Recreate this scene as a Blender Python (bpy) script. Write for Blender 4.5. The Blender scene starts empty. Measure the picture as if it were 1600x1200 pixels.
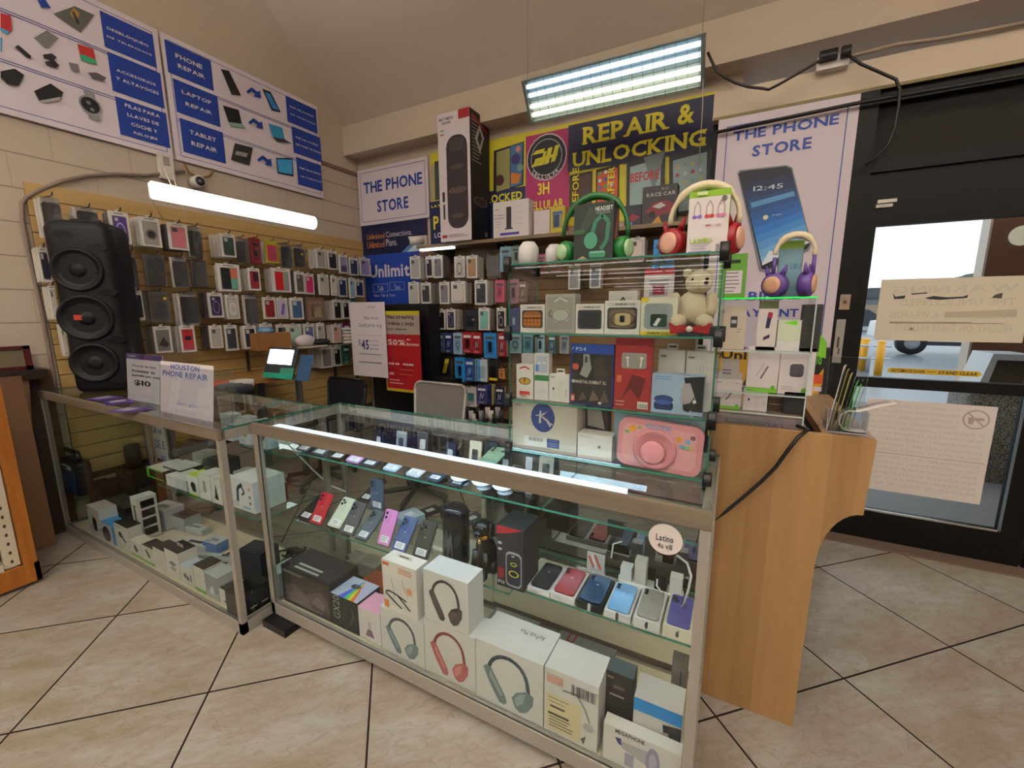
import bpy, math, random
from mathutils import Vector, Matrix
random.seed(7)
SC = bpy.context.scene
COL = SC.collection
# ---------------------------------------------------------------- camera
H, FPX = 1.45, 664.5
YAW, PIT, ROL = -0.48578, -0.16990, -0.0043
fw = Vector((math.sin(YAW)*math.cos(PIT), math.cos(YAW)*math.cos(PIT), math.sin(PIT)))
rt = fw.cross(Vector((0, 0, 1))).normalized(); upv = rt.cross(fw)
CR = rt*math.cos(ROL)+upv*math.sin(ROL); CU = -rt*math.sin(ROL)+upv*math.cos(ROL)
cam = bpy.data.cameras.new('camera'); cam.sensor_fit = 'HORIZONTAL'; cam.sensor_width = 36
cam.lens = 36*FPX/1600; cam.clip_start = .02; cam.clip_end = 400
CAM = bpy.data.objects.new('camera', cam); COL.objects.link(CAM)
CAM.matrix_world = Matrix(((CR.x, CU.x, -fw.x, 0), (CR.y, CU.y, -fw.y, 0), (CR.z, CU.z, -fw.z, H), (0, 0, 0, 1)))
SC.camera = CAM
# ---------------------------------------------------------------- world, exposure, store lights
SC.view_settings.view_transform = 'Standard'; SC.view_settings.look = 'None'
SC.view_settings.gamma = 1; SC.view_settings.use_curve_mapping = False
SC.view_settings.exposure = 0.05
SC.cycles.transparent_max_bounces = 32; SC.cycles.max_bounces = 8
W = bpy.data.worlds.new('overcast_sky'); SC.world = W; W.use_nodes = True
bg = W.node_tree.nodes['Background']; bg.inputs[0].default_value = (.90, .95, 1.0, 1); bg.inputs[1].default_value = 2.0
def area_light(name, loc, sx, sy, power, col, rot=(0, 0, 0)):
    l = bpy.data.lights.new(name, 'AREA'); l.shape = 'RECTANGLE'; l.size = sx; l.size_y = sy; l.energy = power; l.color = col
    o = bpy.data.objects.new(name, l); COL.objects.link(o); o.location = loc; o.rotation_euler = rot
    return o
for ry, rz, pw in ((-.7, 3.75, .6), (-3.2, 3.75, 1.5), (-5.6, 3.75, 2)):      # the shop's own rows of ceiling tubes, behind the camera
    for k in range(-1 if ry > -1 else -3, 3):
        area_light('store_tube_light', (k*2.5+.6, ry, rz-.06), 2.3, .07, 4.6*pw, (.93, .97, 1.0))
        area_light('store_tube_uplight_added', (k*2.5+.6, ry, rz+.02), 2.3, .07, 145, (.93, .97, 1.0), (math.pi, 0, 0))  # upward twin added to the rows, power raised to brighten the ceiling

def at(px, py, **k):
    d = CR*((px-800)/FPX)-CU*((py-600)/FPX)+fw
    (a, v), = k.items(); i = 'XYZ'.index(a); c = Vector((0, 0, H))
    return c+d*((v-c[i])/d[i])
# ---------------------------------------------------------------- materials
def lin(h):
    h = h.lstrip('#')
    if len(h) == 3: h = ''.join(c*2 for c in h)
    return tuple(((int(h[i:i+2], 16)/255+.055)/1.055)**2.4 if int(h[i:i+2], 16) > 10 else int(h[i:i+2], 16)/3294.6 for i in (0, 2, 4))
MATS = {}
def M(h, r=.45, m=0, e=0, spec=.4):
    k = (h, r, m, e, spec)
    if k in MATS: return MATS[k]
    t = bpy.data.materials.new('paint_'+h); t.use_nodes = True
    p = t.node_tree.nodes['Principled BSDF']; c = (*lin(h), 1)
    p.inputs['Base Color'].default_value = c; p.inputs['Roughness'].default_value = r; p.inputs['Metallic'].default_value = m
    p.inputs['Specular IOR Level'].default_value = spec
    if e: p.inputs['Emission Color'].default_value = c; p.inputs['Emission Strength'].default_value = e
    t.diffuse_color = c; MATS[k] = t
    return t
class NT:       # tiny node-tree helper
    def __init__(s, name):
        s.m = bpy.data.materials.new(name); s.m.use_nodes = True; s.t = s.m.node_tree; s.p = s.t.nodes['Principled BSDF']
    def n(s, typ, **k):
        x = s.t.nodes.new(typ)
        for a, v in k.items():
            if a[0] == 'i' and a[1:].isdigit(): x.inputs[int(a[1:])].default_value = v
            else: setattr(x, a, v)
        return x
    def l(s, a, b, ai=0, bi=0): s.t.links.new(a.outputs[ai], b.inputs[bi])
    def mth(s, op, a, b=None):
        x = s.n('ShaderNodeMath', operation=op)
        for i, v in enumerate((a, b)):
            if v is None: continue
            if isinstance(v, (int, float)): x.inputs[i].default_value = v
            else: s.t.links.new(v, x.inputs[i])
        return x.outputs[0]
    def mix(s, f, a, b):
        x = s.n('ShaderNodeMix', data_type='RGBA')
        for i, v in ((0, f), (6, a), (7, b)):
            if isinstance(v, (int, float, tuple)): x.inputs[i].default_value = v
            else: s.t.links.new(v, x.inputs[i])
        return x.outputs[2]
    def noise(s, sc, det=4, vec=None, ro=.55):
        x = s.n('ShaderNodeTexNoise'); x.inputs['Scale'].default_value = sc; x.inputs['Detail'].default_value = det; x.inputs['Roughness'].default_value = ro
        if vec is not None: s.t.links.new(vec, x.inputs['Vector'])
        return x.outputs[0]
    def ramp(s, f, lo, hi):
        x = s.n('ShaderNodeMapRange'); x.inputs[1].default_value = lo; x.inputs[2].default_value = hi; s.t.links.new(f, x.inputs[0]); return x.outputs[0]
    def bump(s, h, st, d=.01):
        x = s.n('ShaderNodeBump'); x.inputs['Strength'].default_value = st; x.inputs['Distance'].default_value = d
        s.t.links.new(h, x.inputs['Height']); s.t.links.new(x.outputs[0], s.p.inputs['Normal'])
def c4(h): return (*lin(h), 1)
def glass_mat(name, tint, refl=1.0, rough=0.0, ior=1.5):
    a = NT(name); t = a.t; t.nodes.remove(a.p); out = t.nodes['Material Output']
    tr = a.n('ShaderNodeBsdfTransparent'); tr.inputs[0].default_value = c4(tint)
    gl = a.n('ShaderNodeBsdfGlossy'); gl.inputs['Roughness'].default_value = rough
    fr = a.n('ShaderNodeFresnel'); fr.inputs[0].default_value = ior; ge = a.n('ShaderNodeNewGeometry')
    f = a.mth('MULTIPLY', fr.outputs[0], a.mth('SUBTRACT', 1.0, ge.outputs['Backfacing']))
    f = a.mth('MULTIPLY', f, refl)
    mx = a.n('ShaderNodeMixShader'); t.links.new(f, mx.inputs[0]); t.links.new(tr.outputs[0], mx.inputs[1]); t.links.new(gl.outputs[0], mx.inputs[2])
    t.links.new(mx.outputs[0], out.inputs[0]); return a.m
def cling_mat(name, tint, col, k, film=False):      # crinkled clear plastic, or a fine mesh
    a = NT(name); t = a.t; p = a.p; out = t.nodes['Material Output']
    p.inputs['Base Color'].default_value = c4(col); p.inputs['Roughness'].default_value = .12
    a.bump(a.noise(38 if film else 45, 2), 1.0 if film else .8, .03 if film else .006)
    if film:
        nb = p.inputs['Normal'].links[0].from_node; gl = a.n('ShaderNodeBsdfGlossy'); gl.inputs['Roughness'].default_value = .06; gl.inputs[0].default_value = c4('dddddd'); t.links.new(nb.outputs[0], gl.inputs['Normal'])
    tr = a.n('ShaderNodeBsdfTransparent'); tr.inputs[0].default_value = c4(tint)
    mx = a.n('ShaderNodeMixShader'); mx.inputs[0].default_value = k
    t.links.new(tr.outputs[0], mx.inputs[1]); t.links.new((gl if film else p).outputs[0], mx.inputs[2]); t.links.new(mx.outputs[0], out.inputs[0]); return a.m
GLASS = glass_mat('clear_glass', 'fafdfb'); ACRY = glass_mat('clear_acrylic', 'f4f6f8', 1.3); DOORGLASS = glass_mat('door_glass', 'eef2f2', 1.2)
EDGE = M('2f6a58', .15); EDGE_GLOW = M('1fd24a', .15, 0, .5); BAG = cling_mat('clear_plastic_bag', 'f2f2f2', 'a9acb0', .17, True)  # bright green edge emits by itself, standing in for light gathered in acrylic
ALU = M('968f85', .42, .3); BACKM = glass_mat('tinted_back_glass', '8a9290', 9.0); ALUD = M('6d6058', .4, .7); BLK = M('0d0c0d', .4); WHT = M('d9d6d4', .5); DK = M('1b191b', .45)
LED = M('dcecff', .5, 0, 1.15); CHROME = M('c8c8c8', .2, 1); BRZ = M('0b0908', .45, 0, 0, .2); CARD = M('c9c4be', .6); BROWN = M('6b4a2e', .6)
# ---------------------------------------------------------------- glyphs of the built-in font
GLY = {}
def load_glyphs():
    objs = []
    for bold in (0, 1):
        for ch in [chr(c) for c in range(33, 127)]+list('ÓÉÁ'):
            c = bpy.data.curves.new('g', 'FONT'); c.body = ch; c.size = 1; c.resolution_u = 2; c.offset = .028 if bold else 0.0
            o = bpy.data.objects.new('g', c); COL.objects.link(o); objs.append((ch, bold, o))
    bpy.context.view_layer.update(); dg = bpy.context.evaluated_depsgraph_get()
    for ch, bold, o in objs:
        me = bpy.data.meshes.new_from_object(o.evaluated_get(dg))
        vs = [(v.co.x, v.co.y) for v in me.vertices]; fs = [tuple(p.vertices) for p in me.polygons]
        x0 = min((v[0] for v in vs), default=0); x1 = max((v[0] for v in vs), default=.2)
        GLY[ch, bold] = ([(x-x0, y) for x, y in vs], fs, x1-x0)
        bpy.data.meshes.remove(me)
    for ch, bold, o in objs:
        c = o.data; bpy.data.objects.remove(o); bpy.data.curves.remove(c)
load_glyphs()
def layout(s, bold):
    x = 0; vs = []; fs = []
    for ch in s:
        if ch == ' ': x += .30; continue
        g = GLY.get((ch, bold)) or GLY['o', bold]
        k = len(vs); vs += [(a+x, b) for a, b in g[0]]; fs += [tuple(i+k for i in f) for f in g[1]]; x += g[2]+.075
    return vs, fs, max(x-.075, .01)
# ---------------------------------------------------------------- mesh builder
class Fr:       # a local frame: origin, right, up; n faces the viewer
    def __init__(s, o, u, v):
        s.o = Vector(o); s.u = Vector(u).normalized(); s.v = Vector(v).normalized(); s.n = s.u.cross(s.v).normalized()
    def p(s, a, b, c=0): return s.o+s.u*a+s.v*b+s.n*c
    def off(s, a, b, c=0): return Fr(s.p(a, b, c), s.u, s.v)
WORLD = Fr((0, 0, 0), (1, 0, 0), (0, 1, 0))
def FY(x, y, z): return Fr((x, y, z), (1, 0, 0), (0, 0, 1))          # faces -Y
def FX(x, y, z): return Fr((x, y, z), (0, 1, 0), (0, 0, 1))          # faces +X
def rrect(x0, y0, x1, y1, r, k=4):
    r = min(r, (x1-x0)/2, (y1-y0)/2); o = []
    for cx, cy, a in ((x1-r, y1-r, 0), (x0+r, y1-r, 90), (x0+r, y0+r, 180), (x1-r, y0+r, 270)):
        for i in range(k+1):
            t = math.radians(a+90*i/k); o.append((cx+r*math.cos(t), cy+r*math.sin(t)))
    return o
def ellp(cx, cy, rx, ry, k=20, a0=0, a1=360): 
    n = k if a1-a0 >= 360 else k+1
    return [(cx+rx*math.cos(math.radians(a0+(a1-a0)*i/k)), cy+ry*math.sin(math.radians(a0+(a1-a0)*i/k))) for i in range(n)]
class B:
    def __init__(s): s.v = []; s.f = []; s.mi = []; s.m = []; s.sm = []
    def slot(s, m):
        if isinstance(m, str): m = M(m)
        if m not in s.m: s.m.append(m)
        return s.m.index(m)
    def add(s, vs, fs, m, smooth=False):
        k = len(s.v); i = s.slot(m); s.v += [tuple(v) for v in vs]
        for f in fs: s.f.append(tuple(a+k for a in f)); s.mi.append(i); s.sm.append(smooth)
        return s
    def box(s, x0, y0, z0, x1, y1, z1, m, F=WORLD, bev=0):
        if bev:
            return s.prism(rrect(x0, y0, x1, y1, bev), F, z0, z1, m)
        vs = [F.p(x, y, z) for z in (z0, z1) for x, y in ((x0, y0), (x1, y0), (x1, y1), (x0, y1))]
        return s.add(vs, [(3, 2, 1, 0), (4, 5, 6, 7), (0, 1, 5, 4), (1, 2, 6, 5), (2, 3, 7, 6), (3, 0, 4, 7)], m)
    def poly(s, pts, m, F=None, c=0):
        return s.add([F.p(a, b, c) for a, b in pts] if F else pts, [tuple(range(len(pts)))], m)
    def prism(s, pts, F, c0, c1, m, mside=None):
        n = len(pts)
        s.add([F.p(a, b, c0) for a, b in pts]+[F.p(a, b, c1) for a, b in pts], [tuple(range(n-1, -1, -1)), tuple(range(n, 2*n))], m)
        k = len(s.v)-2*n; i = s.slot(mside or m)
        for j in range(n):
            s.f.append((k+j, k+(j+1) % n, k+n+(j+1) % n, k+n+j)); s.mi.append(i); s.sm.append(n > 12)
        return s
    def loft(s, rings, m, cap=True, smooth=True):
        n = len(rings[0]); vs = [p for r in rings for p in r]; fs = []
        for i in range(len(rings)-1):
            for j in range(n):
                fs.append((i*n+j, i*n+(j+1) % n, (i+1)*n+(j+1) % n, (i+1)*n+j))
        if cap: fs += [tuple(range(n-1, -1, -1)), tuple((len(rings)-1)*n+j for j in range(n))]
        return s.add(vs, fs, m, smooth)
    def tube(s, pts, r, m, n=8, cap=True):
        pts = [Vector(p) for p in pts]; rings = []; ref = None
        for i, p in enumerate(pts):
            t = (pts[min(i+1, len(pts)-1)]-pts[max(i-1, 0)])
            t = t.normalized() if t.length > 1e-9 else Vector((0, 0, 1))
            if ref is None: ref = t.orthogonal().normalized()
            ref = (ref-t*ref.dot(t)); ref = ref.normalized() if ref.length > 1e-6 else t.orthogonal().normalized()
            q = t.cross(ref); rr = r[i] if isinstance(r, (list, tuple)) else r
            rings.append([p+(ref*math.cos(6.2832*j/n)+q*math.sin(6.2832*j/n))*rr for j in range(n)])
        return s.loft(rings, m, cap)
    def cyl(s, p0, p1, r, m, r1=None, n=16): return s.tube([p0, p1], [r, r if r1 is None else r1], m, n)
    def ell(s, c, r, m, n=16, k=10, F=WORLD):
        if isinstance(r, (int, float)): r = (r, r, r)
        c = Vector(c); rings = []
        for i in range(k+1):
            t = math.pi*(i/k)-math.pi/2; t = max(min(t, 1.5607), -1.5607)
            rings.append([c+F.u*r[0]*math.cos(t)*math.cos(6.2832*j/n)+F.v*r[1]*math.cos(t)*math.sin(6.2832*j/n)+F.n*r[2]*math.sin(t) for j in range(n)])
        return s.loft(rings, m)
    def lathe(s, prof, F, m, n=24):     # prof: (radius, height along n)
        return s.loft([[F.p(r*math.cos(6.2832*j/n), r*math.sin(6.2832*j/n), h) for j in range(n)] for r, h in prof], m)
    def text(s, F, t, x0, y0, x1, y1, m, c=.0006, bold=1, mirror=False, sk=0):
        vs, fs, w = layout(t, bold); lo = min(v[1] for v in vs); hi = max(v[1] for v in vs)
        if not any(ch in 'gjpqy,QyÓ' for ch in t): lo = min(lo, 0)
        kx = (x1-x0)/w; ky = (y1-y0)/(hi-lo)
        return s.add([F.p((x1-x*kx if mirror else x0+x*kx)+sk*(y-lo)*ky, y0+(y-lo)*ky, c) for x, y in vs], [f[::-1] for f in fs] if mirror else fs, m)
    def slab(s, F, t, x0, y0, x1, y1, m, c):      # add slab serifs to a line of capitals set with text()
        SF = {'R': ((.13,), (.13, .9)), 'E': ((.12,), (.12,)), 'P': ((.15,), (.15,)), 'A': ((), (.08, .92)), 'I': ((.5,), (.5,)), 'U': ((.12, .88), ()), 'N': ((.1, .9), (.1,)), 'L': ((.16,), (.16,)), 'K': ((.13, .85), (.13, .9)), 'C': ((.9,), ()), 'G': ((.88,), (.88,))}
        w = layout(t, 1)[2]; kx = (x1-x0)/w; x = 0; h = y1-y0
        for ch in t:
            gw = GLY[ch, 1][2]
            for row, yy in ((0, y1-.11*h), (1, y0)):
                for f in SF.get(ch, ((), ()))[row]:
                    cx = x0+(x+gw*f)*kx; q = .17*h; s.poly([(cx-q, yy), (cx+q, yy), (cx+q, yy+.11*h), (cx-q, yy+.11*h)], m, F, c)
            x += gw+.075
        return s
    def decals(s, F, w, h, items, c=.0005):   # coordinates in fractions of w x h
        for n, it in enumerate(items or ()):
            k = it[0]; d = c+.00025*n
            if k == 'r': s.poly([(it[1]*w, it[2]*h), (it[3]*w, it[2]*h), (it[3]*w, it[4]*h), (it[1]*w, it[4]*h)], it[5], F, d)
            elif k == 'R': s.poly(rrect(it[1]*w, it[2]*h, it[3]*w, it[4]*h, it[6]*w), it[5], F, d)
            elif k == 'e': s.poly(ellp(it[1]*w, it[2]*h, it[3]*w, it[-2]*w), it[-1], F, d)
            elif k == 'o':
                for j in range(20):
                    a, b = math.radians(18*j), math.radians(18*j+18); q = it[5]*w
                    s.poly([(it[1]*w+rx*math.cos(g), it[2]*h+rx*it[4]/it[3]*math.sin(g)) for rx, g in ((it[3]*w, a), (it[3]*w, b), (it[3]*w-q, b), (it[3]*w-q, a))], it[6], F, d)
            elif k == 'p': s.poly([(a*w, b*h) for a, b in it[1]], it[2], F, d)
            elif k == 'l':
                pts = [(a*w, b*h) for a, b in it[1]]; q = it[2]*w/2
                for (a, b), (e, f) in zip(pts, pts[1:]):
                    L = math.hypot(e-a, f-b) or 1; ox, oy = -(f-b)/L*q, (e-a)/L*q
                    s.poly([(a+ox, b+oy), (a-ox, b-oy), (e-ox, f-oy), (e+ox, f+oy)], it[3], F, d)
            elif k == 't': s.text(F, it[1], it[2]*w, it[3]*h, it[4]*w, it[5]*h, it[6], d, it[7] if len(it) > 7 else 1)
            elif k == 'T': s.text(F, it[1], it[2]*w, it[3]*h, it[4]*w, it[5]*h, it[6], d, 0)
            elif k == 'x':      # lines of print too small to read
                n0 = it[5]
                for j in range(n0):
                    yy = it[2]+(it[4]-it[2])*j/max(n0-1, 1); L = it[3]-(it[3]-it[1])*random.random()*.35
                    s.poly([(it[1]*w, yy*h), (L*w, yy*h), (L*w, yy*h+it[7]*h), (it[1]*w, yy*h+it[7]*h)], it[6], F, d)
            elif k == 'b':      # bar code
                x = it[1]
                while x < it[3]:
                    q = random.choice((.008, .012, .02))*(it[3]-it[1])*2.2
                    s.poly([(x*w, it[2]*h), ((x+q)*w, it[2]*h), ((x+q)*w, it[4]*h), (x*w, it[4]*h)], it[5], F, d); x += q*random.choice((1.6, 2.1, 2.8))
        return s
    def obj(s, name, parent=None, label=None, cat=None, group=None, kind=None, smooth=None):
        me = bpy.data.meshes.new(name)
        if parent is not None: o0 = wloc(parent)
        else:
            lo = [min(v[i] for v in s.v) for i in range(3)]; hi = [max(v[i] for v in s.v) for i in range(3)]
            o0 = Vector(((lo[0]+hi[0])/2, (lo[1]+hi[1])/2, lo[2]))
        me.from_pydata([tuple(Vector(v)-o0) for v in s.v], [], s.f)
        for m in s.m: me.materials.append(m)
        for p, i, sm in zip(me.polygons, s.mi, s.sm): p.material_index = i; p.use_smooth = sm
        me.update()
        o = bpy.data.objects.new(name, me); COL.objects.link(o)
        if parent is not None: o.parent = parent; WL[o.name] = o0
        else: o.location = o0; WL[o.name] = o0
        return tag(o, label, cat, group, kind)
WL = {}
def wloc(o): return WL[o.name]
def tag(o, label=None, cat=None, group=None, kind=None):
    if label: o['label'] = label
    if cat: o['category'] = cat
    if group: o['group'] = group
    if kind: o['kind'] = kind
    return o
def thing(name, loc, label, cat, group=None, kind=None):
    o = bpy.data.objects.new(name, None); COL.objects.link(o); o.location = loc; o.empty_display_size = .05; WL[o.name] = Vector(loc)
    return tag(o, label, cat, group, kind)
def copy_thing(root, d, label=None, group=None):
    r = root.copy(); COL.objects.link(r); r.location = Vector(root.location)+Vector(d); WL[r.name] = Vector(r.location)
    if label: r['label'] = label
    if group: r['group'] = group
    for ch in root.children:
        c = ch.copy(); COL.objects.link(c); c.parent = r
        for g in ch.children:
            e = g.copy(); COL.objects.link(e); e.parent = c
    return r
def struct(b, name): return b.obj(name, kind='structure')
def pane(x0, y0, z0, x1, y1, z1, m=None, edge=None):
    """glass sheet: big faces clear, edges tinted"""
    b = B(); m = m or GLASS; edge = edge or EDGE
    d = [x1-x0, y1-y0, z1-z0]; ax = d.index(min(d))
    vs = [(x, y, z) for z in (z0, z1) for x, y in ((x0, y0), (x1, y0), (x1, y1), (x0, y1))]
    fs = {2: [(3, 2, 1, 0), (4, 5, 6, 7)], 1: [(0, 1, 5, 4), (2, 3, 7, 6)], 0: [(1, 2, 6, 5), (3, 0, 4, 7)]}
    for k, q in fs.items(): b.add(vs, q, m if k == ax else edge)
    return b
# ================================================================ setting
XL, YB, YS, YD = -3.95, 3.765, 3.575, 3.27
def floor_mat():
    a = NT('floor_tiles'); p = a.p; ge = a.n('ShaderNodeNewGeometry'); mp = a.n('ShaderNodeMapping', vector_type='TEXTURE')
    mp.inputs['Location'].default_value = (-1.7079, .7061, 0); mp.inputs['Rotation'].default_value = (0, 0, math.radians(43.03)); mp.inputs['Scale'].default_value = (.6062,)*3
    a.t.links.new(ge.outputs['Position'], mp.inputs[0]); sp = a.n('ShaderNodeSeparateXYZ'); a.l(mp, sp)
    def edge(o): return a.mth('ABSOLUTE', a.mth('SUBTRACT', a.mth('FRACT', a.mth('ADD', o, .5)), .5))
    d = a.mth('MINIMUM', edge(sp.outputs[0]), edge(sp.outputs[1])); g = a.mth('LESS_THAN', d, .0062)
    fl = a.n('ShaderNodeVectorMath', operation='FLOOR'); a.l(mp, fl); wn = a.n('ShaderNodeTexWhiteNoise'); a.l(fl, wn)
    ad = a.n('ShaderNodeVectorMath', operation='MULTIPLY_ADD'); a.l(wn, ad, 1); ad.inputs[1].default_value = (9, 9, 9); a.l(mp, ad, 0, 2)
    st = a.n('ShaderNodeMapping'); st.inputs['Scale'].default_value = (1.0, 2.4, 1); st.inputs['Rotation'].default_value = (0, 0, .9); a.l(ad, st)
    n1 = a.ramp(a.noise(1.5, 8, st.outputs[0], .62), .35, .68); n2 = a.ramp(a.noise(7, 8, st.outputs[0], .7), .45, .75); n3 = a.noise(60, 3, ad.outputs[0])
    c = a.mix(n1, c4('7a6d5c'), c4('93918a')); c = a.mix(a.mth('MULTIPLY', n2, .55), c, c4('6b5c49'))
    vn = a.n('ShaderNodeTexNoise'); vn.inputs['Scale'].default_value = 3.2; vn.inputs['Detail'].default_value = 9; vn.inputs['Distortion'].default_value = 1.2; a.l(st, vn)
    vein = a.ramp(a.mth('ABSOLUTE', a.mth('SUBTRACT', vn.outputs[0], .5)), .022, .0); c = a.mix(a.mth('MULTIPLY', vein, .5), c, c4('6d5a48'))
    c = a.mix(a.mth('MULTIPLY', n3, .25), c, c4('a8998a')); c = a.mix(g, c, c4('2b2220')); a.t.links.new(a.mth('SUBTRACT', .35, a.mth('MULTIPLY', g, .35)), p.inputs['Specular IOR Level'])
    a.t.links.new(c, p.inputs['Base Color']); ro = a.mth('ADD', a.mth('MULTIPLY', g, .5), a.mth('ADD', .30, a.mth('MULTIPLY', n2, .15))); a.t.links.new(ro, p.inputs['Roughness'])
    p.inputs['Specular IOR Level'].default_value = .35
    hh = a.mth('SUBTRACT', a.mth('MULTIPLY', n2, .25), g); a.bump(hh, .2, .002); return a.m
def wall_mat(name, col, block=False):
    a = NT(name); p = a.p; p.inputs['Roughness'].default_value = .6; p.inputs['Specular IOR Level'].default_value = .25
    n = a.noise(5, 5); c = a.mix(a.mth('MULTIPLY', n, .25), c4(col), c4('9a8876'))
    if block:   # painted block wall
        ge = a.n('ShaderNodeNewGeometry'); sp = a.n('ShaderNodeSeparateXYZ'); a.t.links.new(ge.outputs['Position'], sp.inputs[0])
        zc = a.mth('MULTIPLY', a.mth('ADD', sp.outputs[2], .03), 1/.203); row = a.mth('FLOOR', zc)
        hz = a.mth('ABSOLUTE', a.mth('SUBTRACT', a.mth('FRACT', a.mth('ADD', zc, .5)), .5))
        yc = a.mth('ADD', a.mth('MULTIPLY', sp.outputs[1], 1/.406), a.mth('MULTIPLY', a.mth('MODULO', row, 2.0), .5))
        vz = a.mth('ABSOLUTE', a.mth('SUBTRACT', a.mth('FRACT', a.mth('ADD', yc, .5)), .5))
        g = a.mth('LESS_THAN', hz, .02); g2 = a.mth('MULTIPLY', a.mth('LESS_THAN', vz, .008), .35); gg = a.mth('MAXIMUM', g, g2)
        c = a.mix(a.mth('MULTIPLY', gg, .55), c, c4('5b4a40')); a.bump(a.mth('SUBTRACT', a.mth('MULTIPLY', n, .3), gg), .5, .006)
    a.t.links.new(c, p.inputs['Base Color']); return a.m
def wood_mat(name, c1, c2, axis, sc=1.0, strips=0, ro=.38):
    a = NT(name); p = a.p; ge = a.n('ShaderNodeNewGeometry'); mp = a.n('ShaderNodeMapping')
    s = [9*sc, 9*sc, 9*sc]; s[axis] = .7*sc; mp.inputs['Scale'].default_value = s; a.t.links.new(ge.outputs['Position'], mp.inputs[0])
    n = a.noise(2.2, 6, mp.outputs[0], .6); n2 = a.noise(14, 3, mp.outputs[0], .6)
    f = a.mth('ADD', a.ramp(n, .3, .7), a.mth('MULTIPLY', a.mth('SUBTRACT', n2, .5), .5))
    if strips:      # staves of slightly different tone
        sp = a.n('ShaderNodeSeparateXYZ'); a.t.links.new(ge.outputs['Position'], sp.inputs[0])
        w = a.n('ShaderNodeTexWhiteNoise', noise_dimensions='1D'); a.t.links.new(a.mth('FLOOR', a.mth('MULTIPLY', sp.outputs[0], strips)), w.inputs['W'])
        f = a.mth('ADD', a.mth('MULTIPLY', f, .45), a.mth('MULTIPLY', w.outputs[0], .5))
    a.t.links.new(a.mix(f, c4(c1), c4(c2)), p.inputs['Base Color']); p.inputs['Roughness'].default_value = ro; return a.m
PAINT = wall_mat('cream_wall_paint', 'bfae9b'); CEIL = wall_mat('ceiling_paint', 'bfb2a2'); BLOCK = wall_mat('painted_block', 'b6a899', True)
MAPLE = wood_mat('maple_veneer', '805d37', '9f7a4e', 2, 1, 14); PINE = wood_mat('orange_pine', '8a4f14', 'a5651e', 2, 1.4); SLAT = wood_mat('slatboard_maple', 'a98a55', 'b99a63', 1, .8); DECK = wood_mat('beige_deck', 'd0c6ae', 'dcd3bd', 0, .6)
SLATB = wood_mat('slatboard_brown', '6f5233', '80603d', 0, .8)
b = B(); FLM = floor_mat(); b.box(-17, -40, -.1, 9, 3.45, 0, FLM); b.box(-4.2, 3.45, -.1, -.235, 3.9, 0, FLM); struct(b, 'floor')
b = B(); b.box(XL-.15, -1.2, 0, XL, YB+.15, 2.99, BLOCK); struct(b, 'wall_left')
b = B(); b.box(XL-.15, -1.2, 2.99, XL-.012, YB+.15, 5.2, PAINT); struct(b, 'wall_left_gable')
b = B(); b.box(XL, YB, 0, -.1, YB+.15, 3.6, PAINT); struct(b, 'wall_back')
b = B(); b.box(XL-.012, YS, 3.13, 9, YB+.6, 3.43, PAINT, ); struct(b, 'ceiling_soffit')
b = B(); b.poly([(XL-.15, YS+.3, 3.13+.0), (9, YS+.3, 3.13), (9, YB+.6, 3.13), (XL-.15, YB+.6, 3.13)], PAINT)
sl = [(YS+.25, 3.17), (2.35, 4.645), (-40, 4.645), (-40, 4.8), (2.35, 4.8), (YS+.25, 3.45)]
b = B(); F = Fr((-17, 0, 0), (0, 1, 0), (0, 0, 1)); b.prism(sl, F, 0, 26, CEIL); struct(b, 'ceiling')
b = B(); b.box(8.6, -40, 0, 8.75, 3.4, 4.8, PAINT); struct(b, 'wall_right')
b = B(); b.box(-17, -40.2, 0, 8.75, -40, 4.8, PAINT); struct(b, 'wall_far')
b = B(); b.box(-17.15, -40, 0, -17, -1.2, 4.8, PAINT); struct(b, 'wall_far_left')
b = B(); b.box(-17, -1.2, 0, XL-.15, -1.05, 4.8, PAINT); struct(b, 'wall_near_left')
TUBE = M('fdf8f4', .5, 0, 8); b = B(); b.box(-1.2, -.025, -.025, 1.2, .025, .02, TUBE); tb = None      # far rows of bare tubes, mirrored in the glass tower and the door
for ry in (-12.9, -15.4, -17.3, -20.3, -25, -28.5, -33):
    for k in range(5):
        if tb is None: tb = r_ = b.obj('ceiling_light', None, 'white tube light in the far rows of the shop ceiling', 'light', 'far ceiling tubes')
        else: r_ = tb.copy(); COL.objects.link(r_)
        r_.location = (-6.8+k*2.52, ry, 3.1)
# bulkhead above the door, returning to the back wall
b = B(); b.box(-.245, 3.25, 2.655, 8.6, YB+.1, 2.815, PAINT); b.box(-.245, YD+.06, 0, -.2, YB, 2.655, BRZ); struct(b, 'wall_door_bulkhead')
b = B(); b.box(-.2, YD+.05, 0, .5, YD+.13, 2.655, BRZ); b.box(-.2, YD, 2.6, .5, YD+.05, 2.655, BRZ); b.box(2.6, YD, 0, 8.6, YD+.1, 2.655, PAINT); struct(b, 'wall_door_side')
b = B(); b.box(-.24, 3.238, 2.648, 8.6, 3.25, 2.664, '6f602e'); struct(b, 'trim_1')
b = B(); b.box(XL, 2.9, 2.955, XL+.012, YB, 2.995, '7d6152'); struct(b, 'trim_2')
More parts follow.
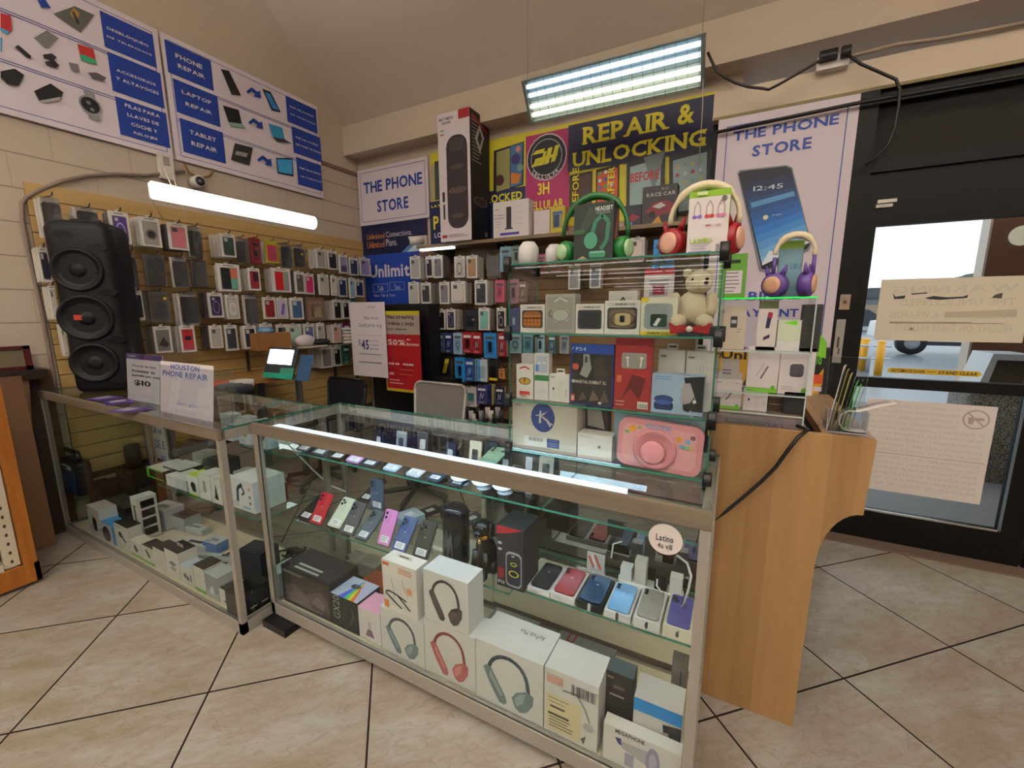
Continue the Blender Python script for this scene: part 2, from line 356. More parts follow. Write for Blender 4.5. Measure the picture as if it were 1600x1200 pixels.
# ---------------------------------------------------------------- entrance door
dr = thing('door_1', (1.0, YD, 0), None, None, kind='structure')
b = B(); b.box(.5, YD-.03, 0, .6, YD+.1, 2.655, BRZ); b.box(.6, YD, 2.585, 2.6, YD+.1, 2.655, BRZ); b.box(.6, YD-.01, 2.22, 2.6, YD+.1, 2.285, BRZ); b.obj('door_frame', dr)
b = B(); b.box(.6, YD+.05, 2.285, 2.6, YD+.07, 2.585, M('1a130e', .45, 0, 0, .15)); b.obj('transom_panel', dr)
b = B(); b.box(.605, YD, 0, .664, YD+.05, 2.1, BRZ); b.box(1.397, YD, 0, 1.5, YD+.05, 2.1, BRZ); b.box(.664, YD, 1.925, 1.397, YD+.05, 2.1, BRZ); b.box(.664, YD, .985, 1.397, YD+.05, 1.045, BRZ); b.box(.664, YD, 0, 1.397, YD+.05, .205, BRZ); b.box(.6, YD+.01, 2.095, 2.6, YD+.06, 2.225, BRZ); b.obj('sliding_leaf', dr)
b = B(); b.box(1.515, YD, 0, 1.6, YD+.05, 2.1, BRZ); b.box(2.5, YD, 0, 2.6, YD+.05, 2.1, BRZ); b.box(1.6, YD, 1.925, 2.5, YD+.05, 2.1, BRZ); b.box(1.6, YD, .985, 2.5, YD+.05, 1.045, BRZ); b.box(1.6, YD, 0, 2.5, YD+.05, .16, BRZ); b.obj('sliding_leaf', dr)
b = pane(.664, YD+.02, .205, 1.397, YD+.026, .985, DOORGLASS); b.obj('glass_panel', dr)
b = pane(.664, YD+.02, 1.045, 1.397, YD+.026, 1.925, DOORGLASS); b.obj('glass_panel', dr)
b = pane(1.6, YD+.02, .16, 2.5, YD+.026, .985, DOORGLASS); b.obj('glass_panel', dr)
b = pane(1.6, YD+.02, 1.045, 2.5, YD+.026, 1.925, DOORGLASS); b.obj('glass_panel', dr)
b = B(); b.box(.664, YD-.006, .2, 1.4, YD, .212, CHROME); b.box(1.39, YD-.006, .2, 1.402, YD, .985, M('56606a', .3)); b.obj('glazing_bead', dr)
for px in (1387, ):
    q = at(px, 316, Y=YD-.01); b = B(); b.box(q.x-.045, YD-.012, q.z-.002, q.x+.04, YD, q.z+.017, M('b9b2a8', .4)); b.box(q.x-.05, YD-.012, q.z-.026, q.x+.025, YD, q.z-.008, M('a8a198', .4)); b.obj('guide_bracket', dr)
b = B(); b.box(.5, 3.16, 0, 8, 3.45, .012, wall_mat('worn_threshold', '5a4a3e')); struct(b, 'trim_3')
# ---------------------------------------------------------------- outside
def ground_mat():
    a = NT('wet_asphalt'); n = a.noise(1.2, 8); a.t.links.new(a.mix(n, c4('565c63'), c4('70777f')), a.p.inputs['Base Color']); a.p.inputs['Roughness'].default_value = .35; return a.m
b = B(); b.box(-60, 3.45, -.15, 120, 150, -.02, ground_mat()); struct(b, 'ground')
b = B(); b.box(-.5, 3.45, -.02, 9, 8.5, .0, M('6a6b6b', .7)); struct(b, 'ground_sidewalk')
def agg_mat():
    a = NT('pebble_aggregate'); v = a.n('ShaderNodeTexVoronoi'); v.inputs['Scale'].default_value = 60; f = a.ramp(v.outputs['Distance'], .1, .7)
    a.t.links.new(a.mix(f, c4('a9a49b'), c4('4a4640')), a.p.inputs['Base Color']); a.p.inputs['Roughness'].default_value = .8; a.bump(f, .6, .01); return a.m
t = thing('trash_receptacle', (1.96, 5.1, 0), 'pebbled concrete trash bin with a white hood outside the door', 'trash bin')
b = B(); b.prism(rrect(1.76, 4.9, 2.18, 5.32, .05), Fr((0, 0, 0), (1, 0, 0), (0, 1, 0)), 0, .79, agg_mat()); b.obj('bin_body', t)
b = B(); Fh = FY(1.8, 4.89, .80); fr4 = [(0, 0), (.36, 0), (.3, .29), (.06, .29)]
for i in range(4):
    j = (i+1) % 4; ins = [(.06, .05), (.30, .05), (.27, .24), (.09, .24)]; b.prism([fr4[i], fr4[j], ins[j], ins[i]], Fh, -.36, 0, 'c9ccd0')
b.prism(ins, Fh, -.3, -.05, '3a2a22'); b.obj('bin_hood', t)
b = B(); b.box(1.885, 5.4, 0, 1.9, 5.56, 4.5, 'c9b8a8'); b.box(1.9, 5.4, 0, 5, 5.56, 4.5, wall_mat('brown_siding', '7a4a30')); struct(b, 'wall_outside_pillar')
for i, (px, py) in enumerate(((1337, 575), (1348, 578), (1371, 585))):
    q = at(px, py, Z=0); b = B(); b.cyl((q.x, q.y, -.02), (q.x, q.y, .72+.1*i*0), .075, 'e0a022', n=14); b.ell((q.x, q.y, .72), (.075, .075, .05), 'e0a022')
    tag(b.obj('bollard'), 'yellow steel bollard outside, '+('far one, leftmost through the door', 'middle of the three beyond the door', 'nearest of the three, left of the truck wheel')[i], 'bollard', 'yellow bollards outside')
b = B()
for z in (.3, .6): b.tube([(2.2, 12.9, z), (3.2, 12.9, z)], .025, 'b9c0c8')
b.cyl((2.4, 12.9, -.02), (2.4, 12.9, .65), .03, 'b9c0c8'); b.cyl((2.82, 12.9, -.02), (2.82, 12.9, .7), .04, 'b9c0c8')
tag(b.obj('guard_rail'), 'low grey pipe rail between the yellow bollards outside', 'rail')
t = thing('pickup_truck', (6.6, 18.9, 0), 'white pickup truck parked outside behind the cream door notice', 'truck')
b = B(); F = FY(4.2, 19.9, 0); b.prism([(0, .55), (.2, .5), (1.3, .5), (5.2, .5), (5.3, .6), (5.3, 1.05), (2.9, 1.1), (2.7, 1.75), (1.5, 1.75), (1.0, 1.15), (.05, 1.05)], F, -.1, 1.7, M('d9dcdf', .3)); b.obj('body', t)
b = B(); b.prism([(1.1, 1.15), (2.6, 1.15), (2.55, 1.66), (1.55, 1.66)], F, 1.7, 1.71, M('2a3036', .2)); b.obj('side_window', t)
for wx in (5.05, 8.4):
    b = B(); b.cyl((wx, 18.35, .37), (wx, 18.65, .37), .38, '26272a', n=20); wh = b.obj('wheel', t); b = B(); b.cyl((wx, 18.33, .37), (wx, 18.35, .37), .2, '9a9da2', n=16); b.obj('hub_cap', wh)
b = B(); b.box(5.4, 18.4, .30, 8.1, 18.5, .42, '33363a'); b.obj('side_step', t)
t = thing('parked_car', (6.9, 38.4, 0), 'dark car parked far off across the lot by the fence', 'car')
b = B(); F = FY(5.0, 39.5, 0); b.prism([(0, .3), (4.2, .3), (4.25, .8), (3.6, .95), (2.9, 1.45), (1.4, 1.45), (.7, .95), (.05, .85)], F, -.1, 1.6, M('2c343c', .25)); b.obj('body', t)
for wx in (5.8, 8.4): b = B(); b.cyl((wx, 37.85, .32), (wx, 38.1, .32), .33, '151515'); b.obj('wheel', t)
b = B(); b.box(-30, 55, -.02, 80, 55.1, 1.9, wall_mat('fence_boards', '9a8672')); tag(b.obj('fence'), 'tan board fence along the far side of the lot', 'fence')
for i in range(9):
    b = B(); x = 4+i*6.4
    for k in range(5): b.ell((x+random.uniform(-1.2, 1.2), 70+random.uniform(-1, 1), 3+random.uniform(-.6, 1.2)), (1.9, 1.5, 1.4), M('4a5650', .9), 10, 7)
    b.cyl((x, 70, 0), (x, 70, 3), .2, '4a3a2c'); tag(b.obj('tree'), 'grey green tree in the row beyond the far fence', 'tree', 'trees beyond the fence')
b = B(); b.box(8.5, 56, -.02, 40, 62, 2.6, '6f757c'); b.prism([(0, 0), (31.5, 0), (28, 1.0), (3, 1.0)], FY(8.5, 56, 2.6), -6, .3, '4a4f55'); tag(b.obj('shed'), 'low grey building beyond the fence', 'building')
# ================================================================ glass display counters
def counter(nm, lab, x0, x1, y0, y1, zt, zb, led, shelves, backdoor):
    t = thing('display_counter', ((x0+x1)/2, (y0+y1)/2, 0), lab, 'display counter', 'glass display counters')
    b = B(); w = .026
    for x in (x0, x1-w):
        b.box(x, y0, zb, x+w, y0+w, zt-.05, ALU); b.box(x, y1-w, zb, x+w, y1, zt-.05, ALU)
        b.box(x, y0+w, zt-.05, x+w, y1-w, zt-.008, ALU); b.box(x, y0+w, zb, x+w, y1-w, zb+.055, ALU)
    b.box(x0, y1-w, zt-.05, x1, y1, zt-.008, ALU); b.box(x0, y0, zb, x1, y0+w, zb+.055, ALU); b.box(x0, y1-w, zb, x1, y1, zb+.055, ALU)
    b.obj('frame', t)
    b = B(); b.box(x0, y0-.004, zt-.047, x1, y0+.012, zt, wood_mat(nm+'_rail', '776a5a', '5f5344', 0, .5, 0, .35)); b.obj('front_rail', t)
    pane(x0+.003, y0+.013, zt-.008, x1-.003, y1-.003, zt).obj('top_glass', t)
    pane(x0+w, y0+.006, zb+.055, x1-w, y0+.011, zt-.045).obj('front_glass', t)
    for x in (x0+.008, x1-.014): pane(x, y0+w, zb+.055, x+.006, y1-w, zt-.05).obj('end_glass', t)
    b = B(); b.box(x0+.015, y0+.015, zb+.01, x1-.015, y1-.01, zb+.045, DECK); b.obj('deck', t)
    for sx0, sx1, sy0, sy1, sz in shelves: pane(sx0, sy0, sz-.008, sx1, sy1, sz).obj('shelf', t)
    if led:
        b = B(); n = 90; xa, xb = led
        b.box(xa, y0+.020, zt-.036, xb, y0+.068, zt-.026, M('cfd8de', .3))
        for k in range(n): x = xa+(xb-xa)*(k+.5)/n; b.box(x-.004, y0+.016, zt-.026, x+.004, y0+.026, zt-.009, '7f7a80')
        b.obj('light_channel', t)
        l = B(); l.box(xa, y0+.026, zt-.026, xb, y0+.072, zt-.0095, LED); l.obj('light_strip', t, 'glowing white strip light')
    if backdoor:
        b = B(); b.box(x0+w, y1-.02, zb+.05, x1-w, y1-.008, zb+.075, ALUD); b.box(x0+w, y1-.02, zt-.09, x1-w, y1-.008, zt-.05, ALUD); b.obj('door_track', t)
        for a, c, m in ((x0+w, (x0+x1)/2+.03, DECK), ((x0+x1)/2-.03, x1-w, DECK)):
            b = B(); o = .004 if a > x0+.1 else 0
            b.box(a, y1-.018+o*2, zb+.075, c, y1-.014+o*2, .40, m); b.obj('sliding_back_panel', t)
            pane(a, y1-.018+o*2, .40, c, y1-.014+o*2, zt-.09, BACKM if o else GLASS).obj('sliding_back_glass', t)
    return t
LCX0, LCX1, LCY0, LCY1 = -3.90, -1.885, .943, 1.468
MCX0, MCX1, MCY0, MCY1 = -1.872, -.02, 1.075, 1.553
ZT = .967; MCZ = .085; LCZ = .052; UPZ, MIZ, LSZ = .775, .445, .485
LC = counter('left', 'left glass counter with dim interior and the tall black speaker on top', LCX0, LCX1, LCY0, LCY1, ZT, 0.0, None, [(-2.87, LCX1-.03, 1.09, 1.44, LSZ)], False)
MC = counter('middle', 'lit glass counter in the centre, strip light along its front rail', MCX0, MCX1, MCY0, MCY1, ZT, .035, (MCX0+.09, MCX1-.22), [(MCX0+.03, -.56, 1.27, 1.53, UPZ), (-.555, MCX1-.03, 1.27, 1.53, UPZ), (MCX0+.03, -.66, 1.22, 1.53, MIZ), (-.655, MCX1-.03, 1.26, 1.53, MIZ)], True)
area_light('counter_strip_light', ((MCX0+MCX1)/2-.1, MCY0+.06, ZT-.045), 1.45, .03, 3.6, (.55, .8, 1), (math.radians(46), 0, 0))
b = B(); b.box(-1.862, 1.02, 0, -1.7, 1.5, .034, BLK); tag(b.obj('plinth_block'), 'black base block on the floor under the corner where the counters meet', 'plinth')
b = B(); b.box(-1.6, 1.2, 0, -.1, 1.5, .034, BLK); b.obj('kick_base', MC)
# maple side desk at the right
t = thing('side_desk', (.15, 1.95, 0), 'maple veneer desk end with a curved cutout, right of the counter', 'desk')
Fd = FY(-.06, 1.585, 0); zt = 1.066
arc = [(.345-.0, .78)]+[(.345-.105*math.sin(math.radians(a))-.0, .78-.0-.165*(1-math.cos(math.radians(a)))) for a in range(10, 91, 10)]
P0 = [(0, 0), (.338, 0), (.33, .3), (.335, .61)]
cut = [(.34+(.445-.34)*(1-math.cos(math.radians(a))), .615+.21*math.sin(math.radians(a))) for a in range(0, 91, 9)]
b = B(); b.prism([(0, 0), (.335, 0)]+cut+[(.452, zt), (0, zt)], Fd, -.028, 0, MAPLE); b.obj('end_panel', t)
b = B(); b.box(-.055, 1.615, 1.03, .235, 2.3, 1.05, wood_mat('desk_top', '8a6238', 'a67c48', 1)); b.obj('desk_top', t)
b = B(); b.box(.262, 1.613, 1.035, .392, 2.37, 1.066, MAPLE); b.obj('side_ledge', t)
b = B(); b.box(.23, 1.615, 0, .258, 2.37, 1.0, DK); b.obj('inner_side', t)
b = B(); b.box(-.05, 2.3, 0, .26, 2.33, 1.04, MAPLE); b.obj('back_panel', t)
# slatboard walls
b = B(); z = .35
while z < 2.18: b.box(XL+.005, 1.06, z, XL+.023, 3.75, z+.094, SLAT); z += .1
b.box(XL+.003, 1.06, .3, XL+.010, 3.75, 2.2, M('3a2c18')); tag(b.obj('slatboard'), 'maple slatboard on the left wall holding phone cases', 'slatboard')
b = B(); z = .35
while z < 2.1: b.box(-3.1, YB-.021, z, -.3, YB-.005, z+.094, SLATB); z += .1
b.box(-3.1, YB-.010, .3, -.3, YB-.003, 2.15, M('2c2013')); tag(b.obj('slatboard'), 'brown slatboard on the back wall under the long shelf', 'slatboard')
# ================================================================ signs, posters, lamps on the walls
class Pan:      # a flat board on a wall; pixel positions become places on that board
    def __init__(s, ax, pl, tl, br, th=.008, base='cfc4c8'):
        s.ax = ax; s.pl = pl
        p0 = at(*tl, **{ax: pl}); p1 = at(*br, **{ax: pl}); i = 1 if ax == 'X' else 0; s.i = i
        s.a0, s.a1 = p0[i], p1[i]; s.z0, s.z1 = p1.z, p0.z; s.base = base; s.th = th
    def done(s):
        s.w = s.a1-s.a0; s.h = s.z1-s.z0
        s.F = FX(s.pl, s.a0, s.z0) if s.ax == 'X' else FY(s.a0, s.pl, s.z0); s.b = B(); s.b.box(0, 0, -s.th, s.w, s.h, 0, s.base, s.F); s.k = 0
        return s
    def f(s, px, py): p = at(px, py, **{s.ax: s.pl}); return (p[s.i]-s.a0)/s.w, (p.z-s.z0)/s.h
    def R(s, x0, y0, x1, y1): a, d = s.f(x0, y0); c, b = s.f(x1, y1); return a, b, c, d
    def d(s, *it): s.b.decals(s.F, s.w, s.h, it, .0006+.0003*s.k); s.k += len(it)
    def r(s, px, col): s.d(('r', *s.R(*px), col))
    def t(s, txt, px, col, bold=1): s.d(('t', txt, *s.R(*px), col, bold))
    def p(s, pts, col): s.d(('p', [s.f(*q) for q in pts], col))
    def e(s, cx, cy, rx, col):
        a, b = s.f(cx, cy); a2, _ = s.f(cx+rx, cy); s.d(('e', a, b, abs(a2-a), abs(a2-a), col))
    def sl(s, txt, px, col): a, b, c, d = s.R(*px); s.b.slab(s.F, txt, a*s.w, b*s.h, c*s.w, d*s.h, col if not isinstance(col, str) else M(col), .0006+.0003*s.k)
    def vt(s, txt, px, col):    # text reading upward
        a, b, c, d = s.R(*px); F = Fr(s.F.p(c*s.w, b*s.h), s.F.v, -s.F.u); s.k += 1
        s.b.text(F, txt, 0, 0, (d-b)*s.h, (c-a)*s.w, col, .0006+.0003*s.k)
    def border(s, m, q, col):
        x, y = m/s.w, m/s.h; a, b = q/s.w, q/s.h
        s.d(('r', x, y, 1-x, y+b, col), ('r', x, 1-y-b, 1-x, 1-y, col), ('r', x, y, x+a, 1-y, col), ('r', 1-x-a, y, 1-x, 1-y, col))
SB, NV, PO, SIL = '1c3a8f', '1b2350', 'd2c6ce', '8a8c90'
def arrow(pn, x, y, s=1): pn.p([(x-12*s, y-3*s), (x-4*s, y-9*s), (x+5*s, y-2*s), (x+9*s, y-4*s), (x+11*s, y+8*s), (x-1*s, y+5*s), (x+2*s, y+2*s), (x-4*s, y-3*s), (x-10*s, y+1*s)], SB)
# --- the two hanging service signs on the left wall
pn = Pan('X', -3.925, (0, 0), (100, 100), .012, PO); pn.a0, pn.a1, pn.z0, pn.z1 = .56, 1.893, 2.612, 3.49; pn.done()
pn.border(.035, .004, SB)
for zz in (.335, .655): pn.d(('r', .03, zz-.010, .97, zz-.005, SB), ('r', .03, zz+.006, .97, zz+.011, SB))
for q in ((155, 16, 245, 107), (167, 81, 257, 170), (179, 150, 266, 232)): pn.r(q, SB)
for t_, q in (('DESBLOQUEO', (166, 41, 232, 75)), ('DE TELÉFONOS', (166, 54, 237, 88)), ('ACCESORIOS', (181, 107, 243, 135)), ('Y ALTAVOCES', (180, 119, 248, 149)), ('PILAS PARA', (194, 161, 249.5, 185)), ('LLAVES DE', (198, 176, 248, 197)), ('COCHE Y', (204, 191, 246, 209)), ('RELOJES', (208, 205, 246, 221))): pn.t(t_, q, PO)
pn.p([(83, 22), (116, 10), (147, 24), (125, 51)], '5b5a55'); pn.p([(108, 22), (115, 12), (124, 22), (118, 34)], '9a7a3a'); pn.p([(112, 18), (116, 20), (124, 38), (119, 38)], '2c2a2a'); pn.p([(58, 1), (70, 0), (79, 13), (64, 12)], SB)
pn.p([(52, 60), (72, 48), (91, 60), (72, 76)], '6f6e6e'); pn.p([(120, 69), (145, 77), (151, 102), (126, 95)], 'b5302c'); pn.p([(124, 84), (149, 94), (150, 101), (126, 95)], '2f9a6a')
pn.p([(0, 21), (16, 25), (18, 48), (10, 54), (0, 48)], 'b02a30'); pn.p([(0, 48), (10, 54), (14, 50), (0, 44)], '2a9ac8'); pn.p([(0, 59), (3, 60), (2, 82), (0, 82)], '2a8ac8')
pn.p([(22, 74), (28, 71), (48, 88), (47, 93), (40, 90)], '25222a'); pn.p([(66, 86), (80, 84), (88, 90), (82, 96), (68, 92)], '2a2630'); pn.p([(69, 97), (84, 95), (92, 103), (86, 107), (72, 103)], '2a2630')
pn.p([(106, 98), (121, 101), (124, 114), (110, 110)], '6f6a70'); pn.p([(136, 114), (150, 114), (165, 122), (160, 128), (144, 124)], '55525a')
pn.p([(0, 112), (22, 108), (37, 118), (28, 135), (10, 132), (0, 122)], '1b1a1c'); pn.p([(52, 143), (78, 131), (98, 145), (94, 156), (60, 158)], '1b1a1c'); pn.p([(60, 158), (94, 152), (92, 157), (68, 161)], 'a8a4a4')
pn.p([(129, 141), (146, 145), (156, 190), (138, 186)], SIL); pn.e(140, 165, 17, SIL); pn.e(140, 165, 14, '1a1a1e'); pn.e(137, 161, 3.5, '6c6c70'); pn.e(143, 172, 3.5, '6c6c70')
tag(pn.b.obj('sign'), 'white service sign high on left wall with DESBLOQUEO in blue, leftmost', 'sign', 'service signs')
pn = Pan('X', -3.925, (0, 0), (100, 100), .012, PO); pn.a0, pn.a1, pn.z0, pn.z1 = 1.912, 3.245, 2.614, 3.49; pn.done()
pn.border(.035, .004, SB)
for zz in (.335, .655): pn.d(('r', .03, zz-.010, .97, zz-.005, SB), ('r', .03, zz+.006, .97, zz+.011, SB))
for q in ((256, 61, 334, 142.5), (269.5, 122.5, 344.5, 199), (280, 184, 353, 256), (445.5, 149, 496, 209.5), (455, 197, 502.5, 254), (462, 245, 504, 299)): pn.r(q, SB)
for t_, q in (('PHONE', (273, 82.5, 316, 109)), ('REPAIR', (277, 99, 320, 124)), ('LAPTOP', (283, 140, 330, 164)), ('REPAIR', (289, 159, 331, 180)), ('TABLET', (295, 202.5, 337.5, 222.5)), ('REPAIR', (298, 220, 339, 239)),
    ('REPARACIÓN', (452, 164, 489, 184)), ('DE TELÉFONOS', (453, 176, 492.5, 196)), ('REPARACIÓN', (461, 212, 496, 229)), ('DE PORTÁTILES', (461, 222.5, 500.5, 241)), ('REPARACIÓN', (467, 260, 500, 274)), ('DE TABLETAS', (469, 274, 501, 286))): pn.t(t_, q, PO)
pn.p([(344, 108), (357, 111), (376, 150), (361, 148)], '1d1d20'); pn.p([(409, 139), (422, 144), (438, 176), (424, 173)], '14181f'); pn.p([(412, 143), (421, 147), (435, 173), (425, 170)], '2f78b8')
pn.p([(347, 165), (372, 172), (377, 194), (356, 191)], '141416'); pn.p([(356, 191), (377, 194), (384, 201), (361, 199)], '7f9a92'); pn.p([(418, 193), (440, 200), (444, 218), (425, 214)], '2f86b0'); pn.p([(425, 214), (444, 218), (454, 224), (432, 222)], '3a3d42')
pn.p([(366, 224), (394, 231), (389, 259), (360, 250)], '2a2a2d'); pn.p([(368, 236), (386, 240), (384, 246), (366, 242)], '8d8d90'); pn.p([(430, 247), (456, 247.5), (457.5, 276), (432.5, 271)], '14181f'); pn.p([(431.5, 249), (455, 249.5), (456, 273), (434, 269)], '3a9ad0')
for x, y in ((396, 146), (399, 194), (413, 252)): arrow(pn, x, y)
tag(pn.b.obj('sign'), 'white service sign high on left wall reading PHONE REPAIR, right one', 'sign', 'service signs')
b = B(); q = at(254, 250, X=-3.9); b.box(-3.945, q.y-.02, q.z-.13, -3.9, q.y+.07, q.z+.05, 'c9c2ba', bev=0); b.box(-3.9, q.y+.005, q.z-.03, -3.897, q.y+.045, q.z+.03, '8f857a'); tag(b.obj('outlet_box'), 'cream outlet box on left wall under the gap between the signs', 'outlet')
pts = [at(px, py, X=-3.93) for px, py in ((288, 268), (262, 270), (230, 274), (180, 272), (136, 275), (100, 282), (62, 297), (42, 308), (34, 318), (35, 345), (42, 380), (50, 420), (64, 480), (75, 540), (84, 590), (86, 606))]
b = B(); b.tube(pts, .012, '7a6a60', 8); tag(b.obj('conduit'), 'grey conduit looping along the left wall down to the counter', 'conduit')
b = B(); b.tube([at(px, py, X=-3.91) for px, py in ((288, 256), (296, 270), (312, 279), (328, 275), (334, 265))], .009, '7a5a34', 8); tag(b.obj('hanging_cable'), 'brown cable loop hanging below the right service sign', 'cable')
t = thing('security_camera', at(308, 286, X=-3.93), 'small white round camera on left wall above the tube light', 'camera')
q = at(305, 285, X=-3.93); b = B(); b.cyl((-3.95, q.y, q.z), (-3.86, q.y, q.z), .045, 'cfc8c0'); hs = b.obj('housing', t); b = B(); b.cyl((-3.862, q.y, q.z), (-3.855, q.y, q.z), .034, '26242a'); b.cyl((-3.856, q.y, q.z), (-3.85, q.y, q.z), .012, '6a6a70'); b.obj('lens', hs)
# --- tube light hung in front of the left slatboard
t = thing('tube_light', (-3.43, 2.1, 2.18), 'long white tube light glowing in front of the left slatboard', 'light')
y0, y1, zc = 1.495, 2.72, 2.235; LW = M('fff8ee', .5, 0, 4.6)
prof = [(.052*math.cos(math.radians(a)), .055*math.sin(math.radians(a))) for a in range(-100, 101, 20)]
b = B(); b.loft([[(-3.435+x*s, y, zc+z*s) for x, z in prof] for y, s in ((y0, .6), (y0+.012, 1), (y1-.012, 1), (y1, .6))], LW); b.obj('diffuser', t, 'glowing white diffuser')
b = B(); b.box(-3.475, y0+.01, zc-.052, -3.437, y1-.01, zc+.052, 'd8d4ce'); b.obj('housing', t)
b = B()
for p0, p1 in (((256, 262), (272, 300)), ((271, 276), (290, 340))): b.tube([at(*p0, X=-3.42), at(*p1, X=-3.42)], .003, 'cfc4b4', 6)
b.tube([at(236, 312, X=-3.43), at(256, 346, X=-3.7)], .003, 'cfc4b4', 6); b.obj('hanging_string', t)
# --- sign and poster at the back corner
pn = Pan('Y', YB-.03, (560, 268), (671, 341), .01, PO); pn.a0 = XL+.012; pn.z1 = 3.015; pn.z0 = 2.42; pn.done(); pn.border(.035, .005, SB)
pn.t('THE PHONE', (568, 286, 660, 287.5), SB); pn.t('STORE', (589, 314, 638.5, 325), SB)
tag(pn.b.obj('sign'), 'white sign with blue capitals in the back corner above the unlimited poster', 'sign')
pn = Pan('Y', YB-.02, (566, 354), (671, 470), .006, '1d3f9e'); pn.a0 = XL+.015; pn.z1 = 2.425; pn.z0 = at(600, 475, Y=YB-.02).z; pn.done()
zf = pn.f(575, 399)[1]; pn.d(('r', 0, zf, 1, 1, '141a40'))
pn.d(('p', [(.62, zf), (.78, zf+.12), (.92, zf+.16), (1, zf+.1), (1, zf)], '5d82b0'), ('p', [(.70, zf), (.82, zf+.08), (.94, zf+.1), (1, zf+.06), (1, zf)], 'b9cfe0'))
pn.t('Unlimited', (573, 367, 601, 372), 'd0862a', 0); pn.t('Connections.', (603, 362.5, 644, 366.5), PO, 0); pn.t('Unlimited', (573.5, 378.5, 601, 386), 'c9744a', 0); pn.t('Plans.', (603, 374, 621, 383), PO, 0)
pn.t('Unlimited', (577, 415, 664, 430), PO); pn.t('Talk', (590, 447, 600, 454), PO, 0); pn.t('Text', (616, 445, 626, 452), PO, 0); pn.t('New Talk & Text', (585, 460, 618, 463), PO, 0)
for q in ((583, 444, 607, 456), (609, 441, 633, 453)):
    a, b_, c, d = pn.R(*q)
    for g in (('r', a, b_, c, b_+.006, '8fa0d0'), ('r', a, d-.006, c, d, '8fa0d0'), ('r', a, b_, a+.006, d, '8fa0d0'), ('r', c-.006, b_, c, d, '8fa0d0')): pn.d(g)
tag(pn.b.obj('poster'), 'blue unlimited plans poster under the white corner sign', 'poster')
# --- long repair banner
pn = Pan('Y', YB-.012, (672, 250), (1120, 140), .004, 'c9bd2c'); pn.z1 = 3.04; pn.z0 = 2.19; pn.done()
pn.r((671, 316, 760, 380), NV); pn.r((740, 303, 821, 380), NV); pn.t('LAYAWAY', (674, 321, 716, 319), 'd8cf2e'); pn.t('P', (677, 338, 686, 358), 'd8cf2e'); pn.t('LO', (679, 364, 690, 371), PO)
pn.t('UNLOCKED', (742, 309, 816, 311), 'd8cf2e')
pn.p([(679, 253), (690, 250), (690, 312), (680, 313)], '3f4a48'); pn.p([(673, 258), (679, 256), (679, 313), (674, 314)], 'a8a070')
pn.p([(772, 236), (819, 221), (818, 289), (771, 303)], '15151c'); pn.p([(776, 238), (797, 231), (797, 294), (776, 300)], '8f8a55'); pn.p([(798, 229), (817, 223), (816, 288), (798, 293)], '3f6a94'); pn.e(810, 233, 4, 'c07a6a'); pn.e(806, 249, 7, '3a2f70'); pn.e(813, 262, 5, '6a9a9a'); pn.p([(799, 270), (815, 272), (811, 286), (799, 288)], 'c8781e'); pn.e(781, 282, 7, '4a1a20')
pn.r((822, 214, 888, 375), 'a82462')
pn.e(854, 246, 32, 'cdc4c8'); pn.e(854, 246, 30.5, '14141a'); pn.e(854, 246, 25, 'b9b4ba'); pn.e(854, 246, 24, '14141a')
for q in ([(832, 243), (838, 236), (852, 232), (850, 239)], [(837, 249), (856, 243), (854, 250), (835, 256)], [(830, 262), (835, 256), (853, 251), (849, 258)], [(846, 256), (850, 238), (855, 236), (849, 257)], [(857, 232), (864, 230), (858, 255), (851, 258)], [(868, 228), (875, 226), (868, 252), (861, 254)], [(856, 244), (872, 239), (871, 244), (855, 249)]): pn.p(q, 'd6cf2a')
cx, cy = pn.f(854, 246); rr = abs(pn.f(854+27.5, 246)[0]-cx)*pn.w; pn.k += 1
for i, ch in enumerate('CELLULAR.'):
    a = math.radians(222+i*12.5); u = pn.F.u*math.cos(a+math.pi/2)+pn.F.v*math.sin(a+math.pi/2); v = -(pn.F.u*math.cos(a)+pn.F.v*math.sin(a))
    o = pn.F.p(cx*pn.w+rr*1.08*math.cos(a), cy*pn.h+rr*1.08*math.sin(a))-u*.014
    pn.b.text(Fr(o, u, v), ch, 0, 0, .028 if ch != '.' else .008, .036 if ch != '.' else .008, PO, .0006+.0003*pn.k)
pn.t('3H', (841, 287, 859, 303), 'e0d432'); pn.t('CELLULAR', (824, 317, 881, 324), 'e0d432')
pn.r((889, 197, 1119, 232), '1c1a3e'); pn.t('REPAIR', (912, 200, 1043.5, 202), 'd8c924'); pn.t('&', (1060, 166, 1085, 192), 'd8c924'); pn.t('UNLOCKING', (896, 240, 1102, 228), 'd8c924'); pn.sl('REPAIR', (912, 200, 1043.5, 202), 'd8c924'); pn.sl('UNLOCKING', (896, 240, 1102, 228), 'd8c924')
pn.p([(891, 275), (926, 267), (925, 332), (890, 340)], '1a1414'); pn.p([(893, 279), (924, 271), (923, 330), (892, 337)], '4a3228'); pn.p([(932, 266), (968, 257), (967, 330), (931, 338)], '1a1414'); pn.p([(934, 270), (966, 262), (965, 326), (933, 334)], 'c0502c')
for i in range(3):
    for j in range(3): pn.e(938+i*9, 272+j*11-i*2.5, 2.8, ('5a9a5a', 'c8c8d0', '4a6ab0')[(i+j) % 3])
pn.p([(980, 252), (1040, 236), (1038, 330), (979, 338)], '232228'); pn.p([(985, 262), (1033, 248), (1032, 325), (984, 333)], '8fa3a4'); pn.p([(1006, 247), (1040, 237), (1022, 300)], '6c7577'); pn.t('BEFORE', (986, 272, 1030, 280), 'b02a2a')
pn.p([(1046, 244), (1111, 228), (1109, 330), (1046, 338)], '232228'); pn.p([(1052, 252), (1105, 238), (1103, 325), (1052, 333)], '8fa3a4')
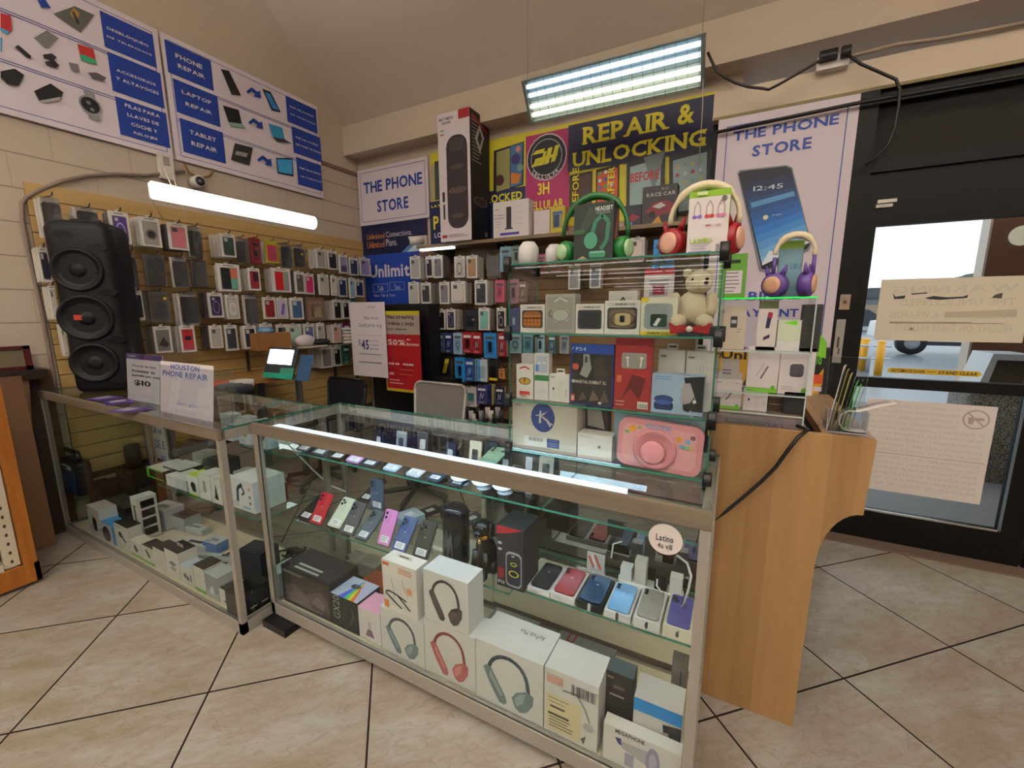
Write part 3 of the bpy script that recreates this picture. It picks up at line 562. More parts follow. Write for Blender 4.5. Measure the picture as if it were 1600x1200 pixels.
for i in range(4):
    for j in range(3): pn.e(1059+i*12, 262+j*13-i*3, 3, ('b9a86a', 'a8403a', '7aa08a', 'b8b8c0')[(i*2+j) % 4])
pn.vt('BEFORE', (896, 264, 905, 326), 'd8c924'); pn.vt('AFTER', (951, 262, 960, 312), 'd8c924')
tag(pn.b.obj('banner'), 'long yellow, magenta and navy REPAIR & UNLOCKING banner on back wall', 'banner')
# --- phone store poster beside the door, papers below it
pn = Pan('Y', 3.235, (1124, 189), (1293, 514), .006, 'beb1b8'); pn.a1 = .512; pn.a0 = -.207; pn.z0 = at(1283, 590, Y=3.235).z; pn.z1 = 2.645; pn.done(); pn.border(.05, .005, SB)
pn.t('THE PHONE', (1146, 206, 1310, 194), SB); pn.t('STORE', (1176.5, 228, 1267, 232), SB); pn.t('BILL', (1170, 456, 1221, 469), SB); pn.t('PAYMENT', (1148, 483, 1247, 495), SB)
pn.p([(1152, 270), (1156, 266), (1228, 258), (1238, 262), (1268, 382), (1264, 392), (1196, 426), (1186, 424)], '6e7076'); pn.p([(1154, 272), (1158, 268), (1228, 260), (1236, 264), (1265, 382), (1261, 389), (1198, 422), (1190, 420)], '11131a')
S = lambda u, v: (1158+u*78+v*(33-u*4), 277-u*14+v*(138-u*22))
for i in range(12):
    a, c = i/12, (i+1)/12; k = i/11
    col = '%02x%02x%02x' % tuple(int(p+(q-p)*min(1, k*1.6))*(k < .62)+int(q+(r-q)*max(0, (k-.62)/.38))*(k >= .62) for p, q, r in zip((16, 20, 44), (34, 104, 182), (122, 172, 208)))
    pn.p([S(0, a), S(1, a), S(1, c), S(0, c)], col)
pn.p([S(.0, .98), S(.2, .88), S(.4, .96), S(.6, .86), S(.8, .95), S(1, .9), S(1, 1), S(0, 1)], 'c9d4da'); pn.p([S(.06, .30), S(.94, .30), S(.94, .36), S(.06, .36)], '4f86b4')
pn.t('12:45', (1177.5, 292, 1223, 294), 'b9c6d4', 0); pn.t('76°F'.replace('°', ''), (1206, 336, 1222, 336), 'c9d6e0', 0); a = pn.f(1196, 340); pn.d(('e', a[0], a[1], .02, .02, 'd8d2a8'))
tag(pn.b.obj('poster'), 'tall white poster with a big smartphone and blue capitals beside the door', 'poster')
b = B(); b.tube([at(1119, 207, Y=3.2), at(1345, 160, Y=3.2), at(1600, 116, Y=3.2), (2.2, 3.2, at(1600, 116, Y=3.2).z)], .011, '171312', 8); tag(b.obj('curtain_rod'), 'thin black rod running across poster top and door header', 'rod')
pn = Pan('Y', 3.228, (1126, 398), (1163, 465), .003, '5f9a2e'); pn.done(); pn.d(('r', .1, .1, .86, .62, PO), ('x', .12, .14, .8, .56, 6, '55504a', .02)); pn.r((1131, 407, 1157, 411), '1d2a12'); tag(pn.b.obj('price_sheet'), 'green price list with white table left of the smartphone poster', 'price list')
pn = Pan('Y', 3.226, (1116, 545), (1183, 690), .003, 'b8891c'); pn.done(); pn.t('Unl', (1127, 547, 1166, 562), '14120f'); pn.r((1118, 580, 1156, 630), 'b8aeb0'); pn.r((1121, 590, 1150, 593), '8a80a8'); pn.p([(1160, 600), (1182, 566), (1182, 690), (1150, 690)], '2a2724'); tag(pn.b.obj('poster'), 'mustard poster with black letters behind the acrylic stand', 'poster')
pn = Pan('Y', 3.224, (1186, 540), (1287, 640), .003, '17181a'); pn.done(); pn.t('Unlimited World', (1199, 548, 1283, 570), '4f9a26'); pn.p([(1280, 520), (1292, 535), (1290, 560), (1276, 556)], '6fae2a'); pn.p([(1268, 600), (1287, 575), (1285, 600), (1270, 640)], 'b8891c'); pn.r((1272, 585, 1284, 600), 'c04a2a'); pn.r((1271, 604, 1283, 612), 'cdbfc9'); pn.r((1270, 618, 1282, 632), '3a4a9a'); tag(pn.b.obj('poster'), 'black poster with green UNLIMITED lettering left of the door jamb', 'poster')
# --- papers and stickers on the door
def note(label, cat, tl, br, col, y=YD-.004, th=.003):
    pn = Pan('Y', y, tl, br, th, col); return pn.done()
pn = note('', '', (1378, 437), (1597, 536), 'c2b7a5', YD-.003); pn.a0, pn.z0 = .727, 1.262
for i, s_ in enumerate(('WARNING', 'THE UNLICENSED', 'POSSESSION OF A WEAPON', 'FELONY ON THESE PREMISES')):
    pn.b.text(pn.F, s_, .06+.03*(i % 2), .27-.072*i, pn.w-.05, .31-.072*i, 'b8ac9a', .0008, 1, True)
pn.p([(1396, 460), (1400, 466), (1416, 464), (1414, 469), (1398, 470)], '2a2624'); pn.p([(1424, 461), (1450, 459), (1450, 461), (1426, 463)], '3a3430'); pn.p([(1446, 468), (1460, 465), (1480, 467), (1505, 466), (1514, 463), (1512, 468), (1470, 471), (1452, 470)], '2a2624'); pn.p([(1550, 468), (1556, 463), (1568, 460), (1566, 469)], '4a4038')
pn.p([(1478, 490), (1590, 486), (1590, 498), (1476, 498)], 'a99c87'); pn.d(('x', .1, .285, .9, .30, 2, '8a7866', .008))
tag(pn.b.obj('door_notice'), 'cream paper notice taped to upper door glass with black smudges', 'notice')
pn = note('', '', (1357, 622), (1530, 792), 'c6bdb6', YD-.003); pn.a1 = 1.30; pn.z0 = .345; pn.z1 = .917; pn.done()
TX = ('PURSUANT TO SECTION 30.06', 'PENAL CODE TRESPASS BY', 'LICENSE HOLDER WITH A', 'CONCEALED HANDGUN', 'A PERSON LICENSED UNDER', 'SUBCHAPTER H CHAPTER 411', 'GOVERNMENT CODE HANDGUN', 'LICENSING LAW MAY NOT ENTER', 'THIS PROPERTY WITH A HANDGUN', 'CONFORME A LA SECCION', 'DEL CODIGO PENAL TRASPASAR', 'PORTANDO ARMA DE FUEGO', 'PERSONAS CON LICENCIA', 'NO DEBEN ENTRAR A ESTA', 'PROPIEDAD CON UN ARMA')
for i, s_ in enumerate(TX):
    yy = pn.h-.045-.034*i-(.012 if i > 8 else 0); pn.b.text(pn.F, s_, .015, yy, pn.w-(.15 if i < 4 else .03), yy+.019, 'b9b0a8', .0008, 1, True)
pn.d(('r', .02, .42, .98, .426, '94807a')); a = pn.f(1526, 655)
pn.d(('o', .86, .86, .1, .1, .014, 'a08a82'), ('l', [(.80, .92), (.92, .80)], .014, 'a08a82'), ('p', [(.80, .88), (.92, .88), (.92, .85), (.85, .85), (.84, .81), (.81, .81)], 'a08a82'))
tag(pn.b.obj('door_notice'), 'pinkish paper notice with mirrored print on the lower door glass', 'notice')
F = FY(.805, YD-.004, 1.079); b = B(); b.prism([(0, .012), (.014, 0), (.394, 0), (.408, .012), (.394, .03), (.014, .03)], F, -.001, 0, 'b8961c'); b.text(F, 'AUTOMATIC DOOR', .02, .006, .17, .024, '1a1610', .0008); b.box(.18, .014, 0, .215, .017, .001, '1a1610', F); b.text(F, 'STAND CLEAR', .228, .006, .39, .024, '1a1610', .0008); tag(b.obj('door_sticker'), 'yellow AUTOMATIC DOOR STAND CLEAR sticker along the door rail', 'sticker')
q = at(1597, 368, Y=YD-.004); b = B(); b.prism(ellp(q.x, q.z, .05, .05), FY(0, YD-.004, 0), -.001, 0, 'a9b0a6'); tag(b.obj('door_sticker'), 'round pale sticker high on the door glass', 'sticker')
q = at(1320, 472, Y=YD-.04); t = thing('door_switch', (q.x, YD-.02, q.z-.05), 'beige metal switch plate on the door jamb above a paper strip', 'switch'); b = B(); b.box(q.x-.025, YD-.045, q.z-.045, q.x+.025, YD-.03, q.z+.045, '8f7c66'); pl_ = b.obj('plate', t); b = B(); b.box(q.x-.006, YD-.052, q.z-.01, q.x+.006, YD-.045, q.z+.01, '4a4036'); b.obj('button', pl_)
q = at(1311, 530, Y=YD-.033); b = B(); b.box(q.x-.022, YD-.034, q.z-.145, q.x+.022, YD-.0305, q.z+.12, '8d8680'); b.decals(FY(q.x-.022, YD-.034, q.z-.145), .044, .265, [('r', .3, .35, .55, .6, '3a3634'), ('r', .5, .2, .7, .34, '4a4644')]); tag(b.obj('paper_strip'), 'narrow grey paper strip stuck on the dark door jamb', 'paper')
# --- outlet strip, cords and tilted four-tube light by the bulkhead
q = at(1300, 100, Y=3.235); t = thing('outlet_box', (q.x, 3.24, q.z-.05), 'white outlet box with black plugs high above the phone poster', 'outlet')
b = B(); b.box(q.x-.075, 3.2, q.z-.035, q.x+.075, 3.249, q.z+.035, 'cfc8c2'); b.obj('box', t)
for dx in (-.05, -.01, .05): b = B(); b.box(q.x+dx-.02, 3.165, q.z, q.x+dx+.025, 3.199, q.z+.05, BLK, bev=.006); b.obj('plug', t)
b = B(); b.tube([at(x, y, Y=3.17) for x, y in ((1322, 84), (1345, 100), (1375, 113), (1400, 124), (1406, 140), (1404, 165), (1398, 200), (1388, 225), (1370, 245), (1352, 258))], .008, '17110f', 8); b.obj('cord', t, 'black cord looping down across the door header')
b = B(); b.tube([at(x, y, Y=3.23) for x, y in ((1318, 92), (1345, 84), (1400, 70), (1475, 60), (1540, 48), (1600, 36))]+[(2.2, 3.23, 2.83)], .011, '8a7866', 8); tag(b.obj('conduit'), 'thin painted conduit running right from the high outlet box', 'conduit')
t = thing('tube_light', (-.9, 3.12, 2.86), 'tilted four tube light with wire guard above the repair banner', 'light')
A = Vector((-1.52, 3.05, 3.09)); u = Vector((1.22, 0, -.02)); v = Vector((0, .15, -.232)); F = Fr(A, u, -v); Lh = v.length; Lw = 1.215
b = B(); b.box(0, -Lh, -.06, Lw, 0, -.045, '7f9296', F)
for x in (0, Lw-.02): b.box(x, -Lh, -.06, x+.02, 0, .012, '5a6664', F)
for y in (-Lh, -.012): b.box(0, y, -.06, Lw, y+.012, .0, '8f9f9f', F)
b.obj('housing', t)
for i, y in enumerate((-.045, -.10, -.17, -.225)):
    b = B(); b.cyl(F.p(.02, y, -.025), F.p(Lw-.02, y, -.025), .014, M(('e4f3ff', 'dceeff', 'fff3d8', 'fff0cc')[i], .5, 0, (2.4, 1.4, 3.6, 3.6)[i])); b.obj('tube', t, 'glowing '+('bluish' if i < 2 else 'warm')+' tube')
b = B()
for k in range(18): x = .03+k*(Lw-.06)/17; b.box(x, -Lh, .004, x+.0025, 0, .0065, '4a5654', F)
for y in (-.005, -.07, -.135, -.2, -.265): b.box(0, y, .004, Lw, y+.0025, .0065, '4a5654', F)
b.obj('wire_guard', t)
b = B()
for x in (.02, Lw-.02): p = F.p(x, -.02, -.05); b.tube([p, (p.x, p.y, 3.95)], .0025, '9a8a78', 6)
p = F.p(Lw-.005, -Lh+.05, .01); b.tube([p, at(1098, 165, Y=3.2), at(1092, 262, Y=3.25)], .003, 'a89a88', 6); b.obj('hanging_wire', t)
b = B(); b.tube([at(x, y, Y=3.12) for x, y in ((1106, 82), (1112, 95), (1120, 112), (1132, 120), (1150, 130), (1170, 136), (1190, 138), (1201, 140), (1215, 133), (1245, 116), (1270, 101), (1285, 92))], .008, '241a17', 8); b.obj('cord', t)
# ================================================================ packages hanging on the slatboards
NTH = ['first', 'second', 'third', 'fourth', 'fifth', 'sixth', 'seventh', 'eighth', 'ninth', 'tenth', 'eleventh', 'twelfth', 'thirteenth', 'fourteenth', 'fifteenth', 'sixteenth', 'seventeenth', 'eighteenth', 'nineteenth', 'twentieth']
CNAME = {}
def package(style, F, w, h, col, extra):
    """one hanging package: box (white carton with a window), bag (clear bag), card (coloured card)"""
    b = B(); th = .016
    if style == 'box':
        b.prism([(0, 0), (w, 0), (w, h), (.62*w, h), (.62*w, h+.012), (.38*w, h+.012), (.38*w, h), (0, h)], F, -th, 0, CARD)
        b.decals(F, w, h, [('r', .12, .06, .88, .87, '8d8a88'), ('r', .25, .925, .75, .955, '6a6664')], .0004)
    elif style == 'bag':
        n = 12; rings = []
        for i, (k, d) in enumerate(((0, .004), (.04, .02), (.3, .034), (.75, .03), (.92, .012), (1, .004))):
            ww = w*(.94+.06*math.sin(i*2.1+w*90)); rings.append([F.p(w/2+ww/2*math.cos(6.283*j/n), k*h, -th+(d*(1+.3*math.sin(j*2.7+i*1.9)))*math.sin(6.283*j/n)) for j in range(n)])
        b.loft(rings, BAG); b.prism([(.2*w, .93*h), (.8*w, .93*h), (.7*w, 1.03*h), (.3*w, 1.03*h)], F, -th-.001, -th+.003, BAG)
    elif style == 'card':
        b.prism([(0, 0), (w, 0), (w, h), (.6*w, h), (.6*w, h+.01), (.4*w, h+.01), (.4*w, h), (0, h)], F, -th, 0, col)
        if extra: b.decals(F, w, h, extra, .0004)
    o = b.obj('phone_case_package')
    if style == 'box':
        c = B(); c.prism(rrect(.15*w, .09*h, .85*w, .85*h, .012), F, .0009, .004, M(col, .35)); c.decals(F, w, h, extra or [('R', .2, .66, .46, .82, 'a8a4a2' if lin(col)[1] < .1 else '4a4648', .03)], .0045); c.obj('phone_case', o)
    elif style == 'bag':
        c = B(); c.prism(rrect(.07*w, .04*h, .93*w, .86*h, .016), F, -th-.006, -th+.006, M(col, .3))
        if extra: c.decals(F, w, h, extra, -th+.0065)
        c.obj('phone_case', o)
    elif style == 'card':
        c = B(); kind = random.random(); L = sum(lin(col)) > .5
        if not extra: c.decals(F, w, h, [('r', .14, .74, .86, .86, 'c8c8ca' if not L else '4a4a50'), ('x', .16, .06, .8, .14, 3, 'b0b0b4' if not L else '6a6a70', .012)]+([('R', .36, .24, .64, .66, '1e1e24', .08)] if kind < .4 else [('o', .5, .45, .26, .26, .05, 'd0d0d0' if not L else '2a2a30'), ('r', .46, .2, .54, .36, 'd0d0d0' if not L else '2a2a30')] if kind < .7 else [('l', [(.3, .25), (.42, .62), (.55, .3), (.68, .62)], .06, 'd0d0d0' if not L else '33343c')]), .0006)
        c.prism(rrect(.2*w, .16*h, .8*w, .70*h, .01), F, .0016, .012, ACRY); c.obj('blister', o)
    return o
RING = lambda c: [('o', .5, .42, .24, .48, .05, c), ('r', .25, .70, .42, .80, 'b0acac')]
CAMS = [('e', .5, .42, .28, .3, '5a5656'), ('e', .5, .42, .18, .2, '232124')]
HALF = lambda c, d: [('r', .55, .10, .86, .48, c), ('r', .55, .48, .86, .84, d)]
LOGO = lambda c: [('r', .25, .7, .75, .8, c), ('r', .3, .3, .7, .5, c)]
# rows: (x0, y0, x1, y1, style, colour, words, behind, extra)
def hang_row(ax, pl, rowword, board, items, behind_col, grp, what='phone case', hookparent=None):
    nb = 0
    for i, it in enumerate(items):
        x0, y0, x1, y1, st, col, words, behind = it[:8]; ex = it[8] if len(it) > 8 else None
        if len(it) > 9: w_, = it[9:]
        else: w_ = what
        p0 = at(x0, y0, **{ax: pl}); p1 = at(x1, y1, **{ax: pl}); a = 1 if ax == 'X' else 0
        w, h = p1[a]-p0[a], p0.z-p1.z
        F = FX(pl, p0.y, p1.z) if ax == 'X' else FY(p0.x, pl, p1.z)
        jit = random.uniform(-.012, .012); F = F.off(0, 0, jit)
        o = package(st, F, w, h, col, ex)
        tag(o, f'{words} {w_}, {NTH[i]} in {rowword} of {board}', 'phone case', grp)
        o.name = it_name = {'phone case': 'phone_case_package', 'cable': 'cable_package', 'charger': 'charger_package', 'toy': 'toy_package', 'earbuds': 'earbud_package'}.get(w_, 'phone_case_package'); o['category'] = w_; WL[o.name] = wloc(o) if o.name in WL else Vector(o.location)
        if behind:
            e = B(); e.box(0, 0, -.018, w*.97, h*.97, -.001, behind_col[i % len(behind_col)], F); e0 = None
            for k in range(behind):
                d = -F.n*(.025*(k+1)+.004)+Vector((0, 0, random.uniform(-.008, .006)))+F.u*random.uniform(-.006, .006)
                if e0 is None: e0 = e.obj('phone_case_package'); e0.location += d; r = e0
                else: r = copy_thing(e0, Vector(d)-d0)
                if k == 0: d0 = Vector(d)
                tag(r, f'edge of a package behind the {NTH[i]} one, {rowword} of {board}', 'phone case', grp+' behind '+NTH[i]+' '+rowword)
        if hookparent is not None:
            hk = B(); c = F.p(w/2, h+.004, 0); hk.tube([c-F.n*.22, c+F.n*.03, c+F.n*.045+Vector((0, 0, .018))], .0035, '1c1a1a', 6); hk.obj('hook', hookparent)
SLB = bpy.data.objects['slatboard']; SLK = bpy.data.objects['slatboard.001']
PLX = -3.71; GC = ['c4beb6', 'b4aea8', '6a6462', 'cac4bc', '4a4446', 'bdb6ae']; GL = 'phone cases on the left slatboard'
hang_row('X', PLX, 'top row', 'left slatboard', [
 (60, 305, 104, 372, 'bag', '1d1a1b', 'black bagged', 3), (116, 322, 160, 366, 'bag', '222021', 'dark bagged', 3),
 (170, 328, 208, 382, 'box', '4a3a78', 'purple ring boxed', 3, RING('a89ac8')), (217, 337, 255, 387, 'box', '8f8880', 'grey camera boxed', 5, CAMS),
 (260, 347, 296, 392, 'box', 'b86a72', 'pink boxed', 3), (293, 352, 322, 403, 'bag', '18181a', 'black lens bagged', 2), (342, 364, 369, 403, 'box', '34443e', 'dark green boxed', 6),
 (369, 370, 389, 413, 'bag', '2c2c30', 'silver black bagged', 0), (389, 371, 409, 413, 'card', '7a1f28', 'maroon carded', 4, LOGO('1a1416')), (414, 375, 436, 412, 'card', 'a8a020', 'yellow carded with pink', 3, [('r', .12, .08, .9, .82, 'c03a5a')]),
 (438, 379, 459, 420, 'bag', '15151a', 'black curved bagged', 0), (460, 382, 481, 419, 'bag', '28262a', 'black yellow tag bagged', 0, [('e', .7, .62, .1, .1, 'c8c020')]), (492, 388, 510, 420, 'box', '9a948c', 'pale patterned boxed', 4), (511, 391, 528, 422, 'box', '2a2428', 'dark boxed', 0),
 (528, 397, 543, 428, 'box', '8f88a8', 'lilac and white boxed', 1, [('r', .15, .1, .85, .4, '4a3a6a')]), (544, 402, 560, 431, 'box', '26304e', 'navy boxed', 1), (562, 402, 580, 432, 'box', '8a7fb0', 'pale violet boxed', 4)], GC, GL, 'phone case', SLB)
hang_row('X', PLX, 'second row', 'left slatboard', [
 (57, 386, 83, 441, 'box', '2c2a34', 'black boxed', 3), (193, 392, 222, 450, 'bag', '262426', 'black bagged', 1), (228, 395, 266, 448, 'bag', '2b2829', 'wide black bagged', 1), (268, 400, 299, 450, 'bag', '232122', 'dark bagged', 1), (300, 404, 330, 449, 'bag', '2a2a2c', 'grey black bagged', 1),
 (337, 411, 377, 456, 'box', '232426', 'black and coral boxed', 1, HALF('5f9a8c', 'b8684c')), (387, 418, 409, 454, 'box', '8a2a32', 'red and black boxed', 4, [('r', .4, .4, .85, .8, '3a1a1e')]), (424, 418, 456, 457, 'box', 'b51c22', 'red and grey boxed', 4, [('r', .56, .1, .86, .84, '7f8884')]),
 (459, 424, 476, 459, 'box', '55504c', 'black ring boxed', 2, RING('1a1a1c')), (476, 427, 493, 460, 'box', 'b8245a', 'magenta boxed', 0), (498, 428, 516, 461, 'box', 'a8a29a', 'cream boxed', 3), (516, 430, 527, 462, 'box', 'b8b2ac', 'white boxed', 0), (528, 433, 544, 464, 'box', '1f2c54', 'navy boxed', 2), (544, 434, 555, 466, 'box', '7fa0b0', 'pale blue boxed', 0), (555, 437, 570, 464, 'box', '1c2646', 'dark navy boxed', 2)], GC, GL, 'phone case', SLB)
hang_row('X', PLX, 'third row', 'left slatboard', [
 (74, 446, 93, 498, 'box', 'b8b4ae', 'white boxed', 3), (203, 454, 227, 500, 'box', '16161c', 'black boxed', 1), (230, 455, 269, 503, 'card', '5a5450', 'grey carded yellow dot', 3, [('r', .06, .04, .94, .9, '4a4540'), ('e', .8, .78, .09, .07, 'c8c020')]), (278, 456, 315, 507, 'bag', '1e1c1e', 'black bagged', 3), (324, 457, 351, 496, 'box', '342a44', 'purple ring boxed', 4, RING('7a6aa0')), (352, 460, 377, 498, 'box', 'aaa49c', 'cream ring boxed', 2, RING('d0cac4')),
 (382, 460, 408, 507, 'bag', '3a3638', 'grey bagged', 1), (409, 464, 432, 498, 'box', '7a1c26', 'dark red boxed', 0), (432, 465, 452, 498, 'box', 'b0a8c0', 'white and violet boxed', 1, [('p', [(.3, .2), (.6, .2), (.75, .7), (.5, .75)], '6a58a0')]), (453, 465, 476, 499, 'box', '35557a', 'blue boxed', 1), (478, 464, 509, 500, 'card', '6a5446', 'brown carded', 2, [('r', .1, .1, .9, .85, '7a6450'), ('r', .4, .15, .8, .6, 'a89470')]), (521, 468, 536, 499, 'box', '201c20', 'black boxed', 5), (536, 469, 548, 498, 'box', '1a171a', 'glossy black boxed', 0), (548, 467, 556, 500, 'card', '2a6a6c', 'teal carded', 2)], GC, GL, 'phone case', SLB)
hang_row('X', PLX, 'fourth row', 'left slatboard', [
 (92, 506, 108, 556, 'box', 'b8b4ae', 'white boxed', 2), (207, 510, 222, 550, 'box', '5a2a4a', 'plum boxed', 1), (238, 510, 271, 550, 'box', '6f6a66', 'patterned boxed', 4, [('p', [(.2, .3), (.5, .6), (.8, .3), (.6, .2), (.4, .25)], '2c2a2a')]), (280, 509, 309, 549, 'box', 'a51820', 'bright red boxed', 4, [('r', .3, .45, .7, .6, '1c1414')]), (326, 509, 350, 543, 'box', 'a8a096', 'cream boxed', 4), (351, 508, 375, 547, 'box', '34383e', 'dark grey boxed', 0), (379, 509, 403, 544, 'box', '1e2440', 'navy boxed', 1),
 (406, 506, 429, 541, 'box', '8f8c8a', 'grey boxed', 1, CAMS), (432, 507, 451, 540, 'box', '4a4a44', 'olive boxed', 0, [('r', .15, .1, .5, .84, '1e1c1c')]), (449, 507, 474, 540, 'box', '9ab8a8', 'mint boxed', 1), (475, 506, 494, 539, 'box', '4a5888', 'blue boxed', 0), (495, 505, 509, 537, 'box', '8f8c8a', 'silver boxed', 1), (519, 507, 534, 535, 'box', 'b88880', 'blush boxed', 3), (535, 505, 547, 534, 'card', '6a1a3e', 'wine carded', 2)], GC, GL, 'phone case', SLB)
hang_row('X', PLX, 'lowest row', 'left slatboard', [(500, 542, 520, 573, 'box', '6a6a6e', 'grey boxed', 7), (521, 542, 535, 571, 'box', '1a1a1c', 'black boxed', 1), (535, 541, 547, 568, 'card', '1e6450', 'green carded', 1)], GC, GL, 'phone case', SLB)
PY = 3.52; GB = 'packages on the back slatboard'; BC = ['b8b2aa', '8f8a86', '5a5654', 'a8a29a']
hang_row('Y', PY, 'top row', 'back slatboard', [
 (640, 401, 657, 435, 'box', '9a9894', 'silver boxed', 4), (664, 401, 676, 433, 'box', '24222a', 'black boxed', 0), (677, 400, 692, 434, 'box', '6a666e', 'grey boxed', 5), (709, 401, 726, 433, 'box', 'a8a29a', 'clear ring boxed', 3, RING('4a4646')), (729, 400, 746, 434, 'box', 'a07a56', 'tan boxed', 4), (757, 397, 779, 432, 'bag', '6a6668', 'silver bagged', 2), (782, 386, 799, 424, 'card', '7aa4b8', 'pale blue carded', 1, None, 'toy'), (799, 385, 815, 413, 'card', '7a8c84', 'grey green carded', 2)], BC, GB, 'phone case', SLK)
hang_row('Y', PY, 'second row', 'back slatboard', [
 (637, 441, 654, 474, 'box', 'a8a6a2', 'white boxed', 3), (657, 442, 673, 474, 'box', '3a383c', 'black boxed', 5), (687, 441, 703, 475, 'box', '77747c', 'grey boxed', 1), (704, 440, 727, 473, 'box', 'bab4ae', 'blank white boxed', 4), (741, 438, 761, 476, 'box', '33353e', 'slate boxed', 6), (774, 438, 788, 472, 'card', 'b8506a', 'pink carded', 1), (793, 437, 810, 474, 'card', 'a86a7c', 'pink patterned carded', 1), (811, 440, 823, 472, 'card', '7a5a44', 'brown carded', 1),
 (838, 398, 853, 425, 'card', 'a05a70', 'rose carded', 1), (862, 398, 878, 424, 'card', 'a86478', 'dusty pink carded', 1), (888, 415, 905, 452, 'box', '8a868a', 'silver boxed', 3), (922, 412, 938, 450, 'box', '6a707a', 'grey blue boxed', 3), (985, 372, 1006, 408, 'box', 'c4b4ac', 'blank cream boxed', 4), (1022, 375, 1052, 430, 'card', '2f86c8', 'bright blue carded', 0, None, 'earbuds'), (1008, 421, 1052, 470, 'card', 'c4bcb8', 'red and white carded', 0, [('r', 0, .82, 1, 1, 'a82a30'), ('r', .3, .2, .7, .5, 'a82a38')], 'earbuds')], BC, GB, 'phone case', SLK)
hang_row('Y', PY, 'third row', 'back slatboard', [
 (652, 482, 669, 515, 'box', 'a49a96', 'pale pink boxed', 2), (670, 484, 684, 515, 'box', '1c1c1c', 'black lime dot boxed', 0), (684, 484, 697, 515, 'box', '1a181a', 'plain black boxed', 0), (697, 483, 711, 515, 'box', '33304a', 'dark violet boxed', 5, RING('6a6a80')), (724, 484, 745, 515, 'card', '26242a', 'black carded', 4, [('e', .7, .5, .1, .06, 'b0aeb0')]), (747, 481, 764, 516, 'box', '6fa8a0', 'teal patterned boxed', 4), (776, 481, 790, 517, 'box', '1a1a1e', 'black ring boxed', 2, RING('a8a8ac')), (799, 481, 816, 516, 'card', '2a2f6a', 'navy carded', 1)], BC, GB, 'phone case', SLK)
CB = lambda c: [('r', .1, .05, .9, .9, c), ('r', .2, .66, .8, .8, 'c4c4c8')]
hang_row('Y', PY, 'fourth row', 'back slatboard', [
 (656, 519, 667, 550, 'card', 'bdb8b6', 'white carded', 0), (668, 519, 680, 549, 'card', '161a30', 'dark navy carded', 1), (681, 520, 694, 551, 'card', '4a6478', 'slate blue carded', 1), (694, 520, 706, 552, 'card', '222a66', 'royal blue carded', 1), (708, 520, 722, 554, 'card', '86a6bc', 'light blue carded', 1), (721, 519, 738, 552, 'card', '8e1c22', 'red carded', 1), (739, 520, 753, 553, 'card', '96181e', 'crimson carded', 1), (756, 520, 776, 560, 'card', '2478b4', 'wide blue carded', 1), (778, 520, 790, 557, 'card', '8e1c22', 'dark red carded', 1), (796, 522, 815, 552, 'card', '7f9cae', 'pale blue carded', 1), (817, 522, 832, 551, 'card', '5d8ba4', 'steel blue carded', 1), (836, 522, 850, 553, 'card', '86a6b4', 'soft blue carded', 1), (856, 523, 868, 553, 'card', '3c5a66', 'teal grey carded', 1), (874, 523, 888, 553, 'card', '8a8f96', 'grey carded', 1)], BC, GB, 'cable', SLK)
hang_row('Y', PY, 'fifth row', 'back slatboard', [
 (658, 553, 673, 590, 'card', '2a76b0', 'blue carded', 1), (673, 556, 688, 588, 'card', 'b4b8bc', 'white carded', 2), (688, 557, 704, 590, 'card', '1a1a1c', 'black and yellow carded', 1, [('p', [(.1, .2), (.5, .9), (.9, .9), (.5, .2)], 'b8a820')]), (711, 558, 727, 597, 'card', '2880c0', 'bright blue carded', 1), (727, 560, 742, 596, 'card', '1c4a8a', 'deep blue carded', 2), (745, 561, 761, 597, 'card', 'a8b4bc', 'white and blue carded', 2, [('r', 0, 0, .3, 1, '3a8ac8')]), (762, 562, 778, 596, 'card', '1e1c1a', 'black carded', 1, [('r', .1, .02, .9, .14, 'b8a820')]), (779, 576, 788, 592, 'card', 'b87a3a', 'small orange carded', 0)], BC, GB, 'cable', SLK)
hang_row('Y', PY, 'sixth row', 'back slatboard', [
 (715, 604, 727, 634, 'card', 'b0aaa8', 'cream carded', 1), (727, 604, 744, 637, 'card', 'b8b0a8', 'white and teal carded', 2, [('r', .2, .3, .8, .7, '4a8a84')]), (745, 602, 762, 632, 'card', '3a3466', 'purple carded', 2), (762, 600, 772, 632, 'card', '9a8a2a', 'yellow edged carded', 1, [('r', 0, 0, .75, 1, '1c2a66')]), (773, 604, 787, 634, 'card', '1a2448', 'dark blue carded', 1)], BC, GB, 'charger', SLK)
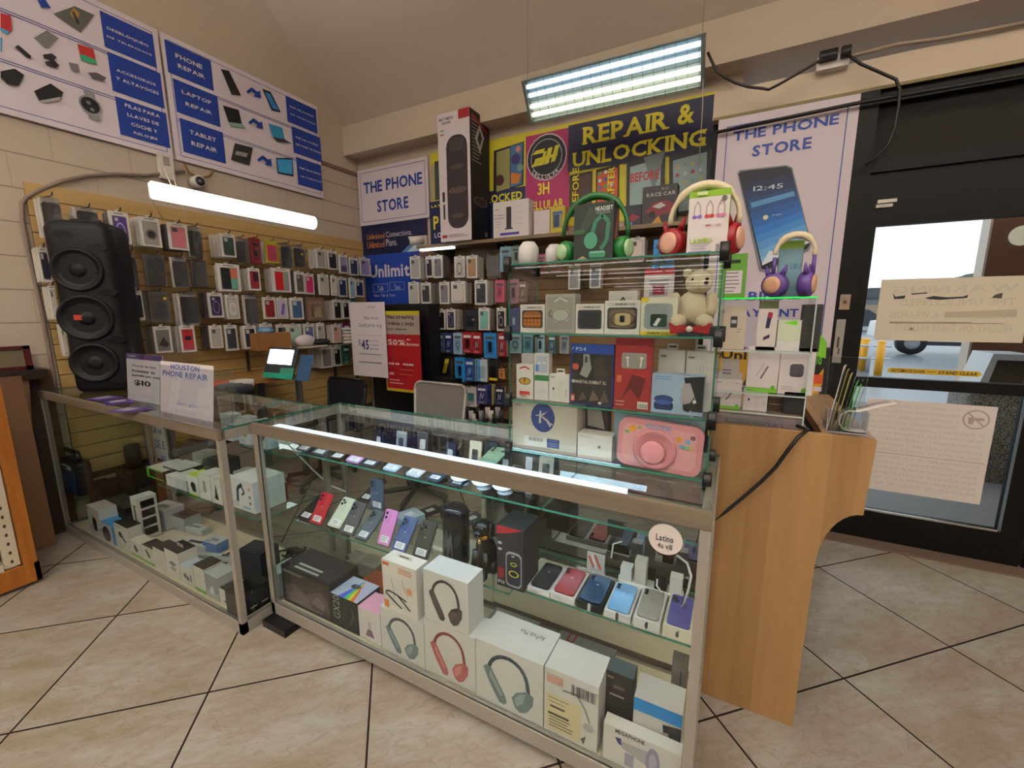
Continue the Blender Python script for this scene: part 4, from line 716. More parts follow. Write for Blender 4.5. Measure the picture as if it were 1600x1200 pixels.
# ================================================================ helpers for boxed goods
def proj(p):
    d = Vector(p)-Vector((0, 0, H)); z = d.dot(fw); return 800+FPX*d.dot(CR)/z, 600-FPX*d.dot(CU)/z
def bx(name, label, cat, bl, br, tl, Y, d, col, dec=None, z0=None, group=None, top=None, side=None, ctop=None, cside=None, tab=False, rough=.45, obj=True):
    """upright carton whose front face stands at depth Y; pixel corners give its width and height"""
    a = at(*bl, Y=Y); c = at(*br, Y=Y); e = at(*tl, Y=Y); z = (a.z if z0 is None else z0)+.0008
    x0, x1, z1 = a.x, c.x, e.z; w, h = x1-x0, z1-z; F = FY(x0, Y, z); b = B(); m = M(col, rough) if isinstance(col, str) else col
    b.prism([(0, 0), (w, 0), (w, h), (0, h)], F, -d, 0, m)
    if ctop: b.poly([(0, 0), (w, 0), (w, d), (0, d)], ctop, Fr((x0, Y, z1), (1, 0, 0), (0, 1, 0)), .0005)
    if cside: b.poly([(0, 0), (d, 0), (d, h), (0, h)], cside, FX(x1, Y, z), .0005)
    b.decals(F, w, h, dec)
    if top: b.decals(Fr((x0, Y, z1), (1, 0, 0), (0, 1, 0)), w, d, top, .001)
    if side: b.decals(FX(x1, Y, z), d, h, side, .001)
    if tab:
        k = [(.28*w, h), (.72*w, h), (.70*w, h+.018), (.30*w, h+.018)]; b.prism(k, F, -d*.5-.001, -d*.5, m); b.poly([(.36*w, h+.007), (.64*w, h+.007), (.64*w, h+.012), (.36*w, h+.012)], '2a2828', F, -d*.5+.0006)
    if not obj: return b
    return tag(b.obj(name), label, cat, group)
def flat(name, label, cat, cx, cy, z, w, d, h, col, rz=0, top=None, front=None, group=None, ctop=None):
    """carton lying flat at shelf height, centre found from a pixel"""
    z += .0008; p = at(cx, cy, Z=z+h); u = Vector((math.cos(rz), math.sin(rz), 0)); v = Vector((-math.sin(rz), math.cos(rz), 0)); o = Vector((p.x, p.y, z))-u*w/2-v*d/2
    F = Fr(o, u, v); b = B(); b.prism([(0, 0), (w, 0), (w, d), (0, d)], F, 0, h, col)
    Ft = Fr(o+Vector((0, 0, h)), u, v)
    if ctop: b.poly([(0, 0), (w, 0), (w, d), (0, d)], ctop, Ft, .0004)
    b.decals(Ft, w, d, top, .0008)
    if front: b.decals(Fr(o, u, (0, 0, 1)), w, h, front)
    return tag(b.obj(name), label, cat, group)
def HP(band, cup, lite):      # picture of over-ear headphones
    arc = [(.21, .52)]+[(.49+.29*math.cos(math.radians(a)), .55+.33*math.sin(math.radians(a))) for a in range(170, 9, -20)]+[(.80, .40)]
    L = [(.12, .58), (.17, .64), (.24, .62), (.45, .24), (.48, .14), (.44, .08), (.36, .09), (.21, .36)]; R_ = [(.60, .12), (.55, .26), (.62, .38), (.78, .47), (.87, .43), (.86, .28), (.77, .12), (.67, .07)]
    return [('l', arc, .055, band), ('p', L, cup), ('p', [(.23, .58), (.42, .22), (.38, .2), (.21, .48)], lite), ('p', R_, cup), ('p', [(.62, .15), (.59, .26), (.66, .37), (.76, .42), (.72, .25)], lite)]
WB = 'c8c4c2'; GREENST = '5fae28'
MAN = [('p', [(.62, .95), (.95, 1), (1, 1), (1, .1), (.80, .1), (.72, .35), (.68, .6)], '18181c'), ('p', [(.62, .80), (.74, .82), (.80, .62), (.86, .40), (.80, .16), (.70, .12), (.62, .25), (.60, .36), (.56, .42), (.60, .52), (.58, .62)], '9a8f96'), ('p', [(.62, .26), (.76, .32), (.84, .5), (.82, .2), (.74, .08), (.64, .12)], '1e1c20'), ('e', .84, .36, .035, 'c4c8d0')]
BUDS = [('e', .25, .36, .19, .09, '1c3468'), ('R', .06, .08, .44, .30, '142850', .06), ('e', .25, .28, .16, .05, '2c4a88')]
EARP = [('l', [(.52, .72), (.50, .2)], .012, '8c8a8a'), ('l', [(.62, .72), (.60, .2)], .012, '8c8a8a'), ('e', .52, .74, .03, .03, 'a8a6a6'), ('e', .63, .74, .03, .03, 'a8a6a6'), ('R', .18, .42, .26, .52, '3a3838', .02), ('l', [(.22, .42), (.22, .15)], .01, '9a9898'), ('R', .80, .2, .92, .5, 'b8b4b4', .02), ('r', .08, .88, .3, .91, '6a6868')]
# ================================================================ on the left counter
zt = ZT
t = thing('party_speaker', (-3.535, 1.2, zt), 'tall black tower speaker with three woofers standing on left counter', 'speaker')
zh = 1.985; SB_ = M('0a0a0b', .5, 0, 0, .25); rings = []; th = math.radians(48); WU = Vector((math.cos(th), math.sin(th), 0)); WV = Vector((-math.sin(th), math.cos(th), 0)); WC = Vector((-3.535, 1.20, 0)); hw, hd = .165, .14
for k, q, lean in ((0, .82, 0), (.012, .9, 0), (.03, .94, 0), (.22, .95, -.01), (.36, .93, -.02), (.5, .97, -.03), (.64, .95, -.04), (.8, 1.0, -.05), (.95, 1.0, -.06), (.985, .93, -.06), (1, .78, -.06)):
    rings.append([tuple(WC+Vector((lean*.6, 0, zt+.003+(zh-zt-.003)*k))+WU*a*q+WV*c*q) for a, c in rrect(-hw, -hd, hw, hd, .07, 5)])
b = B(); b.loft(rings, SB_); b.obj('cabinet', t)
def SF(a, z, out=0): return Fr(WC+Vector((-.036*(z-zt)/(zh-zt), 0, z))+WU*a-WV*(hd*.955+out), WU, (0, 0, 1))
wfs = []
for i, z in enumerate((1.70, 1.42, 1.15)):
    Rr = (.125, .135, .120)[i]; F = SF(-.02, z, .0)
    b = B(); b.lathe([(Rr, -.015), (Rr, .012), (Rr-.014, .018), (Rr-.02, .006), (Rr-.05, -.001), (.045, -.004), (.04, .006), (.02, .012), (.001, .013)], F, M('0d0d0e', .5, 0, 0, .25), 32); wf = b.obj('woofer', t); wfs.append(wf)
b = B(); b.box(-.075, -.012, .008, -.03, .018, .012, 'a8371a', SF(0, 1.42)); b.obj('badge', wfs[1], 'small orange badge')
for a, z in ((-.06, 1.90), (.085, 1.83), (.10, 1.57), (.10, 1.285), (.09, 1.04)):
    b = B(); b.prism(ellp(0, 0, .05, .022), SF(a, z), -.02, .006, M('040405', .3)); b.obj('port', t)
b = B(); hp = WC+Vector((-.036, 0, zh-.02)); b.tube([hp-WU*.08, hp-WU*.07+Vector((0, 0, .035)), hp+WU*.07+Vector((0, 0, .035)), hp+WU*.08], .012, SB_, 8); b.obj('handle', t)
b = B(); b.ell((-3.62, 1.12, 2.012), (.07, .05, .022), BAG, 12, 6); tag(b.obj('plastic_wrap'), 'crumpled clear plastic lying on top of the tower speaker', 'plastic wrap')
for i, (px, py, rz) in enumerate(((165, 622, .1), (185, 628, -.25), (205, 640, .3))):
    flat('flyer', ('purple flyer lying by the tower speaker foot', 'purple and grey flyer in front of the tower speaker', 'purple flyer half under the price stand')[i], 'flyer', px, py, zt+.001+.0012*i, .16, .11, .001, '4a2f7a', rz, [('r', .1, .2, .6, .8, '8a8494'), ('r', .65, .1, .9, .9, '2f1c5a')], None, 'flyers')
t = thing('price_stand', (-2.9, 1.12, zt), 'white price stand reading $10, purple header, beside tower speaker', 'price sign')
a = at(206, 637, Y=1.07); c = at(254, 640, Y=1.07); h_ = .262; F = Fr((a.x-.03, 1.07, zt+.0), (1, 0, 0), (0, .09, 1)); w_ = c.x-a.x+.05
b = B(); b.box(0, 0, -.003, w_, h_, 0, 'cbc5c6', F); b.decals(F, w_, h_, [('r', 0, .89, 1, 1, '3c2a68'), ('r', .06, .935, .28, .96, 'a89fc0'), ('t', 'Oferta de hoy', .16, .72, .84, .775, '2a2628'), ('t', 'Protector de', .16, .62, .80, .675, '2a2628'), ('t', 'pantalla por solo', .16, .52, .93, .575, '2a2628'), ('t', '$10', .22, .33, .68, .46, '1a1a1c')]); b.obj('price_card', t)
b = B(); b.box(0, 0, .0012, w_, h_, .004, ACRY, F); b.box(0, .0, -.08, w_, .004, .0, ACRY, F); b.obj('acrylic_holder', t)
t = thing('sign_holder', (-2.45, 1.02, zt), 'clear stand with a white blue-lettered repair sheet on left counter edge', 'sign')
a = at(251, 643, Y=1.0); c = at(331, 645, Y=1.0); w_, h_ = c.x-a.x, .250; F = Fr((a.x, 1.0, zt+.002), (1, 0, 0), (0, .12, 1))
b = B(); b.box(0, 0, -.002, w_, h_, 0, 'cfc6c8', F); b.decals(F, w_, h_, [('t', 'HOUSTON', .21, .86, .76, .965, '3a5c9c'), ('t', 'PHONE REPAIR', .05, .72, .91, .83, '3a5c9c'), ('r', .2, .695, .8, .70, '8a86a0'), ('t', 'G', .34, .205, .42, .25, '4a70b8', 0), ('t', 'o', .43, .205, .49, .235, 'b85040', 0), ('t', 'o', .50, .205, .56, .235, 'b89a40', 0), ('t', 'gle', .57, .19, .72, .25, '4a70b8', 0), ('r', .16, .115, .84, .12, '8a86a0'), ('T', '@ phone repair', .3, .06, .72, .085, '5a5470')]); b.obj('printed_sheet', t)
b = B(); b.box(-.003, 0, .001, w_+.16, h_*.93, .003, ACRY, F); b.box(-.003, 0, .0, w_+.16, .003, .09, ACRY, F); b.obj('acrylic_holder', t)
# ================================================================ bottom of the middle counter
z = MCZ; G = 'boxed goods on the deck of the middle counter'
bx('gadget_box', 'small white and blue box at left end of the lit counter deck', 'box', (424, 941), (441, 949), (423, 892), 1.12, .12, 'a9b4bc', [('R', .3, .3, .7, .6, '5a6470', .1)], z)
bx('keyboard_box', 'dark photo printed box with white lettering on its top edge', 'box', (446, 951), (520, 984), (444, 884), 1.115, .16, '231f22', [('r', .03, .08, .97, .94, '37302f'), ('p', [(.05, .5), (.3, .62), (.5, .45), (.8, .7), (.95, .5), (.95, .2), (.05, .2)], '5a4c4a'), ('p', [(.1, .25), (.3, .5), (.55, .35), (.6, .15), (.2, .1)], '6e5e5c'), ('p', [(.6, .3), (.75, .55), (.9, .4), (.85, .2)], '75656a'), ('x', .05, .86, .5, .9, 2, '8a8686', .02), ('x', .1, .1, .9, .14, 2, '7a7470', .02)], z, None, [('x', .22, .1, .84, .26, 2, 'a8a8a8', .07)], None, '2a282a')
RB = [('p', [(0, 0), (.3, 0), (.5, 1), (0, 1)], '9aa6b8'), ('p', [(.3, 0), (.5, 0), (.5, 1)], '4a58c8'), ('p', [(.5, 0), (.64, 0), (.5, 1)], '3ab86a'), ('p', [(.64, 0), (.76, 0), (.5, 1)], 'c8c02a'), ('p', [(.76, 0), (.88, 0), (.5, 1)], 'c8642a'), ('p', [(.88, 0), (1, 0), (1, 1), (.5, 1)], 'a8a8c4')]
bx('headset_box', 'black headset box with a rainbow foil top and sideways lettering', 'box', (521, 985), (562, 1003), (519, 927), 1.115, .13, '1a1d1c', [('r', .52, .05, .54, .95, '3a4a3c'), ('l', [(.68, .2), (.84, .55), (.78, .75)], .03, '5a5c58')], z, None, RB+[('R', .3, .5, .6, .7, '3a3c42', .08)])
o = bpy.data.objects['headset_box']; b = B(); a = at(521, 985, Y=1.115); b.text(Fr((a.x+.055, 1.1145, z+.04), (0, 0, 1), (-1, 0, 0)), 'GX20', 0, 0, .11, .04, '9a9c98', .0006, 0); b.obj('lettering', o)
bx('perfume_box', 'narrow white box with pink lid and a small bottle picture', 'box', (563, 1003), (597, 1019), (562, 948), 1.115, .1, 'cfc6c6', [('r', .44, .32, .56, .62, 'b0a0a8'), ('p', [(.3, .15), (.7, .15), (.6, .38), (.4, .38)], '8a6878')], z, None, None, None, 'd49ab8', None)
bx('headphone_box', 'white headphone box picturing teal grey cups, under the orange printed box', 'box', (598, 1022), (665, 1056), (599, 949), 1.11, .10, WB, HP('4f5458', '6a7a80', '8a9a9e'), z, 'headphone boxes')
bx('headphone_box', 'white headphone box picturing red cups, under another headphone box', 'box', (666, 1057), (744, 1093), (666, 967), 1.11, .11, WB, HP('7c3438', 'a8585a', 'c07a78'), z, 'headphone boxes')
zz = at(666, 967, Y=1.11).z; bx('headphone_box', 'white headphone box picturing dark cups, on top of the red one', 'box', (664, 967), (733, 1002), (655, 886), 1.112, .10, WB, HP('3a3230', '4a403c', '5a4e48'), zz+.001, 'headphone boxes')
zz = at(599, 949, Y=1.11).z; bx('neckband_box', 'white and orange box picturing neckband earphones', 'box', (601, 956), (653, 968), (598, 873), 1.112, .07, 'd3ccc6', [('r', .02, .9, .22, .96, 'c8562c'), ('x', .48, .82, .9, .9, 3, 'c8805a', .02), ('l', [(.28, .68), (.28, .6), (.36, .36), (.3, .26)], .012, '6a605c'), ('l', [(.6, .7), (.62, .6), (.74, .38)], .012, '6a605c'), ('l', [(.08, .36), (.2, .4), (.45, .36), (.7, .3)], .04, '3a3430'), ('l', [(.08, .34), (.55, .12)], .04, '3a3430'), ('l', [(.45, .36), (.8, .14)], .04, '3a3430'), ('e', .8, .52, .08, .08, 'd08a60'), ('r', .04, .05, .16, .2, 'c8743c')], zz+.001, tab=True)
bx('headphone_box', 'large white headphone box, blue grey cups, lettering on its top', 'box', (745, 1095), (848, 1145), (744, 997), 1.105, .155, WB, HP('3c4250', '6a787c', '8c9a9c'), z, 'headphone boxes', None)
o = bpy.data.objects['headphone_box.003'] if 'headphone_box.003' in bpy.data.objects else None
a = at(745, 1095, Y=1.105); c = at(848, 1145, Y=1.105); e = at(744, 997, Y=1.105); b = B(); b.text(Fr((c.x-.04, 1.105+.115, e.z), (-1, 0, 0), (0, -1, 0)), 'AirPods Max', 0, 0, .095, .022, '4a4a4c', .0008, 0); b.obj('lettering', o)
bx('headphone_box', 'white box with barcode stickers and pale headphones, right of the large one', 'box', (850, 1145), (932, 1183), (850, 1040), 1.105, .13, WB, [('l', [(.35, .74), (.62, .76), (.78, .58), (.86, .42)], .04, '8a8886'), ('e', .84, .34, .1, .09, 'a8a4a2'), ('p', [(.7, .12), (.8, .2), (.76, .05)], '5a5650'), ('r', .04, .06, .70, .62, 'c9bc98'), ('x', .08, .5, .5, .56, 2, '7a7060', .012), ('r', .12, .42, .4, .45, '4a4438'), ('r', .08, .3, .48, .335, '4a4438'), ('x', .1, .12, .6, .26, 4, '5a5244', .015), ('b', .52, .74, .95, .9, '3a3836'), ('r', .06, .80, .36, .92, 'b88c80'), ('x', .08, .82, .34, .9, 3, 'd0a89a', .012)], z, 'headphone boxes')
bx('charger_box', 'slim dark box with clear lid behind the megaphone box', 'box', (943, 1130), (986, 1143), (948, 1046), 1.19, .06, '2a2624', [('r', .08, .9, .3, .93, '8a7a70'), ('r', .3, .76, .7, .81, '5a504a'), ('r', .18, .64, .7, .67, '9a948e'), ('x', .2, .1, .8, .5, 8, '4a423c', .02)], z, None, None, None, '4a5458')
bx('earbud_box', 'blue topped box with earbuds and a profile, at counter right end', 'box', (988, 1143), (1062, 1179), (991, 1088), 1.15, .10, 'b7b2ae', [('r', 0, .80, 1, 1, '1f78c0')]+BUDS+[(k[0],)+((([(a, c*.78) for a, c in k[1]], k[2])) if k[0] == 'p' else (k[1], k[2]*.78, k[3], k[4], k[5]) if len(k) > 5 else k[1:]) for k in MAN[:3]], z)
bx('megaphone_box', 'white box picturing a grey and purple megaphone, front right corner', 'box', (941, 1196), (1060, 1250), (950, 1131), 1.105, .04, 'cdc7c2', [('t', 'MEGAPHONE', .16, .86, .55, .97, '2a2828'), ('p', [(.16, .74), (.24, .76), (.28, .55), (.2, .6)], '3c3a78'), ('p', [(.24, .7), (.62, .74), (.66, .3), (.26, .52)], 'a8a2a4'), ('e', .66, .5, .09, .22, '8c86a0'), ('e', .66, .5, .05, .14, 'a8a2b8'), ('r', .3, .1, .42, .45, '9a92a8')], z)
flat('cable_bag', 'flat clear bag of cables on the deck behind the large headphone box', 'bag', 800, 972, z, .22, .14, .012, M('a9aaa6', .25), -.05, [('l', [(.1, .4), (.3, .6), (.5, .4), (.7, .65), (.9, .5)], .015, 'a83a3a'), ('l', [(.2, .3), (.6, .2)], .015, 'd0d0d0'), ('l', [(.7, .3), (.85, .45), (.8, .2)], .015, '3a3a3a')])
flat('padded_envelope', 'flat grey envelope with a red letter lying behind the barcode box', 'envelope', 912, 1010, z, .24, .16, .012, '8f959c', -.12, [('l', [(.12, .75), (.3, .75), (.3, .45), (.2, .45), (.2, .75)], .03, 'a8383a'), ('r', .42, 0, .43, 1, '7a8088'), ('o', .7, .5, .05, .05, .01, 'b8bec4')])
bx('foil_package', 'grey package with rainbow foil standing by the right end glass', 'package', (1046, 1100), (1070, 1112), (1052, 1026), 1.27, .03, '5f5a54', [('p', [(.1, .3), (.9, .3), (.5, .6)], '4ab87a'), ('p', [(.5, .6), (.9, .3), (.9, .45)], 'c88a3a'), ('p', [(.1, .3), (.5, .6), (.2, .5)], '6a6ac8'), ('r', .55, .62, .62, .85, '1a1a1a'), ('r', .05, .05, .95, .28, '1e1e20')], z)
for i, (px, py, w_, d_, h_, c_, l_) in enumerate(((522, 872, .15, .1, .06, '7c7872', 'grey flat box, leftmost of three on counter deck back'), (556, 869, .10, .09, .06, '9a958c', 'pale box, middle of three on the counter deck back'), (582, 876, .12, .10, .075, '8d8880', 'grey box, right of three on the counter deck back'), (590, 905, .13, .1, .07, 'a8502c', 'orange box behind the neckband box'), (560, 912, .13, .1, .045, '2e2e2e', 'black box with orange mark behind the rainbow foil box'), (470, 878, .2, .1, .05, '767470', 'grey box behind the photo printed keyboard box'))):
    flat('small_carton', l_, 'box', px, py, z, w_, d_, h_, c_, .08*(i % 3-1), [('r', .3, .4, .7, .6, 'b8642c')] if i == 4 else [('x', .15, .3, .8, .7, 3, '5a564e', .04)], None, 'cartons on the deck')
flat('earbud_case_box', 'white box with dark earbud picture beside the pink lidded one', 'box', 588, 938, z, .09, .09, .07, 'b9bcc0', .1, [('R', .3, .3, .7, .7, '1e1e22', .1)])
# ================================================================ phones leaning on the middle shelf
def phone(label, bl, br, tl, Y, z, col, cams=2, lab=True, stand=True, grp='phones leaning on the middle shelf', L=.148, rough=.3):
    a = at(*bl, Y=Y); c = at(*br, Y=Y); w = min(max(c.x-a.x, .05), .080); x0 = (a.x+c.x)/2-w/2; best = None
    zb = max(a.z, z+.006)
    for i in range(4, 60):
        dy = L*i/60; dz = math.sqrt(L*L-dy*dy); q = proj((x0, Y+dy, zb+dz)); e = (q[1]-tl[1])**2+.3*(q[0]-tl[0])**2
        if best is None or e < best[0]: best = (e, dy, dz)
    _, dy, dz = best; F = Fr((x0, Y, zb), (1, 0, 0), (0, dy, dz))
    t = thing('smartphone', F.p(w/2, L/2, 0), label, 'phone', grp)
    b = B(); b.prism(rrect(0, 0, w, L, .010), F, -.008, 0, M(col, rough)); b.decals(F, w, L, [('e', .5, .55, .06, .06*w/L, 'a8a8aa')] if cams else None, .0004); b.obj('body', t)
    if cams:
        b = B(); s = .40*w; b.prism(rrect(.07*w, L-.04-s*.75, .07*w+s, L-.008, .008), F, 0, .0015, M(col, .2))
        for j in range(cams): b.cyl(F.p(.07*w+s*(.3 if j != 2 else .72), L-.018-.018*(j if j < 2 else .5), .001), F.p(.07*w+s*(.3 if j != 2 else .72), L-.018-.018*(j if j < 2 else .5), .003), .0062, M('15151a', .1), n=12)
        b.obj('camera_bump', t)
    if lab: b = B(); b.box(.2*w, .07*L, 0, .86*w, .25*L, .0009, 'd6d6d4', F); b.decals(F.off(.2*w, .07*L, .0009), .66*w, .18*L, [('x', .1, .2, .9, .7, 3, '5a5a60', .09)], .0003); b.obj('price_label', t)
    if stand:
        b = B(); b.prism(rrect(-.004, -.004, w+.004, L*.8, .008), F, -.0115, -.009, ACRY); b.prism([(-.004, -.006), (w+.004, -.006), (w+.004, -.003), (-.004, -.003)], F, -.0115, .012, ACRY)
        p = F.p(w/2, L*.6, -.012); b.prism([(w*.2, 0), (w*.8, 0), (w*.8, p.z-z-.002), (w*.2, p.z-z-.002)], FY(x0, p.y+.004, z+.001), -.003, 0, ACRY)
        tag(b.obj('phone_stand'), 'clear acrylic easel holding the '+label.split(' on ')[0].split(',')[0], 'stand', 'clear easels')
    return t
Y1 = 1.235
for l_, bl, br, tl, c_, n_ in (('black phone with price label on middle shelf, leftmost', (463, 807), (482, 812), (480, 776), '221c1e', 0), ('red phone with price label on middle shelf', (483, 815), (501, 821), (503, 769), 'a81a2c', 2), ('cream phone with three lenses on middle shelf', (510, 820), (530, 826), (535, 777), 'b9bcA8'.lower(), 3), ('graphite phone leaning left of slate phone', (531, 831), (551, 838), (554, 782), '4a4a4c', 3), ('slate blue grey phone left of the pink phone', (554, 843), (572, 849), (577, 797), '4a535c', 3), ('pink phone leaning on middle shelf', (589, 848), (607, 853), (606, 790), 'c07ab4', 2), ('navy blue phone right of the pink phone', (610, 858), (631, 866), (632, 805), '324a78', 3), ('black glossy phone, rightmost leaning on middle shelf', (643, 868), (666, 875), (660, 812), '242424', 3)):
    phone(l_, bl, br, tl, Y1, MIZ, c_, n_)
phone('dark brown phone leaning in the second row, left', (560, 779), (575, 782), (567, 750), 1.40, MIZ, '2c2426', 0); phone('blue grey phone leaning in the second row, right', (579, 793), (598, 797), (587, 755), 1.38, MIZ, '44566c', 2)
for i, (px, py, c_, l_) in enumerate(((672, 797, '1c1a1c', 'black phone lying flat behind the leaning phones'), (708, 795, '1e2c50', 'navy tablet lying flat left of the dog figure'), (640, 803, '9aa8b0', 'pale boxed gadget lying behind the blue phones'), (738, 809, '3a4a58', 'grey blue phone lying flat by the dog figure'))):
    flat('smartphone' if i != 1 else 'tablet', l_, 'phone', px, py, MIZ+.001, (.08, .15, .1, .08)[i], .11, (.009, .009, .04, .009)[i], M(c_, .2), -.35, [('R', .3, .3, .7, .7, 'b8bcc0', .05)], None, 'devices lying flat')
# black wrapped speaker, dog figure, dark speaker box
t = thing('wrapped_speaker', at(707, 876, Z=MIZ), 'black cylinder speaker wrapped in glossy plastic on middle shelf', 'speaker')
a = at(707, 878, Y=1.26); b = B(); rings = []
for k, q in ((0, .7), (.03, .95), (.1, 1), (.85, 1), (.95, .9), (1, .55)): rings.append([(a.x+.055*q*math.cos(6.283*j/20), 1.29+.05*q*math.sin(6.283*j/20), MIZ+.002+.25*k) for j in range(20)])
b.loft(rings, M('101012', .12)); b.obj('body', t)
b = B(); F = FY(a.x, 1.236, MIZ)
for k in range(7): b.poly([(-.03+.008*k, .05+.02*(k % 3)), (-.026+.008*k, .05+.02*(k % 3)), (-.02+.006*k, .15+.01*(k % 4)), (-.026+.006*k, .12)], M('4a4a4e', .15), F, .0)  # grey slivers painted in as glints on the black wrap
b.tube([(a.x-.05, 1.27, MIZ+.19), (a.x-.045, 1.25, MIZ+.235), (a.x+.045, 1.25, MIZ+.24), (a.x+.052, 1.27, MIZ+.2)], .006, M('1c1c1e', .1), 8); b.obj('plastic_wrap', t)
t = thing('dog_figurine', at(757, 900, Z=MIZ), 'black dog figurine with gold collar and charm on middle shelf', 'figurine')
a = at(757, 890, Y=1.28); X, Yd_ = a.x, 1.29; MIZ += .004; K = M('15130f', .3)
b = B(); b.loft([[(X+r*math.cos(6.283*j/16)*sx, Yd_+oy+r*math.sin(6.283*j/16), MIZ+.002+zz) for j in range(16)] for r, sx, oy, zz in ((.03, 1, .02, 0), (.055, .9, .02, .01), (.058, .85, .02, .05), (.048, .85, .01, .09), (.04, .85, -.002, .12), (.026, 1, -.008, .145), (.024, 1, -.01, .165))], K)
hz = MIZ+.19; b.ell((X, Yd_-.012, hz), (.034, .036, .032), K); b.ell((X, Yd_-.045, hz-.008), (.019, .026, .016), K); b.ell((X, Yd_-.068, hz-.002), (.007, .006, .005), '050505')
for s in (-1, 1):
    b.ell((X+s*.036, Yd_-.012, hz-.004), (.011, .018, .03), K); b.tube([(X+s*.022, Yd_-.03, MIZ+.1), (X+s*.024, Yd_-.045, MIZ+.05), (X+s*.024, Yd_-.048, MIZ+.006), (X+s*.024, Yd_-.062, MIZ+.006)], [.015, .012, .011, .009], K, 10)
    b.ell((X+s*.038, Yd_+.01, MIZ+.03), (.022, .04, .03), K); b.ell((X+s*.013, Yd_-.043, hz+.01), (.004, .003, .004), M('6a5a3a', .1))
b.obj('body', t)
b = B(); b.lathe([(.027, 0), (.030, .004), (.030, .014), (.027, .018)], Fr((X, Yd_-.009, hz-.042), (1, 0, 0), (0, 1, 0)), M('a8742a', .25, .9), 20); b.ell((X, Yd_-.043, hz-.045), (.008, .006, .010), M('d8b878', .2, .9)); b.obj('collar', t, 'gold collar with round charm'); MIZ -= .004
bx('speaker_box', 'charcoal box with red top picturing a small ring light speaker', 'box', (777, 911), (818, 920), (774, 819), 1.245, .13, '262426', [('p', [(0, 1), (1, 1), (.4, .9), (0, .86)], '9a1c28'), ('e', .12, .72, .08, .05, 'a8a6a6'), ('e', .12, .62, .08, .05, 'a8a6a6'), ('R', .34, .04, .94, .62, '8a8a96', .18), ('R', .38, .07, .90, .58, '22242c', .16), ('o', .64, .26, .19, .12, .05, 'b8b03a'), ('o', .64, .42, .12, .075, .04, 'b8b03a'), ('e', .62, .55, .06, .02, 'c8c8d0'), ('R', .06, .14, .28, .32, '7a1c22', .04), ('t', 'IP66', .05, .05, .3, .11, 'a8a4a4')], MIZ, None, None, [('x', .1, .3, .9, .9, 9, '3a383a', .02)], '1c2426')
# ================================================================ boxed phones on the middle shelf
PB = [((823, 934), (859, 949), WB, '15161a', 'black', .02), ((859, 949), (898, 960), WB, '8e1a20', 'red', .026), ((899, 959), (941, 971), '1b1b1e', '1e4468', 'deep blue', .028), ((942, 972), (985, 988), WB, '6a9ac8', 'sky blue', .026), ((987, 990), (1031, 1001), WB, '9a948c', 'silver', .034), ((1033, 1009), (1080, 1023), 'd0c8b8', '4a4890', 'violet', .040)]
for i, (bl, br, bc, pc, w_, hh) in enumerate(PB):
    a = at(*bl, Y=1.262); c = at(*br, Y=1.262); x0, w = a.x+.002, c.x-a.x-.004; d = .165; b = B()
    b.box(x0, 1.262, MIZ+.001, x0+w, 1.262+d, MIZ+hh, bc); b.decals(FY(x0, 1.262, MIZ), w, hh, [('e', .5, .5, .06, .06*w/hh, '4a4644' if bc != '1b1b1e' else 'b8b8b8'), ('e', .54, .78, .02, .03*w/hh, '4a4644' if bc != '1b1b1e' else 'b8b8b8')] if i > 1 else [('x', .1, .2, .6, .6, 3, '8a8684', .05)])
    tag(b.obj('phone_box'), f'{"black" if i == 2 else "white" if i < 5 else "cream"} phone box under the {w_} phone in the row on middle shelf', 'box', 'phone boxes in a row')
    t = thing('smartphone', (x0+w/2, 1.262+d/2, MIZ+hh), f'{w_} phone lying on its box in the middle shelf row', 'phone', 'phones on their boxes')
    F = Fr((x0+.008, 1.262+.008, MIZ+hh+.0005), (1, 0, 0), (0, 1, 0)); pw, pl = w-.016, d-.016; b = B(); b.prism(rrect(0, 0, pw, pl, .011), F, 0, .0085, M(pc, .18, .2)); b.decals(F, pw, pl, [('e', .5, .62, .07, .07*pw/pl, 'b8b4b0' if i != 4 else '2a2a2a')], .009); b.obj('body', t)
    b = B(); b.prism(rrect(.05*pw, .70*pl, .42*pw, .96*pl, .007), F, .0085, .0098, M(pc, .15, .2))
    for q in range(3 if i == 5 else 2): b.cyl(F.p(.15*pw+(.1*pw if q == 2 else 0), (.77+.1*(q % 2))*pl, .0098), F.p(.15*pw+(.1*pw if q == 2 else 0), (.77+.1*(q % 2))*pl, .0118), .0065, M('101014', .1), n=12)
    b.obj('camera_bump', t)
t = thing('power_strip', at(1020, 896, Z=MIZ), 'white power strip with plugs at the back of the middle shelf', 'power strip')
p0 = at(967, 884, Y=1.45); p1 = at(1070, 905, Y=1.45); zz = MIZ+.002; b = B(); b.prism(rrect(p0.x, 1.43, p1.x, 1.475, .02), Fr((0, 0, zz), (1, 0, 0), (0, 1, 0)), 0, .036, 'c9c4be'); b.obj('strip', t)
for i, (dx, h_, c_) in enumerate(((.0, .05, WB), (.05, .09, 'b8b2aa'), (.12, .055, '151515'), (.17, .06, 'c4beb8'))):
    b = B(); b.box(p0.x+.01+dx, 1.432, zz+.036, p0.x+.05+dx, 1.472, zz+.036+h_, c_); b.obj('plug', t)
